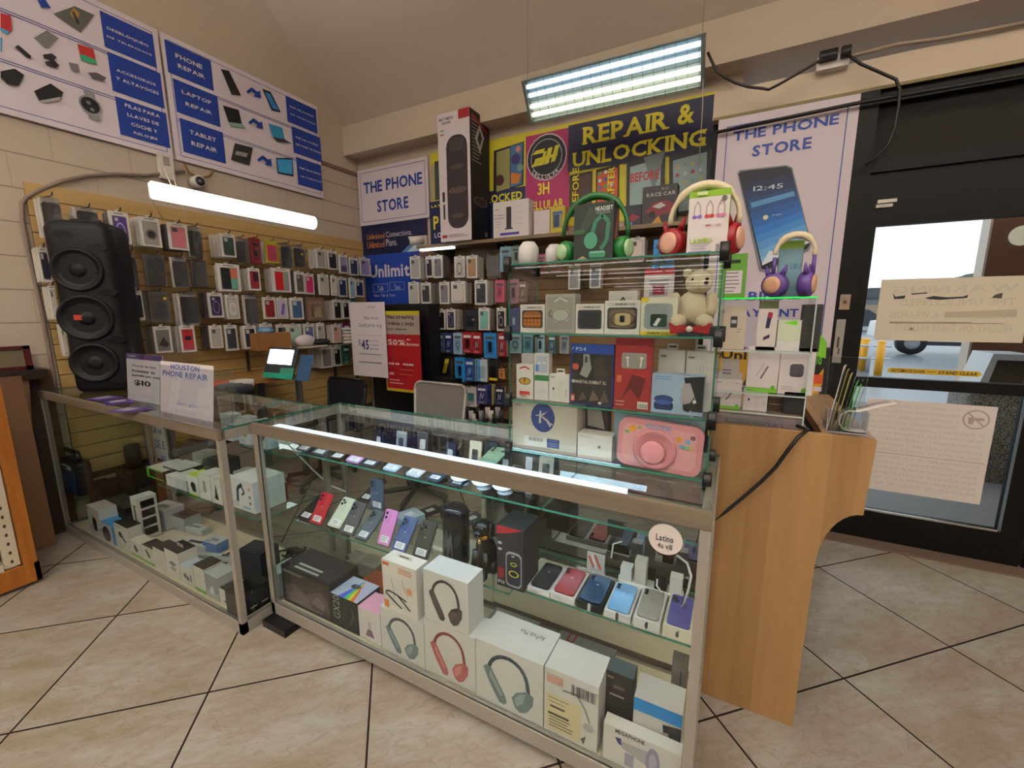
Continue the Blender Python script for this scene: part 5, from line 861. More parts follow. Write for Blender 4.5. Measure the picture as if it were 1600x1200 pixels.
b = B(); q0 = Vector((p1.x-.03, 1.45, zz+.03)); b.tube([at(1058, 868, Y=1.4), at(1074, 880, Y=1.38), at(1080, 900, Y=1.36), at(1076, 920, Y=1.36), (at(1068, 930, Y=1.36).x, 1.36, MIZ+.05)], .004, WB, 8); b.tube([at(1027, 905, Y=1.42), at(1026, 915, Y=1.4), at(1034, 926, Y=1.39)], .003, WB, 8); b.tube([at(955, 872, Y=1.43), at(958, 850, Y=1.45), at(972, 846, Y=1.47)], .003, WB, 8); tag(b.obj('charging_cable'), 'white charging cables looping around the power strip', 'cable')
bx('accessory_packet', 'small clear packet with red and white twists by the power strip', 'packet', (917, 882), (944, 888), (920, 862), 1.40, .006, 'a8a6a4', [('l', [(.1, .8), (.4, .2)], .12, 'a8402c'), ('l', [(.45, .9), (.8, .2)], .12, 'a8402c'), ('l', [(.3, .9), (.55, .2)], .08, 'd0cccc')], MIZ+.06)
q = at(1039.5, 843, Y=1.079); b = B(); F = FY(q.x, 1.079, q.z); b.prism(ellp(0, 0, .042, .042, 28), F, -.001, 0, 'c9bfba'); b.text(F, 'Latino', -.023, -.006, .020, .012, '3a3634', .0006); b.text(F, '4u vill', -.018, -.026, .018, -.011, '3a3634', .0006); tag(b.obj('round_sticker'), 'round paper sticker with two printed lines on lit counter front glass', 'sticker')
# ================================================================ upper shelf of the middle counter
UP = [(470, 706, '3c4048', 'charcoal, leftmost'), (495, 711, '454c58', 'slate, second from left'), (523, 716, '23252c', 'black, third from left'), (549, 722, 'b48ab8', 'lilac'), (573, 727, '2a2e3a', 'dark blue right of the lilac one'), (607, 734, 'a8b4c4', 'pale blue'), (643, 742, 'c8ccd0', 'white'), (675, 750, '3a4660', 'blue grey'), (710, 755, '22283e', 'navy, rightmost')]
for px, py, c_, w_ in UP:
    phone(f'{w_} phone on upper shelf under the counter rail'.replace(', ', ' phone, ', 1).replace(' phone on', ' on', 1) if ',' in w_ else f'{w_} phone on upper shelf under the counter rail', (px-10, py+5), (px+10, py+9), (px+4, py-26), 1.285, UPZ, c_, 0, True, True, 'phones on the upper shelf', .135)
for i, (px, py) in enumerate(((718, 762), (751, 768), (784, 777))):
    q = at(px, py, Y=1.30); b = B(); F = Fr((q.x, 1.325, UPZ+.035), (1, 0, 0), (0, 1, .28)); b.lathe([(.044, 0), (.048, .004), (.046, .009), (.02, .010), (.001, .010)], F, 'cdd6de', 28); b.lathe([(.03, -.034), (.012, -.03), (.008, 0)], Fr((q.x, 1.325, UPZ+.0365), (1, 0, 0), (0, 1, 0)), 'b8c0c8', 16); tag(b.obj('charging_disc'), 'white round charging disc on upper shelf, '+('under the navy phone', 'middle one', 'rightmost')[i], 'charger', 'round charging discs')
phone('mint green phone lying near the tower foot on upper shelf', (749, 718), (775, 722), (757, 697), 1.40, UPZ, '9ac0aa', 2, False, True, 'phones on the upper shelf', .12)
for i, (x, c_, h_) in enumerate(((-1.55, '1e2026', .10), (-1.42, '8a8a8e', .11), (-1.30, '22242a', .12), (-1.12, '2a2a40', .10), (-1.0, 'c4bca8', .12), (-.93, '1c1c20', .12), (-.84, '3a3030', .10), (-.74, '16161a', .13), (-.67, 'a8a090', .10))):
    b = B(); b.prism(rrect(0, 0, .06, h_, .008), Fr((x, 1.47+.01*(i % 3), UPZ+.001), (1, .15*(i % 3-1), 0), (0, .15, 1)), -.012, 0, M(c_, .25)); b.decals(Fr((x, 1.47+.01*(i % 3), UPZ+.001), (1, .15*(i % 3-1), 0), (0, .15, 1)), .06, h_, [('R', .25, .3, .75, .7, 'a8a8ac' if lin(c_)[0] < .1 else '2a2a2e', .1)], .0004)
    tag(b.obj('accessory_card'), ('black', 'grey', 'charcoal', 'indigo', 'cream', 'glossy black', 'brown', 'jet black', 'tan')[i]+' accessory standing at the back of the upper shelf, '+('far left', 'left', 'left of middle', 'middle', 'middle', 'right of middle', 'right', 'right', 'next to tower')[i], 'accessory', 'accessories on the upper shelf')
bx('gadget_box', 'white and green box on upper shelf left end of lit counter', 'box', (424, 713), (452, 716), (424, 690), 1.33, .07, 'c4cac8', [('r', 0, 0, 1, .26, '3f9a22'), ('x', .2, .5, .8, .85, 4, '8a9490', .05)], UPZ)
bx('gadget_box', 'white box with green foot on the middle shelf left end of lit counter', 'box', (410, 806), (437, 808), (408, 752), 1.30, .06, 'c4c8c6', [('r', 0, 0, 1, .12, '4fa828'), ('l', [(.25, .3), (.3, .7), (.5, .8)], .04, '4a4a50'), ('e', .65, .4, .1, .1, '5a5a60')], MIZ+.0, None, None, None, None, '2a2628')
b = B(); b.tube([at(447, 690, Y=1.3), at(462, 707, Y=1.35), at(490, 735, Y=1.42), at(515, 758, Y=1.47), at(540, 768, Y=1.5)], .004, 'c0c0bc', 6); tag(b.obj('charging_cable'), 'long pale cable drooping inside the left half of lit counter', 'cable')
# ================================================================ goods in the left counter
z = LCZ; G = 'boxes along the front of left counter'
PIC = lambda c: [('R', .3, .35, .62, .62, c, .08), ('x', .1, .12, .8, .2, 2, '8a8884', .02), ('r', .1, .88, .5, .92, '6a6864')]
LF = [((145, 846), (163, 854), (137, 790), 'c2bebc', 'white box with black microphone picture and red tab', [('R', .35, .15, .7, .65, '1c1c20', .12), ('r', .02, .9, .2, .97, 'a83038')], .09, None, 'b9bcc0'),
 ((163, 857), (185, 865), (159, 816), 'b8bcc0', 'white box picturing a dark headset, blue side', [('e', .4, .42, .28, .25, '26262e'), ('r', .8, 0, 1, 1, '2278b8')], .08, '2a86c4', '2a86c4'),
 ((186, 869), (207, 878), (184, 819), 'c2beb8', 'white box picturing a dark phone grip', [('e', .42, .6, .14, .1, '2a2428'), ('p', [(.5, .5), (.7, .3), (.8, .4), (.55, .6)], '2a2428')]+PIC('c2beb8')[1:], .07, '1e1c1e', None),
 ((208, 878), (226, 888), (205, 844), 'c4c0b8', 'white box with green foot and black adapter', [('r', 0, 0, 1, .14, '5a9a28'), ('p', [(.3, .6), (.45, .85), (.7, .5), (.5, .3)], '2a2a2c')], .07, None, None),
 ((227, 889), (244, 897), (224, 852), 'c4c0b8', 'white box with green foot and black plug', [('r', 0, 0, 1, .12, '5a9a28'), ('l', [(.35, .8), (.65, .4)], .16, '2a2a2c')], .07, '232123', None),
 ((245, 898), (263, 908), (241, 855), 'c6c2ba', 'plain white box with faint ring picture', [('o', .5, .45, .2, .2, .03, 'a8a49c')], .08, '232123', None),
 ((264, 909), (285, 919), (261, 858), 'c6c2ba', 'white box picturing a grey folding stand', [('p', [(.25, .5), (.6, .42), (.8, .55), (.45, .62)], '6a6a6e'), ('p', [(.3, .3), (.65, .25), (.8, .38), (.45, .42)], '8a8a8e')], .09, '1a1a1c', None),
 ((286, 919), (306, 928), (284, 884), 'c2beb8', 'white box picturing small ear tips', [('e', .35, .5, .12, .1, '4a4a50'), ('e', .55, .4, .12, .1, '4a4a50'), ('r', .75, .3, .85, .7, '5a5a60')], .08, 'a8b4c4', None),
 ((307, 928), (324, 936), (304, 884), 'c4c0b8', 'white box with green foot, plain face', [('r', 0, 0, 1, .12, '5a9a28'), ('x', .2, .5, .8, .7, 3, 'a8a49c', .02)], .09, '2a2826', None),
 ((325, 937), (344, 946), (322, 896), 'a8a8aa', 'grey box picturing a small white speaker', [('r', 0, .3, 1, 1, '8a8c90'), ('R', .35, .2, .65, .5, 'd0d0d0', .08)], .09, 'a8b0b4', None),
 ((346, 946), (366, 956), (344, 919), 'c8c4bc', 'white box nearest the corner post', [('x', .15, .55, .8, .7, 2, '8a8884', .03), ('R', .3, .2, .8, .32, '3a3a3c', .05)], .08, '1e1e1e', None)]
for i, (bl, br, tl, c_, w_, dec, d_, ct, cs) in enumerate(LF):
    bx('gadget_box', f'{w_}, {NTH[i]} in left counter front row', 'box', bl, br, tl, .985, d_, c_, dec, z, G, None, None, ct, cs, i in (6,))
# second rank
bx('gadget_box', 'matte black box behind the white microphone box', 'box', (172, 838), (205, 850), (166, 782), 1.09, .13, '1a1a1c', [('x', .2, .6, .7, .8, 3, '2e2e32', .03)], z, None, None, None, '34363a')
bx('gadget_box', 'dark box in front of the tall guitar toy box', 'box', (188, 850), (212, 858), (184, 800), 1.075, .05, '202022', None, z)
bx('toy_box', 'tall white box with brown window and four small pictures', 'box', (216, 858), (226, 862), (205, 777), 1.085, .10, 'cfccc8', [('e', .5, .8, .3, .06, '6a3c20'), ('r', .4, .12, .6, .82, '5a3018'), ('e', .5, .14, .3, .08, '6a3c20')], z, None, None, [('r', .15, .75, .85, .92, '1c1c20'), ('r', .15, .53, .85, .70, '2a2630'), ('r', .15, .31, .85, .48, '26262a'), ('r', .15, .09, .85, .26, '2e2a2a')], 'c8d0d4')
bx('gadget_box', 'dark red and black box behind the front row, far left', 'box', (150, 815), (205, 830), (150, 785), 1.14, .10, '2a1a1c', [('r', .5, .3, .95, .8, '5a1c24')], z, None, None, None, '2c2628')
t = thing('karaoke_speaker', at(111, 757, Y=.99), 'black portable speaker with blue face and carry handle, left counter', 'speaker')
p0 = at(84, 757, Y=.99); p1 = at(124, 757, Y=.99); pt_ = at(84, 700, Y=.99); zb = p0.z; x0, x1, z1 = p0.x, p1.x, pt_.z
b = B(); F = FY(x0, .99, zb); w_, h_ = x1-x0, z1-zb; b.prism(rrect(0, 0, w_, h_*.8, .03), F, -.07, 0, M('151417', .4)); b.obj('body', t)
b = B(); b.prism(rrect(.04*w_, .03*h_, .9*w_, .55*h_, .02), F, .001, .006, M('1e3c6c', .4)); b.decals(F, w_, h_, [('o', .47, .3, .3, .2, .04, '16294c')], .007); b.obj('grille', t, 'blue grille')
b = B(); b.prism(rrect(.12*w_, .58*h_, .8*w_, .68*h_, .008), F, .001, .005, 'b9b9bc'); b.prism(rrect(.22*w_, .60*h_, .7*w_, .66*h_, .006), F, .005, .006, '2a2a2e'); b.obj('control_panel', t)
b = B(); b.tube([F.p(.1*w_, .78*h_, -.035), F.p(.12*w_, .98*h_, -.035), F.p(.85*w_, .98*h_, -.035), F.p(.9*w_, .78*h_, -.035)], .014, '121214', 8); b.obj('handle', t)
b = B(); b.box(x0-.03, 1.2, z, x1+.10, 1.40, zb-.001, '1c1618'); tag(b.obj('carton'), 'dark carton under the blue faced karaoke speaker', 'box')
bx('carton', 'black carton right of the karaoke speaker stack', 'box', (140, 800), (165, 805), (142, 757), 1.10, .10, '161416', None, z)
q = at(200, 733, Y=1.30); b = B(); b.cyl((q.x, 1.34, q.z), (q.x, 1.34, q.z+.17), .045, M('2c211c', .5), n=20); b.cyl((q.x, 1.34, q.z+.17), (q.x, 1.34, q.z+.172), .04, '4a3a30', n=20); tag(b.obj('cylinder_speaker'), 'brown cylinder speaker standing in the left counter by the plywood', 'speaker')
b = B(); b.box(q.x-.12, 1.26, z, q.x+.12, 1.42, q.z-.001, '33271e'); tag(b.obj('carton'), 'brown carton carrying the cylinder speaker', 'box')
# flat boxes on the deck
for i, (px, py, w_, d_, h_, c_, rz, l_, ct) in enumerate(((258, 790, .18, .12, .13, 'a9b4c0', .1, 'tall stack of pale blue boxes on the left counter deck', 'c4ccd0'), (290, 803, .14, .10, .09, '9aa4ac', .05, 'grey blue box behind the pale stack in left counter', '4a5058'), (305, 822, .20, .06, .035, 'aeb8bc', .15, 'long white box with blue edge on left counter deck', 'c4c8c8'), (307, 846, .22, .07, .03, 'b4bcc4', .2, 'long white box with black pen picture, left counter', 'ccd0d4'), (337, 843, .12, .08, .06, '3a6aa8', .1, 'blue sided box near the corner post, left counter', 'b4c0cc'), (270, 850, .13, .10, .03, 'bcc4cc', -.2, 'white blister card lying left of the pen box', 'c8ccd0'), (318, 870, .18, .09, .03, '2a6cc0', .35, 'bright blue edged box lying behind the front row', 'c0c8d0'), (345, 880, .16, .12, .05, '8a9096', .3, 'grey foam tray box behind corner boxes', 'a4a8ac'), (365, 868, .12, .09, .03, '1c1c1e', .2, 'black tray lying by the corner post', '26262a'), (255, 820, .16, .03, .012, 'c0c4c4', .25, 'coiled pale cable pack on left counter deck', 'b4b8b4'))):
    flat('small_carton' if i < 9 else 'cable_pack', l_, 'box', px, py, z, w_, d_, h_, c_, rz, [('R', .25, .3, .75, .62, '2a2c34' if i % 2 else '7a8490', .06), ('x', .1, .1, .5, .2, 2, '5a6a80', .05)], None, 'boxes lying on the left counter deck', ct)
for i, (px, py) in enumerate(((388, 925), (406, 913))):
    p = at(px, py, X=-1.93); b = B(); b.box(-2.03, p.y-.05, z, -1.925, p.y+.045, z+.115, '131314'); b.decals(FX(-1.925, p.y-.05, z), .095, .115, [('r', .05, .02, .1, .98, '6a6a6a'), ('r', .5, .2, .85, .26, 'a8a8a8'), ('r', .3, .35, .9, .85, '202024')]); tag(b.obj('gadget_box'), 'black box seen through the left counter end glass, '+('nearer the post', 'further back')[i], 'box', 'black boxes at the end glass')
p = at(382, 868, Z=z); b = B()
for k in range(9):
    a0 = k*.7; b.tube([(-2.08+.05*math.cos(a0+j*.5)+.02*math.sin(k), 1.33+.045*math.sin(a0+j*.5+k), z+.02+.012*k+.008*math.sin(j+k)) for j in range(9)], .006, '141416', 6)
tag(b.obj('cable_tangle'), 'tangle of black cables on left counter deck near the corner', 'cable')
flat('carton', 'speckled dark box by the cable tangle', 'box', 402, 855, z, .16, .12, .16, '24242a', .2, [('x', .1, .1, .9, .9, 6, '5a5a60', .03)])
# glass shelf of the left counter
z = LSZ; G = 'boxes on the left counter glass shelf'
bx('gadget_box', 'black box with bright green edges on left counter shelf', 'box', (232, 751), (257, 757), (222, 727), 1.12, .16, '1c201a', [('r', 0, 0, .12, 1, '5ab828'), ('r', 0, 0, 1, .12, '5ab828'), ('r', .12, .88, 1, 1, '5ab828')], z, G, None, None, 'b8c0b8')
bx('gadget_box', 'black and white box right of the green edged one', 'box', (258, 752), (284, 758), (256, 728), 1.16, .12, '1e221e', [('r', 0, .1, 1, .2, '4f9a2a')], z, G, None, None, 'bcc4c0')
bx('gadget_box', 'long white carton on left counter shelf, low front one', 'box', (262, 764), (293, 771), (263, 743), 1.105, .12, 'b4bcc0', None, z, G, None, None, 'ccd2d4')
bx('gadget_box', 'white box with lime top and black ring picture', 'box', (296, 771), (312, 775), (293, 741), 1.10, .08, 'c4c8c8', [('e', .5, .5, .25, .2, '1e1e26'), ('e', .55, .3, .2, .12, '1e1e26'), ('r', 0, 0, 1, .08, '9ac830')], z, G, None, None, 'b0d020')
bx('gadget_box', 'white box picturing a slim grey charger', 'box', (313, 775), (331, 780), (312, 740), 1.10, .09, 'c4c8c8', [('R', .38, .3, .62, .75, '8a8a8e', .05)], z, G, None, None, 'ccd0d0')
bx('gadget_box', 'white box picturing a black triangular stand', 'box', (332, 779), (347, 783), (331, 746), 1.10, .07, 'c0c4c4', [('p', [(.3, .2), (.7, .15), (.5, .8)], '1e1e22')], z, G, None, None, 'c4c8c8')
bx('headset_box', 'large white box picturing a dark ear hook headset', 'box', (363, 793), (399, 800), (360, 745), 1.12, .16, 'c9c8ca', [('l', [(.3, .25), (.35, .7), (.55, .85)], .10, '2c3450'), ('l', [(.5, .82), (.62, .6), (.5, .5)], .06, '3a3c48'), ('e', .84, .75, .05, .04, 'b88a94'), ('e', .84, .5, .05, .04, '6a6a70'), ('e', .84, .3, .05, .04, '6a6a70'), ('R', .5, .08, .85, .16, '8aa4c0', .04), ('x', .08, .1, .42, .22, 3, '8a8884', .02)], z, G, None, None, 'd4d8da')
for i, (px, py, w_, d_, h_, c_, l_) in enumerate(((345, 715, .16, .12, .10, '2c302e', 'stack of dark green trays on left counter shelf'), (332, 700, .14, .1, .03, '24262a', 'black tray on left counter shelf back'), (300, 690, .2, .1, .05, '202022', 'black flat case at left counter shelf back'), (388, 735, .14, .09, .04, 'a8aaa4', 'pale carton on the left counter shelf end'), (320, 705, .1, .1, .06, '9a9c94', 'pale crumpled carton, left counter shelf'))):
    q = at(px, py, Z=z+h_); flat('small_carton', l_, 'box', px, py, z, w_, d_, h_, c_, .1, [('r', .1, .3, .9, .36, '5a6460')], None, 'cartons at shelf back')
b = pane(-2.35, 1.27, .732, LCX1-.03, 1.45, .74); b.obj('shelf', LC)
for i, (px, w_, l_) in enumerate(((358, .10, 'pale teal carton on the upper left counter shelf, left'), (383, .09, 'white phone box picturing a dark phone, upper left counter shelf'), (411, .09, 'white phone box picturing a gold edged phone, by the corner'))):
    q = at(px, 702, Y=1.29); b = B(); b.box(q.x-w_/2, 1.29, .741, q.x+w_/2, 1.35, .741+.15, ('b4c8cc', 'c0c8d4', 'b4bcc8')[i]); b.decals(FY(q.x-w_/2, 1.29, .741), w_, .15, [('x', .1, .6, .8, .9, 3, '9ab0b8', .03)] if i == 0 else [('p', [(.2, .42), (.45, .62), (.9, .5), (.66, .28)], '26303c'), ('l', [(.2, .42), (.66, .28), (.9, .5)], .06, 'b89a60'), ('x', .2, .1, .6, .16, 2, '8a90a0', .02)]); tag(b.obj('phone_box'), l_, 'box', 'boxes on the small upper shelf')
t = thing('printed_board', (-3.0, 1.52, 0), 'white board with blue letters LA M DE standing behind left counter', 'sign')
q = at(242, 720, Y=1.49); F = FY(q.x, 1.49, .35); b = B(); b.box(0, 0, -.01, .2, .55, 0, 'a8b4b8', F)
for s_, y0_, y1_, xa, xb in (('LA M', 679, 669, .02, .18), ('DE B', 701, 688, .05, .19), ('M', 722, 709, .12, .17)): b.text(F, s_, xa, at(250, y0_, Y=1.49).z-.35, xb, at(250, y1_, Y=1.49).z-.35, '2a5a9a', .0008)
b.box(0, -.35, -.01, .012, 0, 0, 'a8b4b8', F); b.box(.188, -.35, -.01, .2, 0, 0, 'a8b4b8', F); b.obj('board', t)
# ================================================================ left edge: pine rack, cardboard, frame
t = thing('pine_rack', (-3.5, .4, 0), 'orange pine shop rack with grocery goods at the left edge', 'rack')
b = B(); b.box(-3.31, .615, .10, -3.265, .665, 1.30, PINE); b.box(-3.9, .615, .10, -3.86, .665, 1.30, PINE); b.box(-3.31, -.6, 1.26, -3.265, .615, 1.30, PINE); b.obj('frame', t)
b = B(); F = FX(-3.262, -.6, 0); b.prism([(0, 0), (.72, 0), (.78, .045), (.98, .05), (1.04, .02), (1.27, .02), (1.27, .125), (0, .125)], F, -.02, 0, PINE); b.box(-3.9, .65, .02, -3.262, .67, .125, PINE); b.obj('base_board', t)
b = B(); b.box(-3.315, .555, .13, -3.29, .61, 1.25, 'b8ac9a'); F = FX(-3.29, .555, .13)
for k in range(22): b.poly(ellp(.028, .03+.05*k, .006, .01, 8), '3a342c', F, .0006)
b.obj('slotted_upright', t)
for zz in (.135, .52, .88): b = B(); b.box(-3.86, -.6, zz, -3.29, .555, zz+.02, 'a89a80'); b.box(-3.29, -.6, zz-.025, -3.283, .55, zz+.025, 'b8b4ac'); b.obj('shelf', t)
for zz, lo, nm in ((.155, .40, 'lower'),):
    for k in range(2):
        y = .38-.26*k; b = B(); F = FX(-3.33, y-.1, zz); rg = []
        for kk, d_ in ((0, .03), (.2, .05), (.7, .045), (1, .008)): rg.append([F.p(.1+.095*math.cos(6.283*j/14), .30*kk, d_*math.sin(6.283*j/14)-.05) for j in range(14)])
        b.loft(rg, '1f5a34'); b.decals(F, .2, .3, [('x', .2, .6, .8, .8, 2, 'c0c8b8', .06), ('e', .5, .3, .28, .18, '8a6a4a'), ('e', .5, .3, .2, .12, '4a3420')], .0); tag(b.obj('snack_bag'), 'green bag on the pine rack bottom shelf, '+('right one', 'left one')[k], 'bag', 'green bags')
for k, (y, c_, l_) in enumerate(((.47, 'b89a2a', 'yellow jar on the pine rack middle shelf'), (.34, 'a83a2a', 'red jar on the pine rack middle shelf'))):
    b = B(); F = Fr((-3.36, y, .54), (1, 0, 0), (0, 1, 0)); b.lathe([(.035, 0), (.045, .01), (.045, .15), (.036, .17), (.036, .175)], F, c_, 18); b.lathe([(.038, .172), (.038, .2), (.001, .2)], F, 'd0ccc0', 18); tag(b.obj('jar'), l_, 'jar')
b = B(); b.box(-3.282, .3, .50, -3.281, .5, .54, 'c0ccc0'); b.box(-3.282, .3, .115, -3.281, .5, .155, 'c0ccc0'); b.obj('price_strip', t)
b = B(); F = Fr((-3.74, .74, .002), (0, 1, 0), (-.03, 0, 1)); b.box(-.06, 0, 0, .115, 1.08, .006, M('6a4c34', .8), F); tag(b.obj('cardboard_sheet'), 'brown cardboard sheet leaning between pine rack and left counter', 'cardboard')
b = B(); F = Fr((-3.79, .70, .002), (0, 1, 0), (-.03, .09, 1)); b.box(-.12, 0, 0, .1, 1.10, .006, M('7a5c40', .8), F); tag(b.obj('cardboard_sheet'), 'lighter cardboard sheet behind the leaning brown one', 'cardboard')
t = thing('picture_frame', at(20, 575, X=-3.88), 'maroon framed picture on a dark ledge at left edge', 'picture'); p0 = at(0, 542, X=-3.88); p1 = at(52, 575, X=-3.88); y1 = p1.y; z1 = p0.z; zz = at(50, 576, X=-3.88).z; y0 = y1-.5; F = FX(-3.88, y0, zz)
b = B(); hh = z1-zz+.0; ww = y1-y0
for r_ in ((0, 0, ww, .02), (0, hh-.02, ww, hh), (0, 0, .03, hh), (ww-.03, 0, ww, hh)): b.box(r_[0], r_[1], -.012, r_[2], r_[3], .01, '4a1218', F)
b.obj('frame', t); b = B(); b.box(.03, .02, -.01, ww-.03, hh-.02, .0, '6a6048', F); b.obj('picture', t)
b = B(); b.box(-3.93, y0-.3, zz-.06, -3.80, y1+.04, zz-.002, M('241810', .5)); b.box(-3.93, y0-.3, 0, -3.90, y1+.02, zz-.06, M('2a1e16', .6)); tag(b.obj('wall_ledge'), 'dark wooden ledge along the wall under the maroon frame', 'ledge')
p = at(72, 595, X=-3.9); b = B(); b.box(-3.945, p.y-.07, 0, -3.92, p.y+.03, p.z+.07, '5a3c1c'); tag(b.obj('plywood_strip'), 'brown plywood strip standing against the wall at left counter end', 'board')
# ================================================================ glass cube tower on the counter
TX0, TX1, TY0, TY1 = -.685, -.045, 1.27, 1.50; TZ = [.972, 1.150, 1.378, 1.602]
t = thing('glass_tower', ((TX0+TX1)/2, 1.38, .97), 'three tier glass cube tower with black corner clips on lit counter', 'display case')
for i, z in enumerate(TZ): pane(TX0, TY0, z-.005, TX1, TY1, z).obj('shelf' if i < 3 else 'top_pane', t)
for i in range(3):
    z0, z1 = TZ[i], TZ[i+1]-.005
    for x in (TX0, TX1-.005): pane(x, TY0+.006, z0, x+.005, TY1, z1).obj('side_pane', t)
    pane(TX0+.002, TY0, z0+.001, TX1-.002, TY0+.005, z1-.001).obj('front_pane', t)
for z in TZ:
    for x in (TX0, TX1-.0):
        b = B(); b.box(x-.012, TY0-.012, z-.026, x+.012, TY0+.012, z+.022, BLK, bev=.006); b.obj('corner_clip', t)
        b = B(); b.box(x-.012, TY1-.012, z-.026, x+.012, TY1+.012, z+.022, BLK, bev=.006); b.obj('corner_clip', t)
# top tier
z = TZ[2]; Y = 1.305
bx('case_box', 'navy earbud case box, far left in tower top tier', 'box', (798, 516), (812, 516), (799, 482), Y+.04, .04, '2a2f5a', [('r', .2, .3, .5, .6, '8a8aa0')], z)
PC = lambda c, e='8a8c90': [('r', .08, .84, .92, .94, 'bab4ae'), ('t', 'PREMIUM CASE', .3, .86, .85, .92, '4a4644'), ('R', .08, .16, .92, .80, e, .08), ('R', .14, .2, .86, .74, c, .12)]
bx('case_box', 'white box with orange patterned earbud case in tower', 'box', (813, 517), (851, 517), (813, 476), Y, .05, 'c9c2bc', PC('8a5428', '4a3c30')+[('e', .2+.15*i, .3+.14*j, .05, .05, 'b06a30') for i in range(5) for j in range(3)]+[('r', .14, .5, .86, .53, '3a2414')], z, 'earbud case boxes in tower')
bx('case_box', 'clear box with silver earbud case in tower', 'box', (852, 517), (898, 518), (852, 460), Y, .05, '9a948e', [('R', .08, .10, .92, .92, '8d8882', .05), ('R', .25, .3, .82, .62, 'a8a5a0', .14), ('o', .52, .46, .3, .2, .03, '6a6660'), ('l', [(.2, .6), (.12, .5), (.2, .4)], .04, '5a5650'), ('l', [(.3, .8), (.5, .9), (.75, .8)], .04, 'c4c0ba')], z, 'earbud case boxes in tower')
bx('case_box', 'white box with dark grey earbud case in tower', 'box', (899, 518), (943, 518), (899, 475), Y, .05, 'c9c4bf', PC('2c2a2e', '3f3d40'), z, 'earbud case boxes in tower')
bx('case_box', 'larger white box with gold earbud case in tower', 'box', (944, 518), (999, 519), (945, 470), Y, .05, 'c9c4bf', PC('6a5a48', '3c3a3c')+[('R', .3, .26, .74, .64, 'b09a72', .1), ('R', .44, .36, .58, .56, '1a1a1c', .03), ('o', .52, .45, .36, .2, .03, '222024')], z, 'earbud case boxes in tower')
bx('case_box', 'white box picturing headphones behind the gold case box', 'box', (950, 500), (995, 500), (950, 455), Y+.07, .03, 'b8b0aa', [('l', [(.3, .6), (.5, .85), (.7, .6)], .05, '3a3634')], z)
bx('case_box', 'yellow edged box with dark green earbud case in tower', 'box', (1000, 519), (1056, 520), (1001, 465), Y, .05, 'c9c3b4', [('r', 0, 0, 1, .1, 'c8b83a'), ('r', 0, .88, .2, 1, 'c8b02a'), ('R', .1, .16, .88, .84, '7f878a', .12), ('R', .28, .22, .74, .56, '1f332e', .06), ('p', [(.36, .26), (.46, .24), (.58, .44), (.48, .46)], 'c4c4c0'), ('t', 'PREMIUM CASE', .2, .02, .8, .08, '5a4a1a')], z, 'earbud case boxes in tower')
# bear
t = thing('teddy_bear', at(1090, 512, Z=z), 'cream plush bear with red bow sitting in tower top tier', 'plush toy'); q = at(1080, 512, Y=1.34); X, Yc = q.x, 1.36
def fur():
    a = NT('cream_fur'); n = a.noise(60, 4); a.t.links.new(a.mix(n, c4('c9b89c'), c4('d8c9b0')), a.p.inputs['Base Color']); a.p.inputs['Roughness'].default_value = .9; a.bump(n, 1, .004); return a.m
FU = fur(); b = B(); b.ell((X, Yc, z+.075), (.047, .042, .054), FU); b.ell((X+.012, Yc-.008, z+.150), (.037, .036, .035), FU); b.ell((X+.028, Yc-.040, z+.142), (.017, .016, .013), FU)
for s in (-1, 1): b.ell((X+s*.03+.008, Yc+.008, z+.178), (.013, .009, .014), FU); b.ell((X+s*.048, Yc-.012, z+.088), (.017, .02, .036), FU); b.ell((X+s*.035, Yc-.045, z+.040), (.024, .032, .022), FU)
b.obj('body', t)
b = B(); b.ell((X+.034, Yc-.055, z+.146), (.006, .004, .005), '1a1416'); b.obj('nose', t)
for s in (-1, 1): b = B(); b.ell((X+.016+s*.018, Yc-.038, z+.157), (.0045, .003, .0045), M('17120f', .1)); b.obj('eye', t)
b = B(); F = FY(X, Yc-.072, z+.006)
for s in (-1, 1): b.prism([(0, .008), (s*.05, 0), (s*.055, .032), (0, .02)][::s], F, -.012, .0, M('8e141c', .5))
b.ell((X, Yc-.074, z+.02), (.009, .008, .009), 'c4b8b4'); b.obj('bow', t, 'red bow')
bx('gift_box', 'dark grey box carrying the plush bear', 'box', (1060, 517), (1122, 520), (1060, 511), 1.29, .14, '2a2e34', None, z)
# middle tier
z = TZ[1]; Y = 1.30
bx('earbud_box', 'white box with round gold and green emblem, red lettering', 'box', (807, 616), (833, 617), (807, 569), Y, .03, 'c9c2be', [('o', .5, .52, .36, .2, .07, '5a6a2a'), ('e', .5, .52, .28, .28*.55, 'b8862c'), ('p', [(.42, .6), (.58, .6), (.5, .44)], '8a3a1c'), ('p', [(.2, .86), (.5, .92), (.8, .86), (.8, .90), (.5, .97), (.2, .9)], 'a82c2a'), ('r', .2, .12, .8, .22, 'a82c2a'), ('x', .25, .05, .75, .09, 2, 'a85a50', .02)], z)
bx('small_carton', 'plain white carton behind the emblem box', 'box', (815, 600), (838, 600), (815, 552), Y+.05, .03, 'b8b2b2', None, z)
bx('earbud_box', 'slim white box with earbuds, green band and blue tag', 'box', (835, 617), (857, 618), (835, 552), Y, .03, 'c9c4c4', [('r', 0, .42, 1, .54, '2c6a3a'), ('r', .12, .6, .9, .96, 'a8a8ba'), ('e', .35, .8, .1, .06, 'd4d4d8'), ('e', .7, .8, .1, .06, 'd4d4d8'), ('r', .08, .62, .3, .76, '4a70b8'), ('o', .5, .22, .2, .1, .02, '8a8890')], z)
bx('earphone_box', 'small white hang tab box with wired earphones, tower middle tier', 'box', (858, 619), (889, 621), (858, 584), Y, .025, 'cbc5c2', EARP, z, None, None, None, None, None, True)
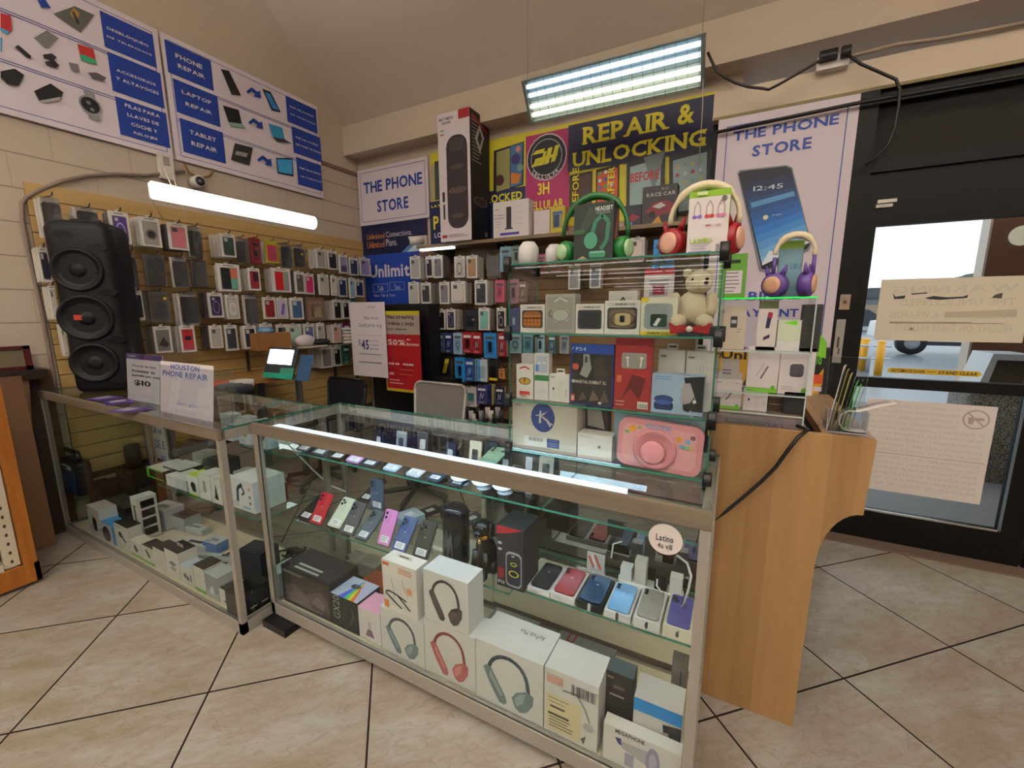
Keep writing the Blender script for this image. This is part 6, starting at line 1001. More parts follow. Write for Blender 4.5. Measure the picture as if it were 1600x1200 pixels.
bx('video_game', 'blue topped game case with dark cover beside red package', 'game', (891, 621), (957, 624), (893, 537), Y, .016, '1f2f6e', [('r', .04, .02, .97, .84, '2a2522'), ('r', 0, .85, 1, 1, '24408e'), ('t', 'PS4', .12, .89, .36, .95, 'c4c8d4', 0), ('p', [(.03, .90), (.07, .94), (.07, .96), (.03, .92)], 'c4c8d4'), ('p', [(.3, .84), (.44, .84), (.5, .6), (.4, .45), (.22, .5), (.3, .66)], '8a8886'), ('p', [(.34, .8), (.4, .8), (.4, .7), (.34, .7)], '3a3634'), ('p', [(.5, .75), (.75, .8), (.9, .5), (.6, .3)], '37302a'), ('t', 'MORTAL KOMBAT XL', .14, .355, .85, .41, 'b4b0ac'), ('e', .08, .385, .05, .04, 'b4b0ac'), ('p', [(.2, .06), (.3, .22), (.4, .1)], '5a5048'), ('p', [(.45, .06), (.55, .26), (.7, .1)], '6a5a4c'), ('p', [(.7, .06), (.82, .28), (.92, .08)], '54483e'), ('R', .05, .58, .2, .68, 'a84a3a', .05), ('r', .02, .04, .12, .17, 'a82a34'), ('t', '18', .04, .06, .1, .14, 'd4c8c8'), ('e', .72, .05, .04, .03, 'c8c8c8')], z)
bx('earphone_package', 'red hanging package with white earbuds in a clear bubble', 'package', (959, 625), (1016, 629), (963, 528), Y, .02, '8e2326', [('r', .0, .9, 1, 1, '74181c'), ('R', .18, .58, .85, .80, '8a8480', .06), ('e', .34, .73, .05, .03, 'd4d0d0'), ('e', .72, .73, .05, .03, 'd4d0d0'), ('l', [(.34, .73), (.36, .6)], .04, 'd0cccc'), ('l', [(.72, .73), (.70, .6)], .04, 'd0cccc'), ('p', [(.2, .12), (.5, .5), (.85, .45), (.7, .15), (.45, .3)], '5a1216'), ('R', .06, .38, .2, .48, 'b4603a', .03), ('r', .66, .02, .94, .12, 'c4c0bc'), ('b', .68, .03, .92, .09, '3a3432'), ('x', .05, .05, .35, .1, 2, 'c4a09c', .012)], z)
bx('earphone_box', 'white hang tab earphone box above blue profile box, left one', 'box', (1027, 600), (1068, 602), (1028, 546), Y+.06, .025, 'c6bfbb', EARP, z, 'white hang tab boxes', None, None, None, None, True)
bx('earphone_box', 'white hang tab earphone box above blue profile box, right one', 'box', (1070, 602), (1113, 604), (1070, 548), Y+.06, .025, 'c6bfbb', EARP, z, 'white hang tab boxes', None, None, None, None, True)
bx('earbud_box', 'pale blue box with blue earbuds and a bearded man in profile', 'box', (1017, 631), (1098, 637), (1020, 584), Y-.005, .05, '8e9fb8', BUDS+MAN+[('x', .05, .88, .4, .94, 2, '5a86b0', .02)], z)
# bottom tier
z = TZ[0]; Y = 1.295
bx('router_box', 'large white box with a round navy emblem in tower bottom tier', 'box', (801, 706), (900, 722), (802, 625), Y, .14, 'b4a99e', [('e', .49, .70, .185, .215, '23356f'), ('p', [(.43, .58), (.46, .58), (.47, .84), (.44, .84)], 'b4a99e'), ('p', [(.38, .74), (.47, .77), (.56, .84), (.50, .75), (.47, .74), (.38, .72)], 'b4a99e'), ('p', [(.48, .74), (.58, .66), (.62, .55), (.6, .52), (.55, .63), (.47, .71)], 'b4a99e'), ('p', [(.55, .63), (.64, .60), (.65, .56), (.58, .60)], 'b4a99e'), ('x', .05, .9, .16, .94, 3, '6a6668', .008), ('r', .2, .08, .56, .28, 'c4bdba'), ('b', .28, .19, .5, .27, '4a4646'), ('r', .56, .1, .75, .28, '2f3570'), ('x', .59, .14, .72, .24, 3, '6a70a0', .012), ('r', .38, .06, .58, .068, '8a8686')], z)
bx('router_box', 'small white box with barcode corner right of the emblem box', 'box', (902, 722), (955, 728), (903, 676), Y, .06, 'cdc6c3', [('x', .05, .86, .5, .92, 2, '8a8484', .015), ('r', .6, .48, .68, .58, '6a6462'), ('r', .28, 0, .285, .3, 'b8b2ae'), ('r', .66, 0, .665, .3, 'b8b2ae')], z)
bx('watch_box', 'brown and white watch box behind the small white box', 'box', (908, 700), (948, 703), (909, 632), Y+.09, .05, '3a3230', [('p', [(.2, .95), (.75, .9), (.9, .5), (.25, .55)], 'b4aeaa'), ('r', .1, .2, .9, .45, '7a5248'), ('x', .2, .28, .8, .38, 2, '4a2c26', .03)], z)
# pink board
t = thing('phone_case_board', at(1025, 740, Y=1.29), 'pink rounded CUTE case with flowers and ring grip in tower', 'phone case')
p0 = at(962, 730, Y=1.288); p1 = at(1093, 745, Y=1.288); hh = at(962, 664, Y=1.288).z-p0.z+.0; w_ = p1.x-p0.x; F = Fr((p0.x, 1.288, TZ[0]+.006), (1, 0, -.045), (.045, 0, 1)); PK = M('c8848c', .4); h_ = .150
b = B(); b.prism(rrect(0, 0, w_, h_, .03, 6), F, -.02, 0, PK); b.prism(rrect(.015, .015, w_-.015, h_-.015, .025, 6), F, 0, .004, M('d0949a', .4)); b.obj('shell', t)
def star(cx, cy, r): return [(cx+(r if k % 2 == 0 else r*.55)*math.cos(math.radians(90+36*k)), cy+(r if k % 2 == 0 else r*.55)*math.sin(math.radians(90+36*k))*w_/h_) for k in range(10)]
b = B(); b.decals(F, w_, h_, [('p', star(.18, .80, .06), 'c88a1e'), ('p', star(.73, .72, .05), 'c88a1e'), ('e', .11, .72, .03, .02, '6aa85a'), ('e', .26, .84, .02, .018, '6aa85a'), ('e', .83, .70, .028, .028, '5a94c8'), ('e', .88, .79, .03, .028, '7a4a56'), ('r', .74, .55, .80, .62, '7aa4c0'), ('r', .80, .55, .86, .62, '7ab07a'), ('r', .86, .55, .92, .62, 'c8926a'), ('p', star(.25, .22, .035), '5a94c8'), ('t', 'CUTE', .33, .86, .63, .95, '6a94c0')], .0042); b.obj('ornaments', t)
b = B(); FC = F.off(w_*.46, h_*.44, .004); b.lathe([(.062, 0), (.062, .006), (.056, .008), (.052, .006), (.044, .006), (.042, .004), (.001, .004)], FC, M('c47e88', .4), 32); b.lathe([(.036, .004), (.036, .010), (.03, .012), (.001, .012)], FC.off(-.004, -.01), M('c8868e', .35), 28); b.obj('ring_grip', t)
b = B(); p2 = at(957, 735, Y=1.34); p3 = at(1096, 745, Y=1.34); b.box(p2.x, 1.335, TZ[0]+.001, p3.x, 1.339, 1.135, M('7f98a8', .2)); tag(b.obj('backing_card'), 'blue grey plastic sleeve behind the pink case', 'sleeve')
# ================================================================ on the tower
z = TZ[3]
def headphones(label, cx, cz, Yc, R, bandm, cupm, facem, cr, depth, horns=None, side=1.0):
    t = thing('headphones', (cx, Yc, z), label, 'headphones')
    b = B(); b.tube([(cx+R*math.cos(math.radians(a)), Yc, cz+R*1.05*math.sin(math.radians(a))) for a in range(-10, 191, 12)], [.007+.005*(abs(a-90) < 50) for a in range(-10, 191, 12)], bandm, 10); b.obj('headband', t)
    for s in (-1, 1):
        c = Vector((cx+s*R*1.0, Yc-.004, z+cr+.002)); F = Fr(c, (0, 1, 0), (0, 0, 1)) if s > 0 else Fr(c, (0, -1, 0), (0, 0, 1))
        if facem and s < 0: F = Fr(c, (.85, -.5, 0), (0, 0, 1))
        if facem and s > 0: F = Fr(c, (.3, .95, 0), (0, 0, 1))
        b = B(); b.lathe([(cr*.75, -depth), (cr, -depth*.8), (cr*1.02, -depth*.2), (cr*.95, 0), (cr*.8, .004), (.001, .004)], F, cupm, 28)
        if horns:
            for q in (-1, 1): b.tube([F.p(q*cr*.5, cr*.8, -depth*.4), F.p(q*cr*.72, cr*1.2, -depth*.4), F.p(q*cr*.82, cr*1.65, -depth*.45)], [cr*.26, cr*.17, .002], cupm, 10)
        b.obj('ear_cup', t)
        b = B(); b.lathe([(cr*.72, .003), (cr*.70, .009), (cr*.4, .012), (.001, .012)], F, facem or 'a8c4a0', 28); b.obj('cup_cover', t)
        b = B(); b.tube([(cx+s*R*1.0, Yc, cz-R*.2), (cx+s*R*1.0, Yc, z+cr*1.9)], .006, cupm if horns else bandm, 8); b.obj('slider', t)
    return t
q0 = at(882, 395, Y=1.37); q1 = at(982, 395, Y=1.37); cx = (q0.x+q1.x)/2; R = (q1.x-q0.x)/2; top = at(930, 306, Y=1.37).z
headphones('green over ear headphones arched around the dark green box', cx-.004, top-R*1.05, 1.37, R, M('1c5a2a', .35), M('1d6a2e', .35), M('9ab88c', .4), .036, .034)
bx('headset_box', 'dark green HEADSET box on tower inside green headphones', 'box', (896, 409), (957, 406), (896, 321), 1.335, .06, '1c211c', [('r', .0, .0, 1, 1, '232a24'), ('p', [(.1, .5), (.4, .95), (.6, .8), (.3, .5)], '2e3a30'), ('t', 'HEADSET', .54, .86, .97, .93, 'b4bab4'), ('x', .56, .81, .95, .84, 2, '7a827a', .012), ('l', [(.46, .42), (.55, .68), (.72, .78), (.88, .66), (.84, .34), (.7, .2)], .10, '2f6a50'), ('e', .44, .36, .17, .20, '3f8466'), ('R', .4, .06, .82, .18, '3a7a5c', .06), ('r', .42, .14, .8, .16, '7aa890'), ('R', .02, .48, .28, .56, '2f5a34', .02), ('p', [(0, 0), (.25, .1), (.4, .02), (.4, 0)], '8a7a5a')], z, None, None, [('p', [(.1, .2), (.6, .9), (.9, .9), (.4, .2)], 'a8481c')], None, '2a2622')
q0 = at(1045, 385, Y=1.37); q1 = at(1152, 385, Y=1.37); cx = (q0.x+q1.x)/2; R = (q1.x-q0.x)/2; top = at(1100, 288, Y=1.37).z
def band_mat():
    a = NT('patterned_cream_band'); v = a.n('ShaderNodeTexVoronoi'); v.inputs['Scale'].default_value = 90; f = a.ramp(v.outputs['Distance'], .25, .3); a.t.links.new(a.mix(f, c4('8a6a4a'), c4('cdbfa2')), a.p.inputs['Base Color']); return a.m
BAND = band_mat()
headphones('red horned headphones with cream band around the lime green box', cx, top-R*1.05, 1.375, R, BAND, M('8e1420', .35), M('c89a86', .5), .042, .044, True)
FIG = lambda x, c, k: [('l', [(x-.08, .62), (x-.07, .76), (x, .84), (x+.07, .76), (x+.08, .62)], .03, k), ('e', x-.06, .60, .06, .05, c), ('e', x+.06, .60, .06, .05, c)]
bx('headset_box', 'lime framed white box picturing three coloured headphones on tower', 'box', (1072, 398), (1135, 397), (1077, 301), 1.335, .05, '7fa81e', [('r', .0, .02, .99, .90, 'c9bfbd')]+FIG(.22, '7a5aa8', '9a8a7a')+FIG(.52, 'b02a2a', '9a8a7a')+FIG(.80, 'b86a90', '9a8a7a')+[('x', .44, .45, .6, .47, 1, '8a2a2a', .015), ('x', .7, .45, .85, .47, 1, 'b88a8a', .015), ('t', 'LABUBU', .08, .18, .60, .26, '86a820'), ('x', .1, .09, .6, .14, 2, '9a94b0', .015), ('r', .04, .03, .62, .05, '4a3a8a'), ('r', .72, .03, .95, .16, 'b0a8a8'), ('b', .74, .04, .93, .15, '5a5454'), ('e', .86, .86, .06, .06, '5a5a58'), ('r', .2, .93, .45, .98, 'b8c890')], z, None, None, None, '8ab428')
for i, (px, py, rx, rz) in enumerate(((826, 408, .036, .040), (866, 406, .030, .032))):
    p = at(px, py, Y=1.44); b = B(); F = Fr((p.x, 1.44, z), (1, 0, 0), (0, 1, 0)); b.lathe([(.015, 0), (.016, .006), (rx*.9, .012), (rx*1.05, .012+rz*.7), (rx, .012+rz*1.5), (rx*.6, .012+rz*2), (.001, .012+rz*2.05)], F, M('b9b4b0', .5), 24); tag(b.obj('mini_speaker'), ('taller white rounded speaker on tower top, far left', 'smaller white rounded speaker beside the green headphones')[i], 'speaker', 'white rounded speakers')
# ================================================================ acrylic stand on the side desk
p0 = at(1128, 464, Y=1.64); p1 = at(1287, 463, Y=1.64); SX0, SX1 = -.053, at(1258, 640, Y=1.64).x; SY0, SY1 = 1.64, 1.80; S0 = 1.051; SZ = [S0+.006, at(1180, 645, Y=1.64).z, at(1200, 616, Y=1.64).z, at(1200, 549, Y=1.64).z, p1.z]
t = thing('acrylic_stand', ((SX0+SX1)/2, 1.72, S0), 'clear tiered acrylic stand on side desk, green top edge made to glow', 'display stand')
for i, z in enumerate(SZ): pane(SX0, SY0, z-.005, SX1, SY1, z, ACRY, EDGE_GLOW if i == 4 else M('aebcb8', .2)).obj('shelf', t)
for x in (SX0, SX1-.004): pane(x, SY0, S0, x+.004, SY1, SZ[4]-.006, ACRY, M('aebcb8', .2)).obj('side_pane', t)
pane(SX0, SY1-.004, S0, SX1, SY1, SZ[4]-.006, ACRY, M('aebcb8', .2)).obj('back_pane', t)
CBL = [('r', 0, 0, 1, .09, '6aa82c'), ('e', .86, .12, .07, .07, '5a9a28'), ('l', [(.3, .35), (.55, .65)], .02, '8a8688'), ('l', [(.45, .3), (.66, .58)], .05, '5a5658'), ('x', .05, .9, .25, .93, 1, '5a5658', .02), ('x', .75, .88, .95, .91, 1, '8a8688', .02), ('r', .88, .6, .93, .64, 'b8b2b2')]
Y = SY0+.03; G = 'boxes on the acrylic stand'
z = SZ[3]
bx('memory_card_pack', 'cream card pack with memory card picture on acrylic stand', 'package', (1127, 545), (1162, 546), (1129, 478), Y, .01, 'b8ab9a', [('R', .32, .5, .62, .76, '3a3a3c', .04), ('r', .36, .6, .58, .68, 'a8a8aa'), ('x', .6, .4, .9, .46, 2, '8a8074', .015)], z)
bx('flash_drive_pack', 'white pack with red and navy flash drives on acrylic stand', 'package', (1180, 546), (1210, 547), (1182, 470), Y, .01, 'c4bcb8', [('r', 0, .84, 1, 1, '5a6040'), ('p', [(.42, .45), (.62, .45), (.72, .72), (.5, .76)], '26284a'), ('p', [(.5, .66), (.74, .66), (.74, .76), (.52, .78)], '9a1c34'), ('p', [(.35, .2), (.68, .26), (.68, .33), (.37, .27)], '3a1c3a')], z)
bx('gadget_box', 'white box with green flash next to the dark box on stand', 'box', (1212, 548), (1248, 549), (1212, 500), Y, .05, 'b9c0a8', [('r', 0, 0, 1, .32, 'c4c4c0'), ('p', [(.2, .9), (.8, 1), (.8, .84)], '6ac020')], z)
bx('gadget_box', 'dark grey box at the right of acrylic stand top tier', 'box', (1248, 549), (1279, 549), (1249, 476), Y, .05, '2b2928', [('x', .2, .4, .7, .5, 2, '3c3a3a', .015)], z, None, None, None, '7a8474')
z = SZ[2]
bx('cable_box', 'white and green cable box, left on stand second tier', 'box', (1164, 615), (1213, 617), (1166, 541), Y, .03, 'c4bcba', CBL, z, 'cable boxes on stand')
bx('earbud_box', 'white box with grey earbud case, right on stand second tier', 'box', (1214, 617), (1268, 619), (1216, 543), Y, .03, 'c4bcba', [('R', .3, .38, .7, .66, '4a464c', .1), ('r', .3, .55, .7, .56, '2c2a2e'), ('e', .76, .1, .08, .08, '5a9a28'), ('x', .1, .1, .6, .15, 2, '8a8688', .012), ('x', .08, .9, .3, .93, 1, '5a5658', .02)], z, 'cable boxes on stand')
bx('leaflet', 'grey leaflet standing left on stand second tier', 'leaflet', (1124, 612), (1152, 613), (1128, 560), Y+.02, .002, '9a948e', [('x', .1, .5, .8, .6, 2, '5a4a80', .04)], z)
z = SZ[1]
bx('cable_box', 'white and green cable box on stand third tier', 'box', (1114, 640), (1156, 644), (1117, 592), Y, .03, 'c0b8b4', CBL, z, 'cable boxes on stand')
bx('earphone_box', 'white earphone box on stand third tier', 'box', (1160, 645), (1197, 648), (1163, 604), Y, .03, 'c4bcba', EARP, z)
bx('pouch', 'black quilted pouch in plastic at right of stand third tier', 'pouch', (1222, 650), (1256, 652), (1226, 612), Y, .03, '1f1d1d', [('R', .1, .1, .9, .9, '2a2828', .05)], z)
bx('watch_strap', 'brown strap pack between earphone box and black pouch', 'strap', (1199, 648), (1221, 650), (1200, 606), Y+.02, .02, '3a2c20', [('r', 0, .3, 1, .34, '8a6a3a'), ('r', 0, .6, 1, .62, '8a6a3a')], z)
b = B(); p = at(1190, 606, Y=1.72); b.tube([at(1168, 604, Y=1.74), at(1182, 588, Y=1.74), at(1205, 586, Y=1.74), at(1222, 604, Y=1.74), at(1226, 618, Y=1.74)], .004, 'b8b4b0', 8); tag(b.obj('charging_cable'), 'white cable arching in the acrylic stand', 'cable')
bx('adapter', 'black travel adapters behind the arching cable on stand', 'adapter', (1178, 600), (1215, 602), (1180, 575), Y+.08, .03, '191818', [('r', .4, .3, .45, .8, '8a8684'), ('r', .7, .3, .75, .8, '8a8684')], SZ[1]+.0)
flat('steel_tool', 'flat grey tool lying on the bottom tier of stand', 'tool', 1165, 655, SZ[0], .12, .035, .008, M('8a8888', .3, .6), .1)
# headphones on the stand
z = SZ[4]; q0 = at(1222, 430, Y=1.70); q1 = at(1268, 430, Y=1.70); top = at(1240, 366, Y=1.7).z; cx = (q0.x+q1.x)/2; R = .055
headphones('purple eared headphones with cream band on the acrylic stand', cx-.01, top-R*1.05, 1.715, R, BAND, M('5a4088', .35), M('c89a7c', .5), .040, .036, True)
bx('headset_box', 'pale blue and lime box behind the purple headphones', 'box', (1212, 462), (1248, 462), (1212, 378), 1.745, .05, '6a8c98', [('r', 0, .86, 1, 1, '7a9a3a'), ('t', 'UBU', .5, .5, .95, .6, '3f6a80')], z, None, None, [('r', 0, 0, 1, 1, 'b0b4a8'), ('p', [(.2, .1), (.8, .2), (.7, .5), (.3, .5)], 'a8504a'), ('e', .6, .7, .2, .08, '5a6a5a')], '8aa848')
# leaflet holder on the ledge
t = thing('leaflet_holder', (.33, 1.64, 1.066), 'clear leaflet holder on the desk ledge beside the door', 'holder'); X0, X1 = .272, .375
b = pane(X0, 1.70, 1.068, X1, 1.703, 1.30, ACRY, M('c4ccd0', .2)); b.obj('back_pane', t)
b = pane(X0, 1.625, 1.068, X1, 1.70, 1.071, ACRY, M('c4ccd0', .2)); b.obj('base_pane', t)
for x in (X0, X1-.002): b = pane(x, 1.625, 1.071, x+.002, 1.70, 1.14, ACRY, M('c4ccd0', .2)); b.obj('side_pane', t)
b = pane(X0, 1.622, 1.068, X1, 1.625, 1.14, ACRY, M('c4ccd0', .2)); b.obj('front_pane', t)
for i, (x, c_, w_) in enumerate(((.276, 'c4bfc0', 'white'), (.285, '7a7030', 'olive'), (.295, '9a9450', 'pale yellow'), (.305, '2a2a22', 'black'), (.313, '3a8a24', 'green'), (.322, '58a82c', 'lime'), (.332, '7a8a78', 'grey'))):
    b = B(); F = Fr((x, 1.635, 1.073), (.25, .95, 0), (.12+.05*i/6, .02, 1)); b.box(0, 0, -.001, .06, .205-.012*i, .001, c_, F); b.decals(F, .06, .2, [('x', .2, .4, .8, .8, 4, 'c8c8c0', .03)], .0012); tag(b.obj('leaflet'), f'{w_} leaflet standing in the clear holder', 'leaflet', 'leaflets in the holder')
b = B(); pr = []
for k in range(17):
    a = math.radians(250-k*11); pr.append((.335+.030*math.cos(a)-.0, 1.105+.034*math.sin(a)))
pr = [(.372, 1.076), (.352, 1.074)]+[(.335+.032*math.cos(math.radians(a)), 1.106+.032*math.sin(math.radians(a))) for a in range(-80, -281, -20)]+[(.36, 1.142), (.40, 1.160), (.435, 1.172)]
n = len(pr); rgs = [[(x, y_, zz) for x, zz in pr] for y_ in (1.628, 1.69)]
b.add([p for r_ in rgs for p in r_]+[(p[0]+.0015, p[1], p[2]+.0015) for r_ in rgs for p in r_], [(i, i+1, n+i+1, n+i) for i in range(n-1)]+[(2*n+i+1, 2*n+i, 3*n+i, 3*n+i+1) for i in range(n-1)]+[(i+1, i, 2*n+i, 2*n+i+1) for i in range(n-1)]+[(n+i, n+i+1, 3*n+i+1, 3*n+i) for i in range(n-1)], 'c4b9b4', True); tag(b.obj('curled_leaflet'), 'white leaflet curled over in the clear holder front', 'leaflet')
b = B(); b.tube([(.2, 1.66, 1.068), (.222, 1.60, 1.073), at(1248, 682, Y=1.565), at(1232, 702, Y=1.56), at(1212, 730, Y=1.56), at(1190, 752, Y=1.56), at(1160, 778, Y=1.558), at(1138, 796, Y=1.55), at(1116, 814, Y=1.545), (at(1108, 822, Y=1.55).x, 1.56, .86)], .006, '12100f', 8); tag(b.obj('extension_cord'), 'black cord hanging across the maple desk panel', 'cord')
# ================================================================ long shelf on the back wall
zs = at(885, 362, Y=3.45).z; SH0 = at(652, 385, Y=3.45).x
t = thing('wall_shelf', (-1.9, 3.6, zs), 'long brown shelf on back wall under the repair banner', 'shelf')
b = B(); b.box(SH0, 3.44, zs-.03, -.30, YB-.024, zs, wood_mat('shelf_board', '6a543a', '7a6446', 0)); b.obj('board', t)
for x in (SH0+.25, -2.0, -1.2, -.5): b = B(); b.prism([(0, 0), (.25, 0), (.25, -.02), (0, -.14)], Fr((x, YB-.024, zs-.03), (0, -1, 0), (0, 0, 1)), 0, .012, '2a2420'); b.obj('bracket', t)
b = B(); b.box(SH0+.02, 3.46, zs-.05, SH0+.42, 3.50, zs-.032, M('e8eef2', .5, 0, 3)); b.obj('under_shelf_light', t, 'small glowing strip under the shelf')
t = thing('security_camera', (SH0-.02, 3.46, zs+.0), 'white bullet security camera at the left end of back shelf', 'camera')
q = at(649, 376, Y=3.42); b = B(); b.cyl((q.x-.03, 3.36, q.z-.01), (q.x+.06, 3.47, q.z+.01), .042, 'c4bcb4', n=16); b.box(q.x+.04, 3.46, q.z-.05, q.x+.10, 3.49, q.z+.05, 'c4bcb4'); hs = b.obj('housing', t); b = B(); b.cyl((q.x-.033, 3.357, q.z-.01), (q.x-.026, 3.365, q.z-.009), .033, '17151a', n=16); b.obj('lens', hs)
SPK = [('t', 'MULTI-MEDIA', .06, .945, .5, .965, '2a2426'), ('t', 'SPEAKER', .14, .915, .42, .935, '2a2426'), ('r', .66, .93, 1, 1, '9a1a24'), ('e', .14, .87, .08, .02, '6a9a5a'), ('e', .14, .84, .08, .02, 'a8685a'), ('R', .26, .10, .92, .82, '2c2224', .28), ('o', .59, .58, .2, .058, .03, '5a4a48'), ('e', .59, .58, .14, .04, '4a3a38'), ('o', .59, .40, .27, .078, .03, '7a6a66'), ('e', .59, .40, .2, .058, '54413e'), ('e', .55, .42, .05, .015, '1a1414'), ('e', .59, .20, .2, .055, '4a3c3a'), ('R', .36, .70, .82, .80, '3c3232', .06), ('R', .10, .32, .18, .40, '2a2426', .03), ('r', .12, .18, .18, .30, '2a2426'), ('r', .06, .03, .22, .055, '9a2a2a'), ('x', .28, .035, .9, .05, 2, '8a7a78', .006)]
bx('speaker_box', 'tall white and black carton picturing a tower speaker on back shelf', 'box', (689, 371), (737, 371), (690, 178), 3.40, .33, 'c9bdc0', SPK, zs+.001, None, None, [('x', .1, .62, .6, .92, 12, '8a8688', .008), ('p', [(.1, .94), (.9, .88), (.9, .91), (.1, .97)], '8e3024'), ('p', [(.25, .80), (.5, .70), (.72, .84), (.5, .92)], 'b8b2b4'), ('p', [(.38, .80), (.5, .75), (.62, .83), (.5, .88)], '2a2628'), ('o', .5, .32, .34, .12, .03, '9a9494'), ('e', .5, .32, .28, .1, '3a2e24'), ('r', .7, .05, .84, .09, '9a9494')], '3a3436', '161416')
bx('router_box', 'white carton picturing a slim black modem on back shelf', 'box', (771, 369), (826, 361), (772, 317), 3.46, .10, 'c9c2c0', [('R', .38, .24, .52, .84, '26242a', .02), ('r', .34, .22, .56, .26, '26242a'), ('t', 'Prepaid', .04, .6, .33, .66, '4a3a90', 0), ('t', 'Internet', .04, .52, .33, .58, '4a3a90', 0), ('x', .05, .3, .3, .44, 3, '8a8490', .012), ('x', .66, .35, .9, .8, 4, 'a8a2a4', .012), ('r', .2, .06, .74, .13, '4a3490'), ('x', .05, .78, .18, .8, 1, '6a6470', .02)], zs+.001)
bx('router_box', 'blank white carton between the modem carton and the yellow one', 'box', (834, 364), (859, 362), (834, 330), 3.52, .1, 'c6babb', [('x', .1, .06, .5, .1, 1, 'a88a8a', .015)], zs+.001)
bx('phone_pack', 'yellow pack holding a blue phone on back shelf', 'box', (860, 363), (882, 361), (860, 324), 3.50, .05, 'b8a436', [('r', .15, .2, .85, .8, '8a8a5a'), ('R', .22, .24, .62, .7, '2a3c68', .05), ('r', .15, .72, .85, .82, '3a5a9a')], zs+.001)
RC = [('t', 'RACE CAR', .12, .72, .95, .82, 'a8a4a4'), ('t', 'RC', .55, .87, .75, .93, '8a8686'), ('p', [(.1, .3), (.3, .55), (.7, .6), (.95, .45), (.9, .25), (.5, .2)], '7a2a30'), ('p', [(.3, .45), (.55, .55), (.7, .45), (.5, .38)], 'b8b4b4'), ('e', .3, .24, .1, .1, '1a1818'), ('p', [(.3, .0), (.5, .2), (.6, .0)], 'b8862c')]
bx('toy_car_box', 'grey RACE CAR toy carton on back shelf', 'box', (1002, 351), (1056, 345), (1004, 293), 3.46, .1, '37343a', RC, zs+.001)
bx('toy_car_box', 'small dark car toy carton left of RACE CAR carton', 'box', (975, 354), (1001, 351), (976, 322), 3.48, .1, '2a2c38', [('p', [(.1, .35), (.5, .6), (.95, .4), (.6, .2)], '8a2a3a'), ('r', .1, .05, .5, .2, '4a6a9a')], zs+.001)
# ================================================================ behind the counters
p0 = at(572, 450, Y=3.25); p1 = at(700, 450, Y=3.25)
t = thing('black_cabinet', ((p0.x+p1.x)/2, 3.4, 0), 'tall black cabinet at the back behind the hanging price posters', 'cabinet')
b = B(); b.box(p0.x, 3.27, 0, p1.x-.25, 3.44, 1.52, M('0a090a', .5)); b.box(p1.x-.25, 3.27, 0, p1.x, 3.44, .80, M('0a090a', .5)); b.obj('body', t)
b = B(); b.box(p0.x+.04, 3.255, .08, p1.x-.3, 3.27, 1.46, M('0d0c0d', .45)); b.obj('door', t)
pn = Pan('Y', 3.10, (556, 471), (600, 585), .002, 'c6bcc0'); pn.a0 = at(550, 540, Y=3.10).x; pn.a1 = at(602, 500, Y=3.1).x; pn.z0 = at(575, 588, Y=3.1).z; pn.z1 = at(580, 472, Y=3.1).z; pn.done()
pn.t('Big data.', (569, 494.5, 592, 500), '4a4668', 0); pn.t('Small price tag.', (560, 505, 598, 513), '4a4668', 0); pn.t('$', (560, 530, 564, 540), '2a2a66', 0); pn.t('45', (564.5, 530.5, 577, 546.5), '2a2a66'); pn.t('unlimited', (574, 478.5, 586, 481), '4a4668', 0)
for k, y in enumerate((531, 537, 543)): pn.t(('for 30 days', 'of unlimited', 'data talk')[k], (578, y, 592, y+4), '5a5680', 0)
for y in (524, 553, 566): pn.r((561, y, 597, y+.7), '7a7690')
tag(pn.b.obj('price_poster'), 'white curling poster reading $45 in front of the black cabinet', 'poster')
pn = Pan('Y', 3.12, (603, 486), (652, 595), .002, '95161e'); pn.a0 = at(601, 540, Y=3.12).x; pn.a1 = at(657, 540, Y=3.12).x; pn.z0 = at(608, 610, Y=3.12).z; pn.z1 = at(604, 486, Y=3.12).z; pn.done()
a, b_ = pn.f(604, 522); pn.d(('r', 0, b_, 1, .95, '8f8278'), ('r', 0, .95, 1, 1, 'a89a22'), ('r', 0, 0, 1, .035, 'a89a22'), ('r', 0, 0, .03, 1, '8f8a3a'))
for s_, q in (('Haz streaming,', (606, 492, 648, 500)), ('trabaja y juega', (606, 502, 647, 510)), ('por menos', (606, 513, 635, 517))): pn.t(s_, q, '2a2424')
for s_, q in (('50%', (606, 530, 633, 540)), ('de', (635, 529, 641, 532)), ('descuento', (635, 535, 655, 541)), ('150 GB', (608, 566, 647, 572)), ('$35', (609, 581, 616, 586))): pn.t(s_, q, 'cdbcb8')
pn.d(('x', .06, .58, .9, .62, 2, 'b86a58', .012), ('x', .4, .22, .95, .28, 2, 'b85a50', .008), ('x', .1, .1, .5, .14, 2, 'c0988c', .012))
tag(pn.b.obj('price_poster'), 'red poster reading 150 GB hanging beside the $45 poster', 'poster')
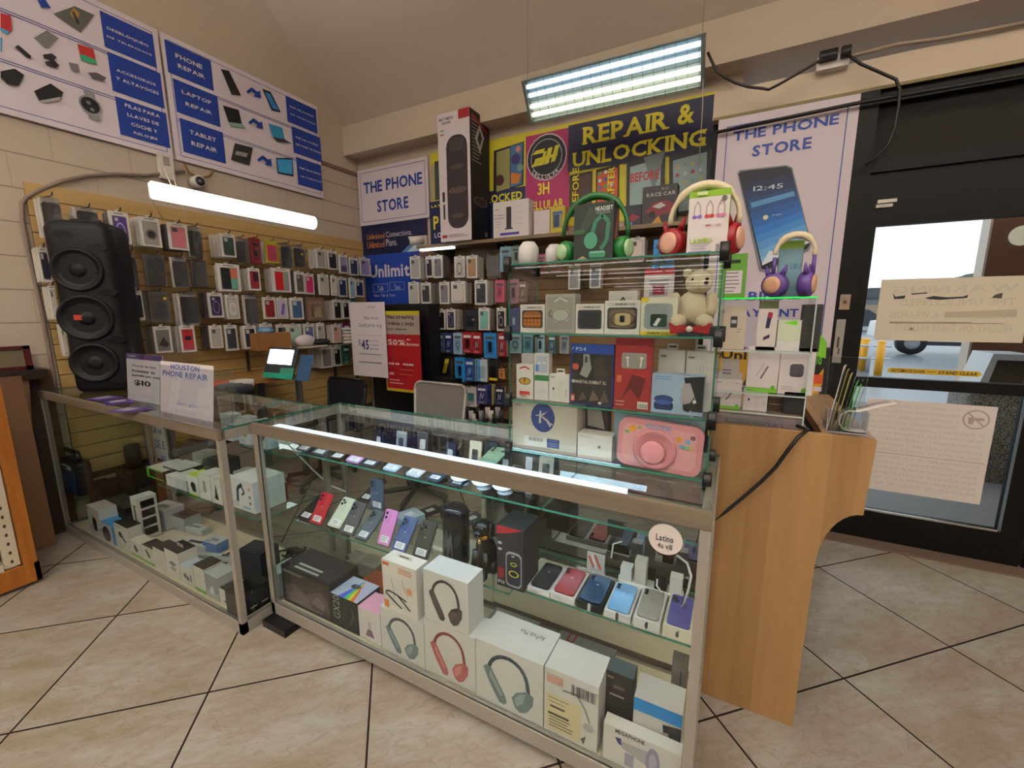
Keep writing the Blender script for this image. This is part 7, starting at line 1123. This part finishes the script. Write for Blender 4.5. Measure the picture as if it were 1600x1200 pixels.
# office chairs
def chair(label, X, Yc, zt, w, h, back, mesh, tilt=0):
    t = thing('office_chair', (X, Yc, 0), label, 'chair')
    F = Fr((X, Yc, zt-h), (1, tilt, 0), (0, .12, 1)); b = B(); pr = rrect(-w/2, 0, w/2, h, .06, 5); rg = []
    b.prism([(x*(1-.12*(1-y/h)), y) for x, y in pr], F, -.02, 0, back); br_ = b.obj('backrest', t)
    b = B()
    for (x, y), (x2, y2) in zip(pr, pr[1:]+pr[:1]): b.tube([F.p(x*(1-.12*(1-y/h)), y, 0), F.p(x2*(1-.12*(1-y2/h)), y2, 0)], .012, mesh, 6)
    b.obj('back_frame', br_)
    sy = Yc-.02; b = B(); b.prism(rrect(X-.23, sy-.47, X+.23, sy-.03, .07), Fr((0, 0, .45), (1, 0, 0), (0, 1, 0)), 0, .07, M('141416', .7)); b.obj('seat', t)
    b = B(); b.tube([(X, sy-.1, .46), (X, Yc+.07, .5), (X, Yc+.05, zt-h+.06)], .02, '1a1a1c', 8); b.obj('back_support', t)
    b = B(); b.cyl((X, sy-.25, .08), (X, sy-.25, .45), .03, '2a2a2e'); b.obj('gas_lift', t)
    for k in range(5):
        a = k*1.2566; e = (X+.28*math.cos(a), sy-.25+.28*math.sin(a)); b = B(); b.tube([(X, sy-.25, .1), (*e, .07)], .02, '17171a', 8); ba = b.obj('base_arm', t); b = B(); b.ell((*e, .03), (.03, .02, .03), '101012', 10, 6); b.obj('caster', ba)
def mesh_mat(): return cling_mat('grey_mesh', '9a9a9a', '8a8480', .62)
p = at(680, 600, Y=2.7); chair('grey mesh office chair behind the lit counter', p.x, 2.7, p.z, .52, .52, mesh_mat(), M('9a948e', .5))
p = at(534, 592, Y=2.6); chair('black office chair behind the counters, left of the grey one', p.x, 2.6, p.z, .48, .46, M('0b0b0c', .8), M('0d0d0e', .6))
# work bench at the left back
zb = .93; t = thing('work_bench', (-3.5, 2.6, 0), 'wooden work bench against the left slatboard behind counters', 'bench')
b = B(); b.box(-3.90, 1.55, zb-.03, -3.28, 2.4, zb, wood_mat('bench_top', '7a5a30', '94703e', 1)); b.obj('top', t)
for x, y in ((-3.33, 1.6), (-3.33, 2.35), (-3.87, 1.6), (-3.87, 2.35)): b = B(); b.box(x-.02, y-.02, 0, x+.02, y+.02, zb-.03, '5a5c60'); b.obj('leg', t)
zg = 1.12; b = B(); b.box(-3.90, 2.2, zg-.012, -3.5, 3.25, zg, GLASS); b.obj('glass_ledge', t)
for x, y in ((-3.89, 2.25), (-3.56, 2.25)): b = B(); b.box(x, y, zb, x+.02, y+.02, zg-.012, '3a3632'); b.obj('ledge_support', t)
for x in (-3.89, -3.56): b = B(); b.box(x, 3.18, 0, x+.02, 3.2, zg-.012, '3a3632'); b.obj('ledge_post', t)
p = at(425, 562, X=-3.68); b = B(); b.box(-3.8, p.y-.16, zg+.001, -3.62, p.y+.16, zg+.15, '8a5f34'); tag(b.obj('carton'), 'open brown cardboard box on the glass ledge of the bench', 'box')
b = B(); b.lathe([(.07, 0), (.075, .02), (.05, .05), (.045, .05), (.04, .02), (.001, .015)], Fr((-3.7, p.y-.02, zg+.151), (1, 0, 0), (0, 1, 0)), '5a7a98', 20); tag(b.obj('tape_roll'), 'blue and white tape roll on the brown cardboard box', 'tape')
for k, (dy, c_, l_) in enumerate(((.30, 'b4aeb0', 'crumpled white bag on the glass ledge'), (.48, '17171a', 'black pouch lying on the glass ledge'))):
    b = B(); b.ell((-3.62, p.y+dy, zg+.04+.02*(k == 0)), (.07, .10, .03+.03*(k == 0)), c_, 10, 7); tag(b.obj('bag' if k == 0 else 'pouch'), l_, 'bag')
b = B(); b.box(-3.6, p.y+.2, zg+.001, -3.5, p.y+.45, zg+.012, 'a8a094'); tag(b.obj('paper_stack'), 'paper pads on the edge of the glass ledge', 'paper')
t = thing('tablet', (-3.3, 2.3, zb), 'tablet with glowing white screen in a teal case on the bench', 'tablet')
q0 = at(413, 612, Y=2.0); F = Fr((at(413, 612, Y=2.0).x, 2.0, zb+.02), (1, .05, 0), (0, .35, 1)); wq = at(455, 612, Y=2.0).x-q0.x; b = B(); b.box(0, 0, -.01, wq, .24, 0, '2a2e34', F); b.obj('body', t)
b = B(); b.box(wq*.05, .11, .0005, wq*.86, .225, .002, M('eef2f8', .4, 0, 5), F); b.obj('screen', t, 'glowing white screen'); b = B(); b.box(0, 0, .0005, wq, .04, .002, '1f8a72', F); b.box(wq*.55, .04, .0005, wq, .085, .002, '3a7a66', F); b.box(wq, .0, -.03, wq+.14, .2, -.028, '2c4a6c', F); b.obj('case', t, 'teal and blue case')
for k, (px, py, c_, l_) in enumerate(((345, 598, 'a84a2a', 'red tool lying on the bench left end'), (360, 604, '3a4a5a', 'blue grey tool on the bench left end'), (378, 600, 'b4b0a8', 'pale tool tray on the bench'), (376, 612, '22222a', 'dark case on the bench'))):
    q = at(px, py, Z=zb+.02); b = B(); b.box(q.x-.05, q.y-.06, zb+.001, q.x+.05, q.y+.06, zb+.03+.01*k, c_, bev=.01); tag(b.obj('tool'), l_, 'tool', 'tools on the bench')
for k in range(5):
    b = B(); b.cyl((-3.62+.01*(k % 2), 3.10, zg+.017+.034*k), (-3.54+.01*(k % 2), 3.17+.02*(k % 2), zg+.017+.034*k+.001), .016, ('b4b0ac', 'a89a8c')[k % 2], n=10); tag(b.obj('paper_roll'), 'small pale roll in the pile at the glass ledge right end', 'roll', 'rolls on the glass ledge')
# loose chargers hung at the bottom of the back slatboard
n = 0
for k in range(14):
    px, py = 716+k*5.2, 644+(k % 3)*5; p = at(px, py, Y=3.5); b = B(); c_ = ('c0bab4', '1a1a1c', '8a8684', '2a2c34', 'b0aaa4')[k % 5]
    b.box(p.x-.025, 3.48, p.z-.06, p.x+.025, 3.505, p.z+.05, c_, bev=.008); b.tube([(p.x, 3.49, p.z+.05), (p.x, 3.52, p.z+.075), (p.x, 3.74, p.z+.08)], .003, '1c1a1a', 6)
    tag(b.obj('charger'), 'small charger hung in the lowest row of back slatboard', 'charger', 'small chargers in the lowest row')
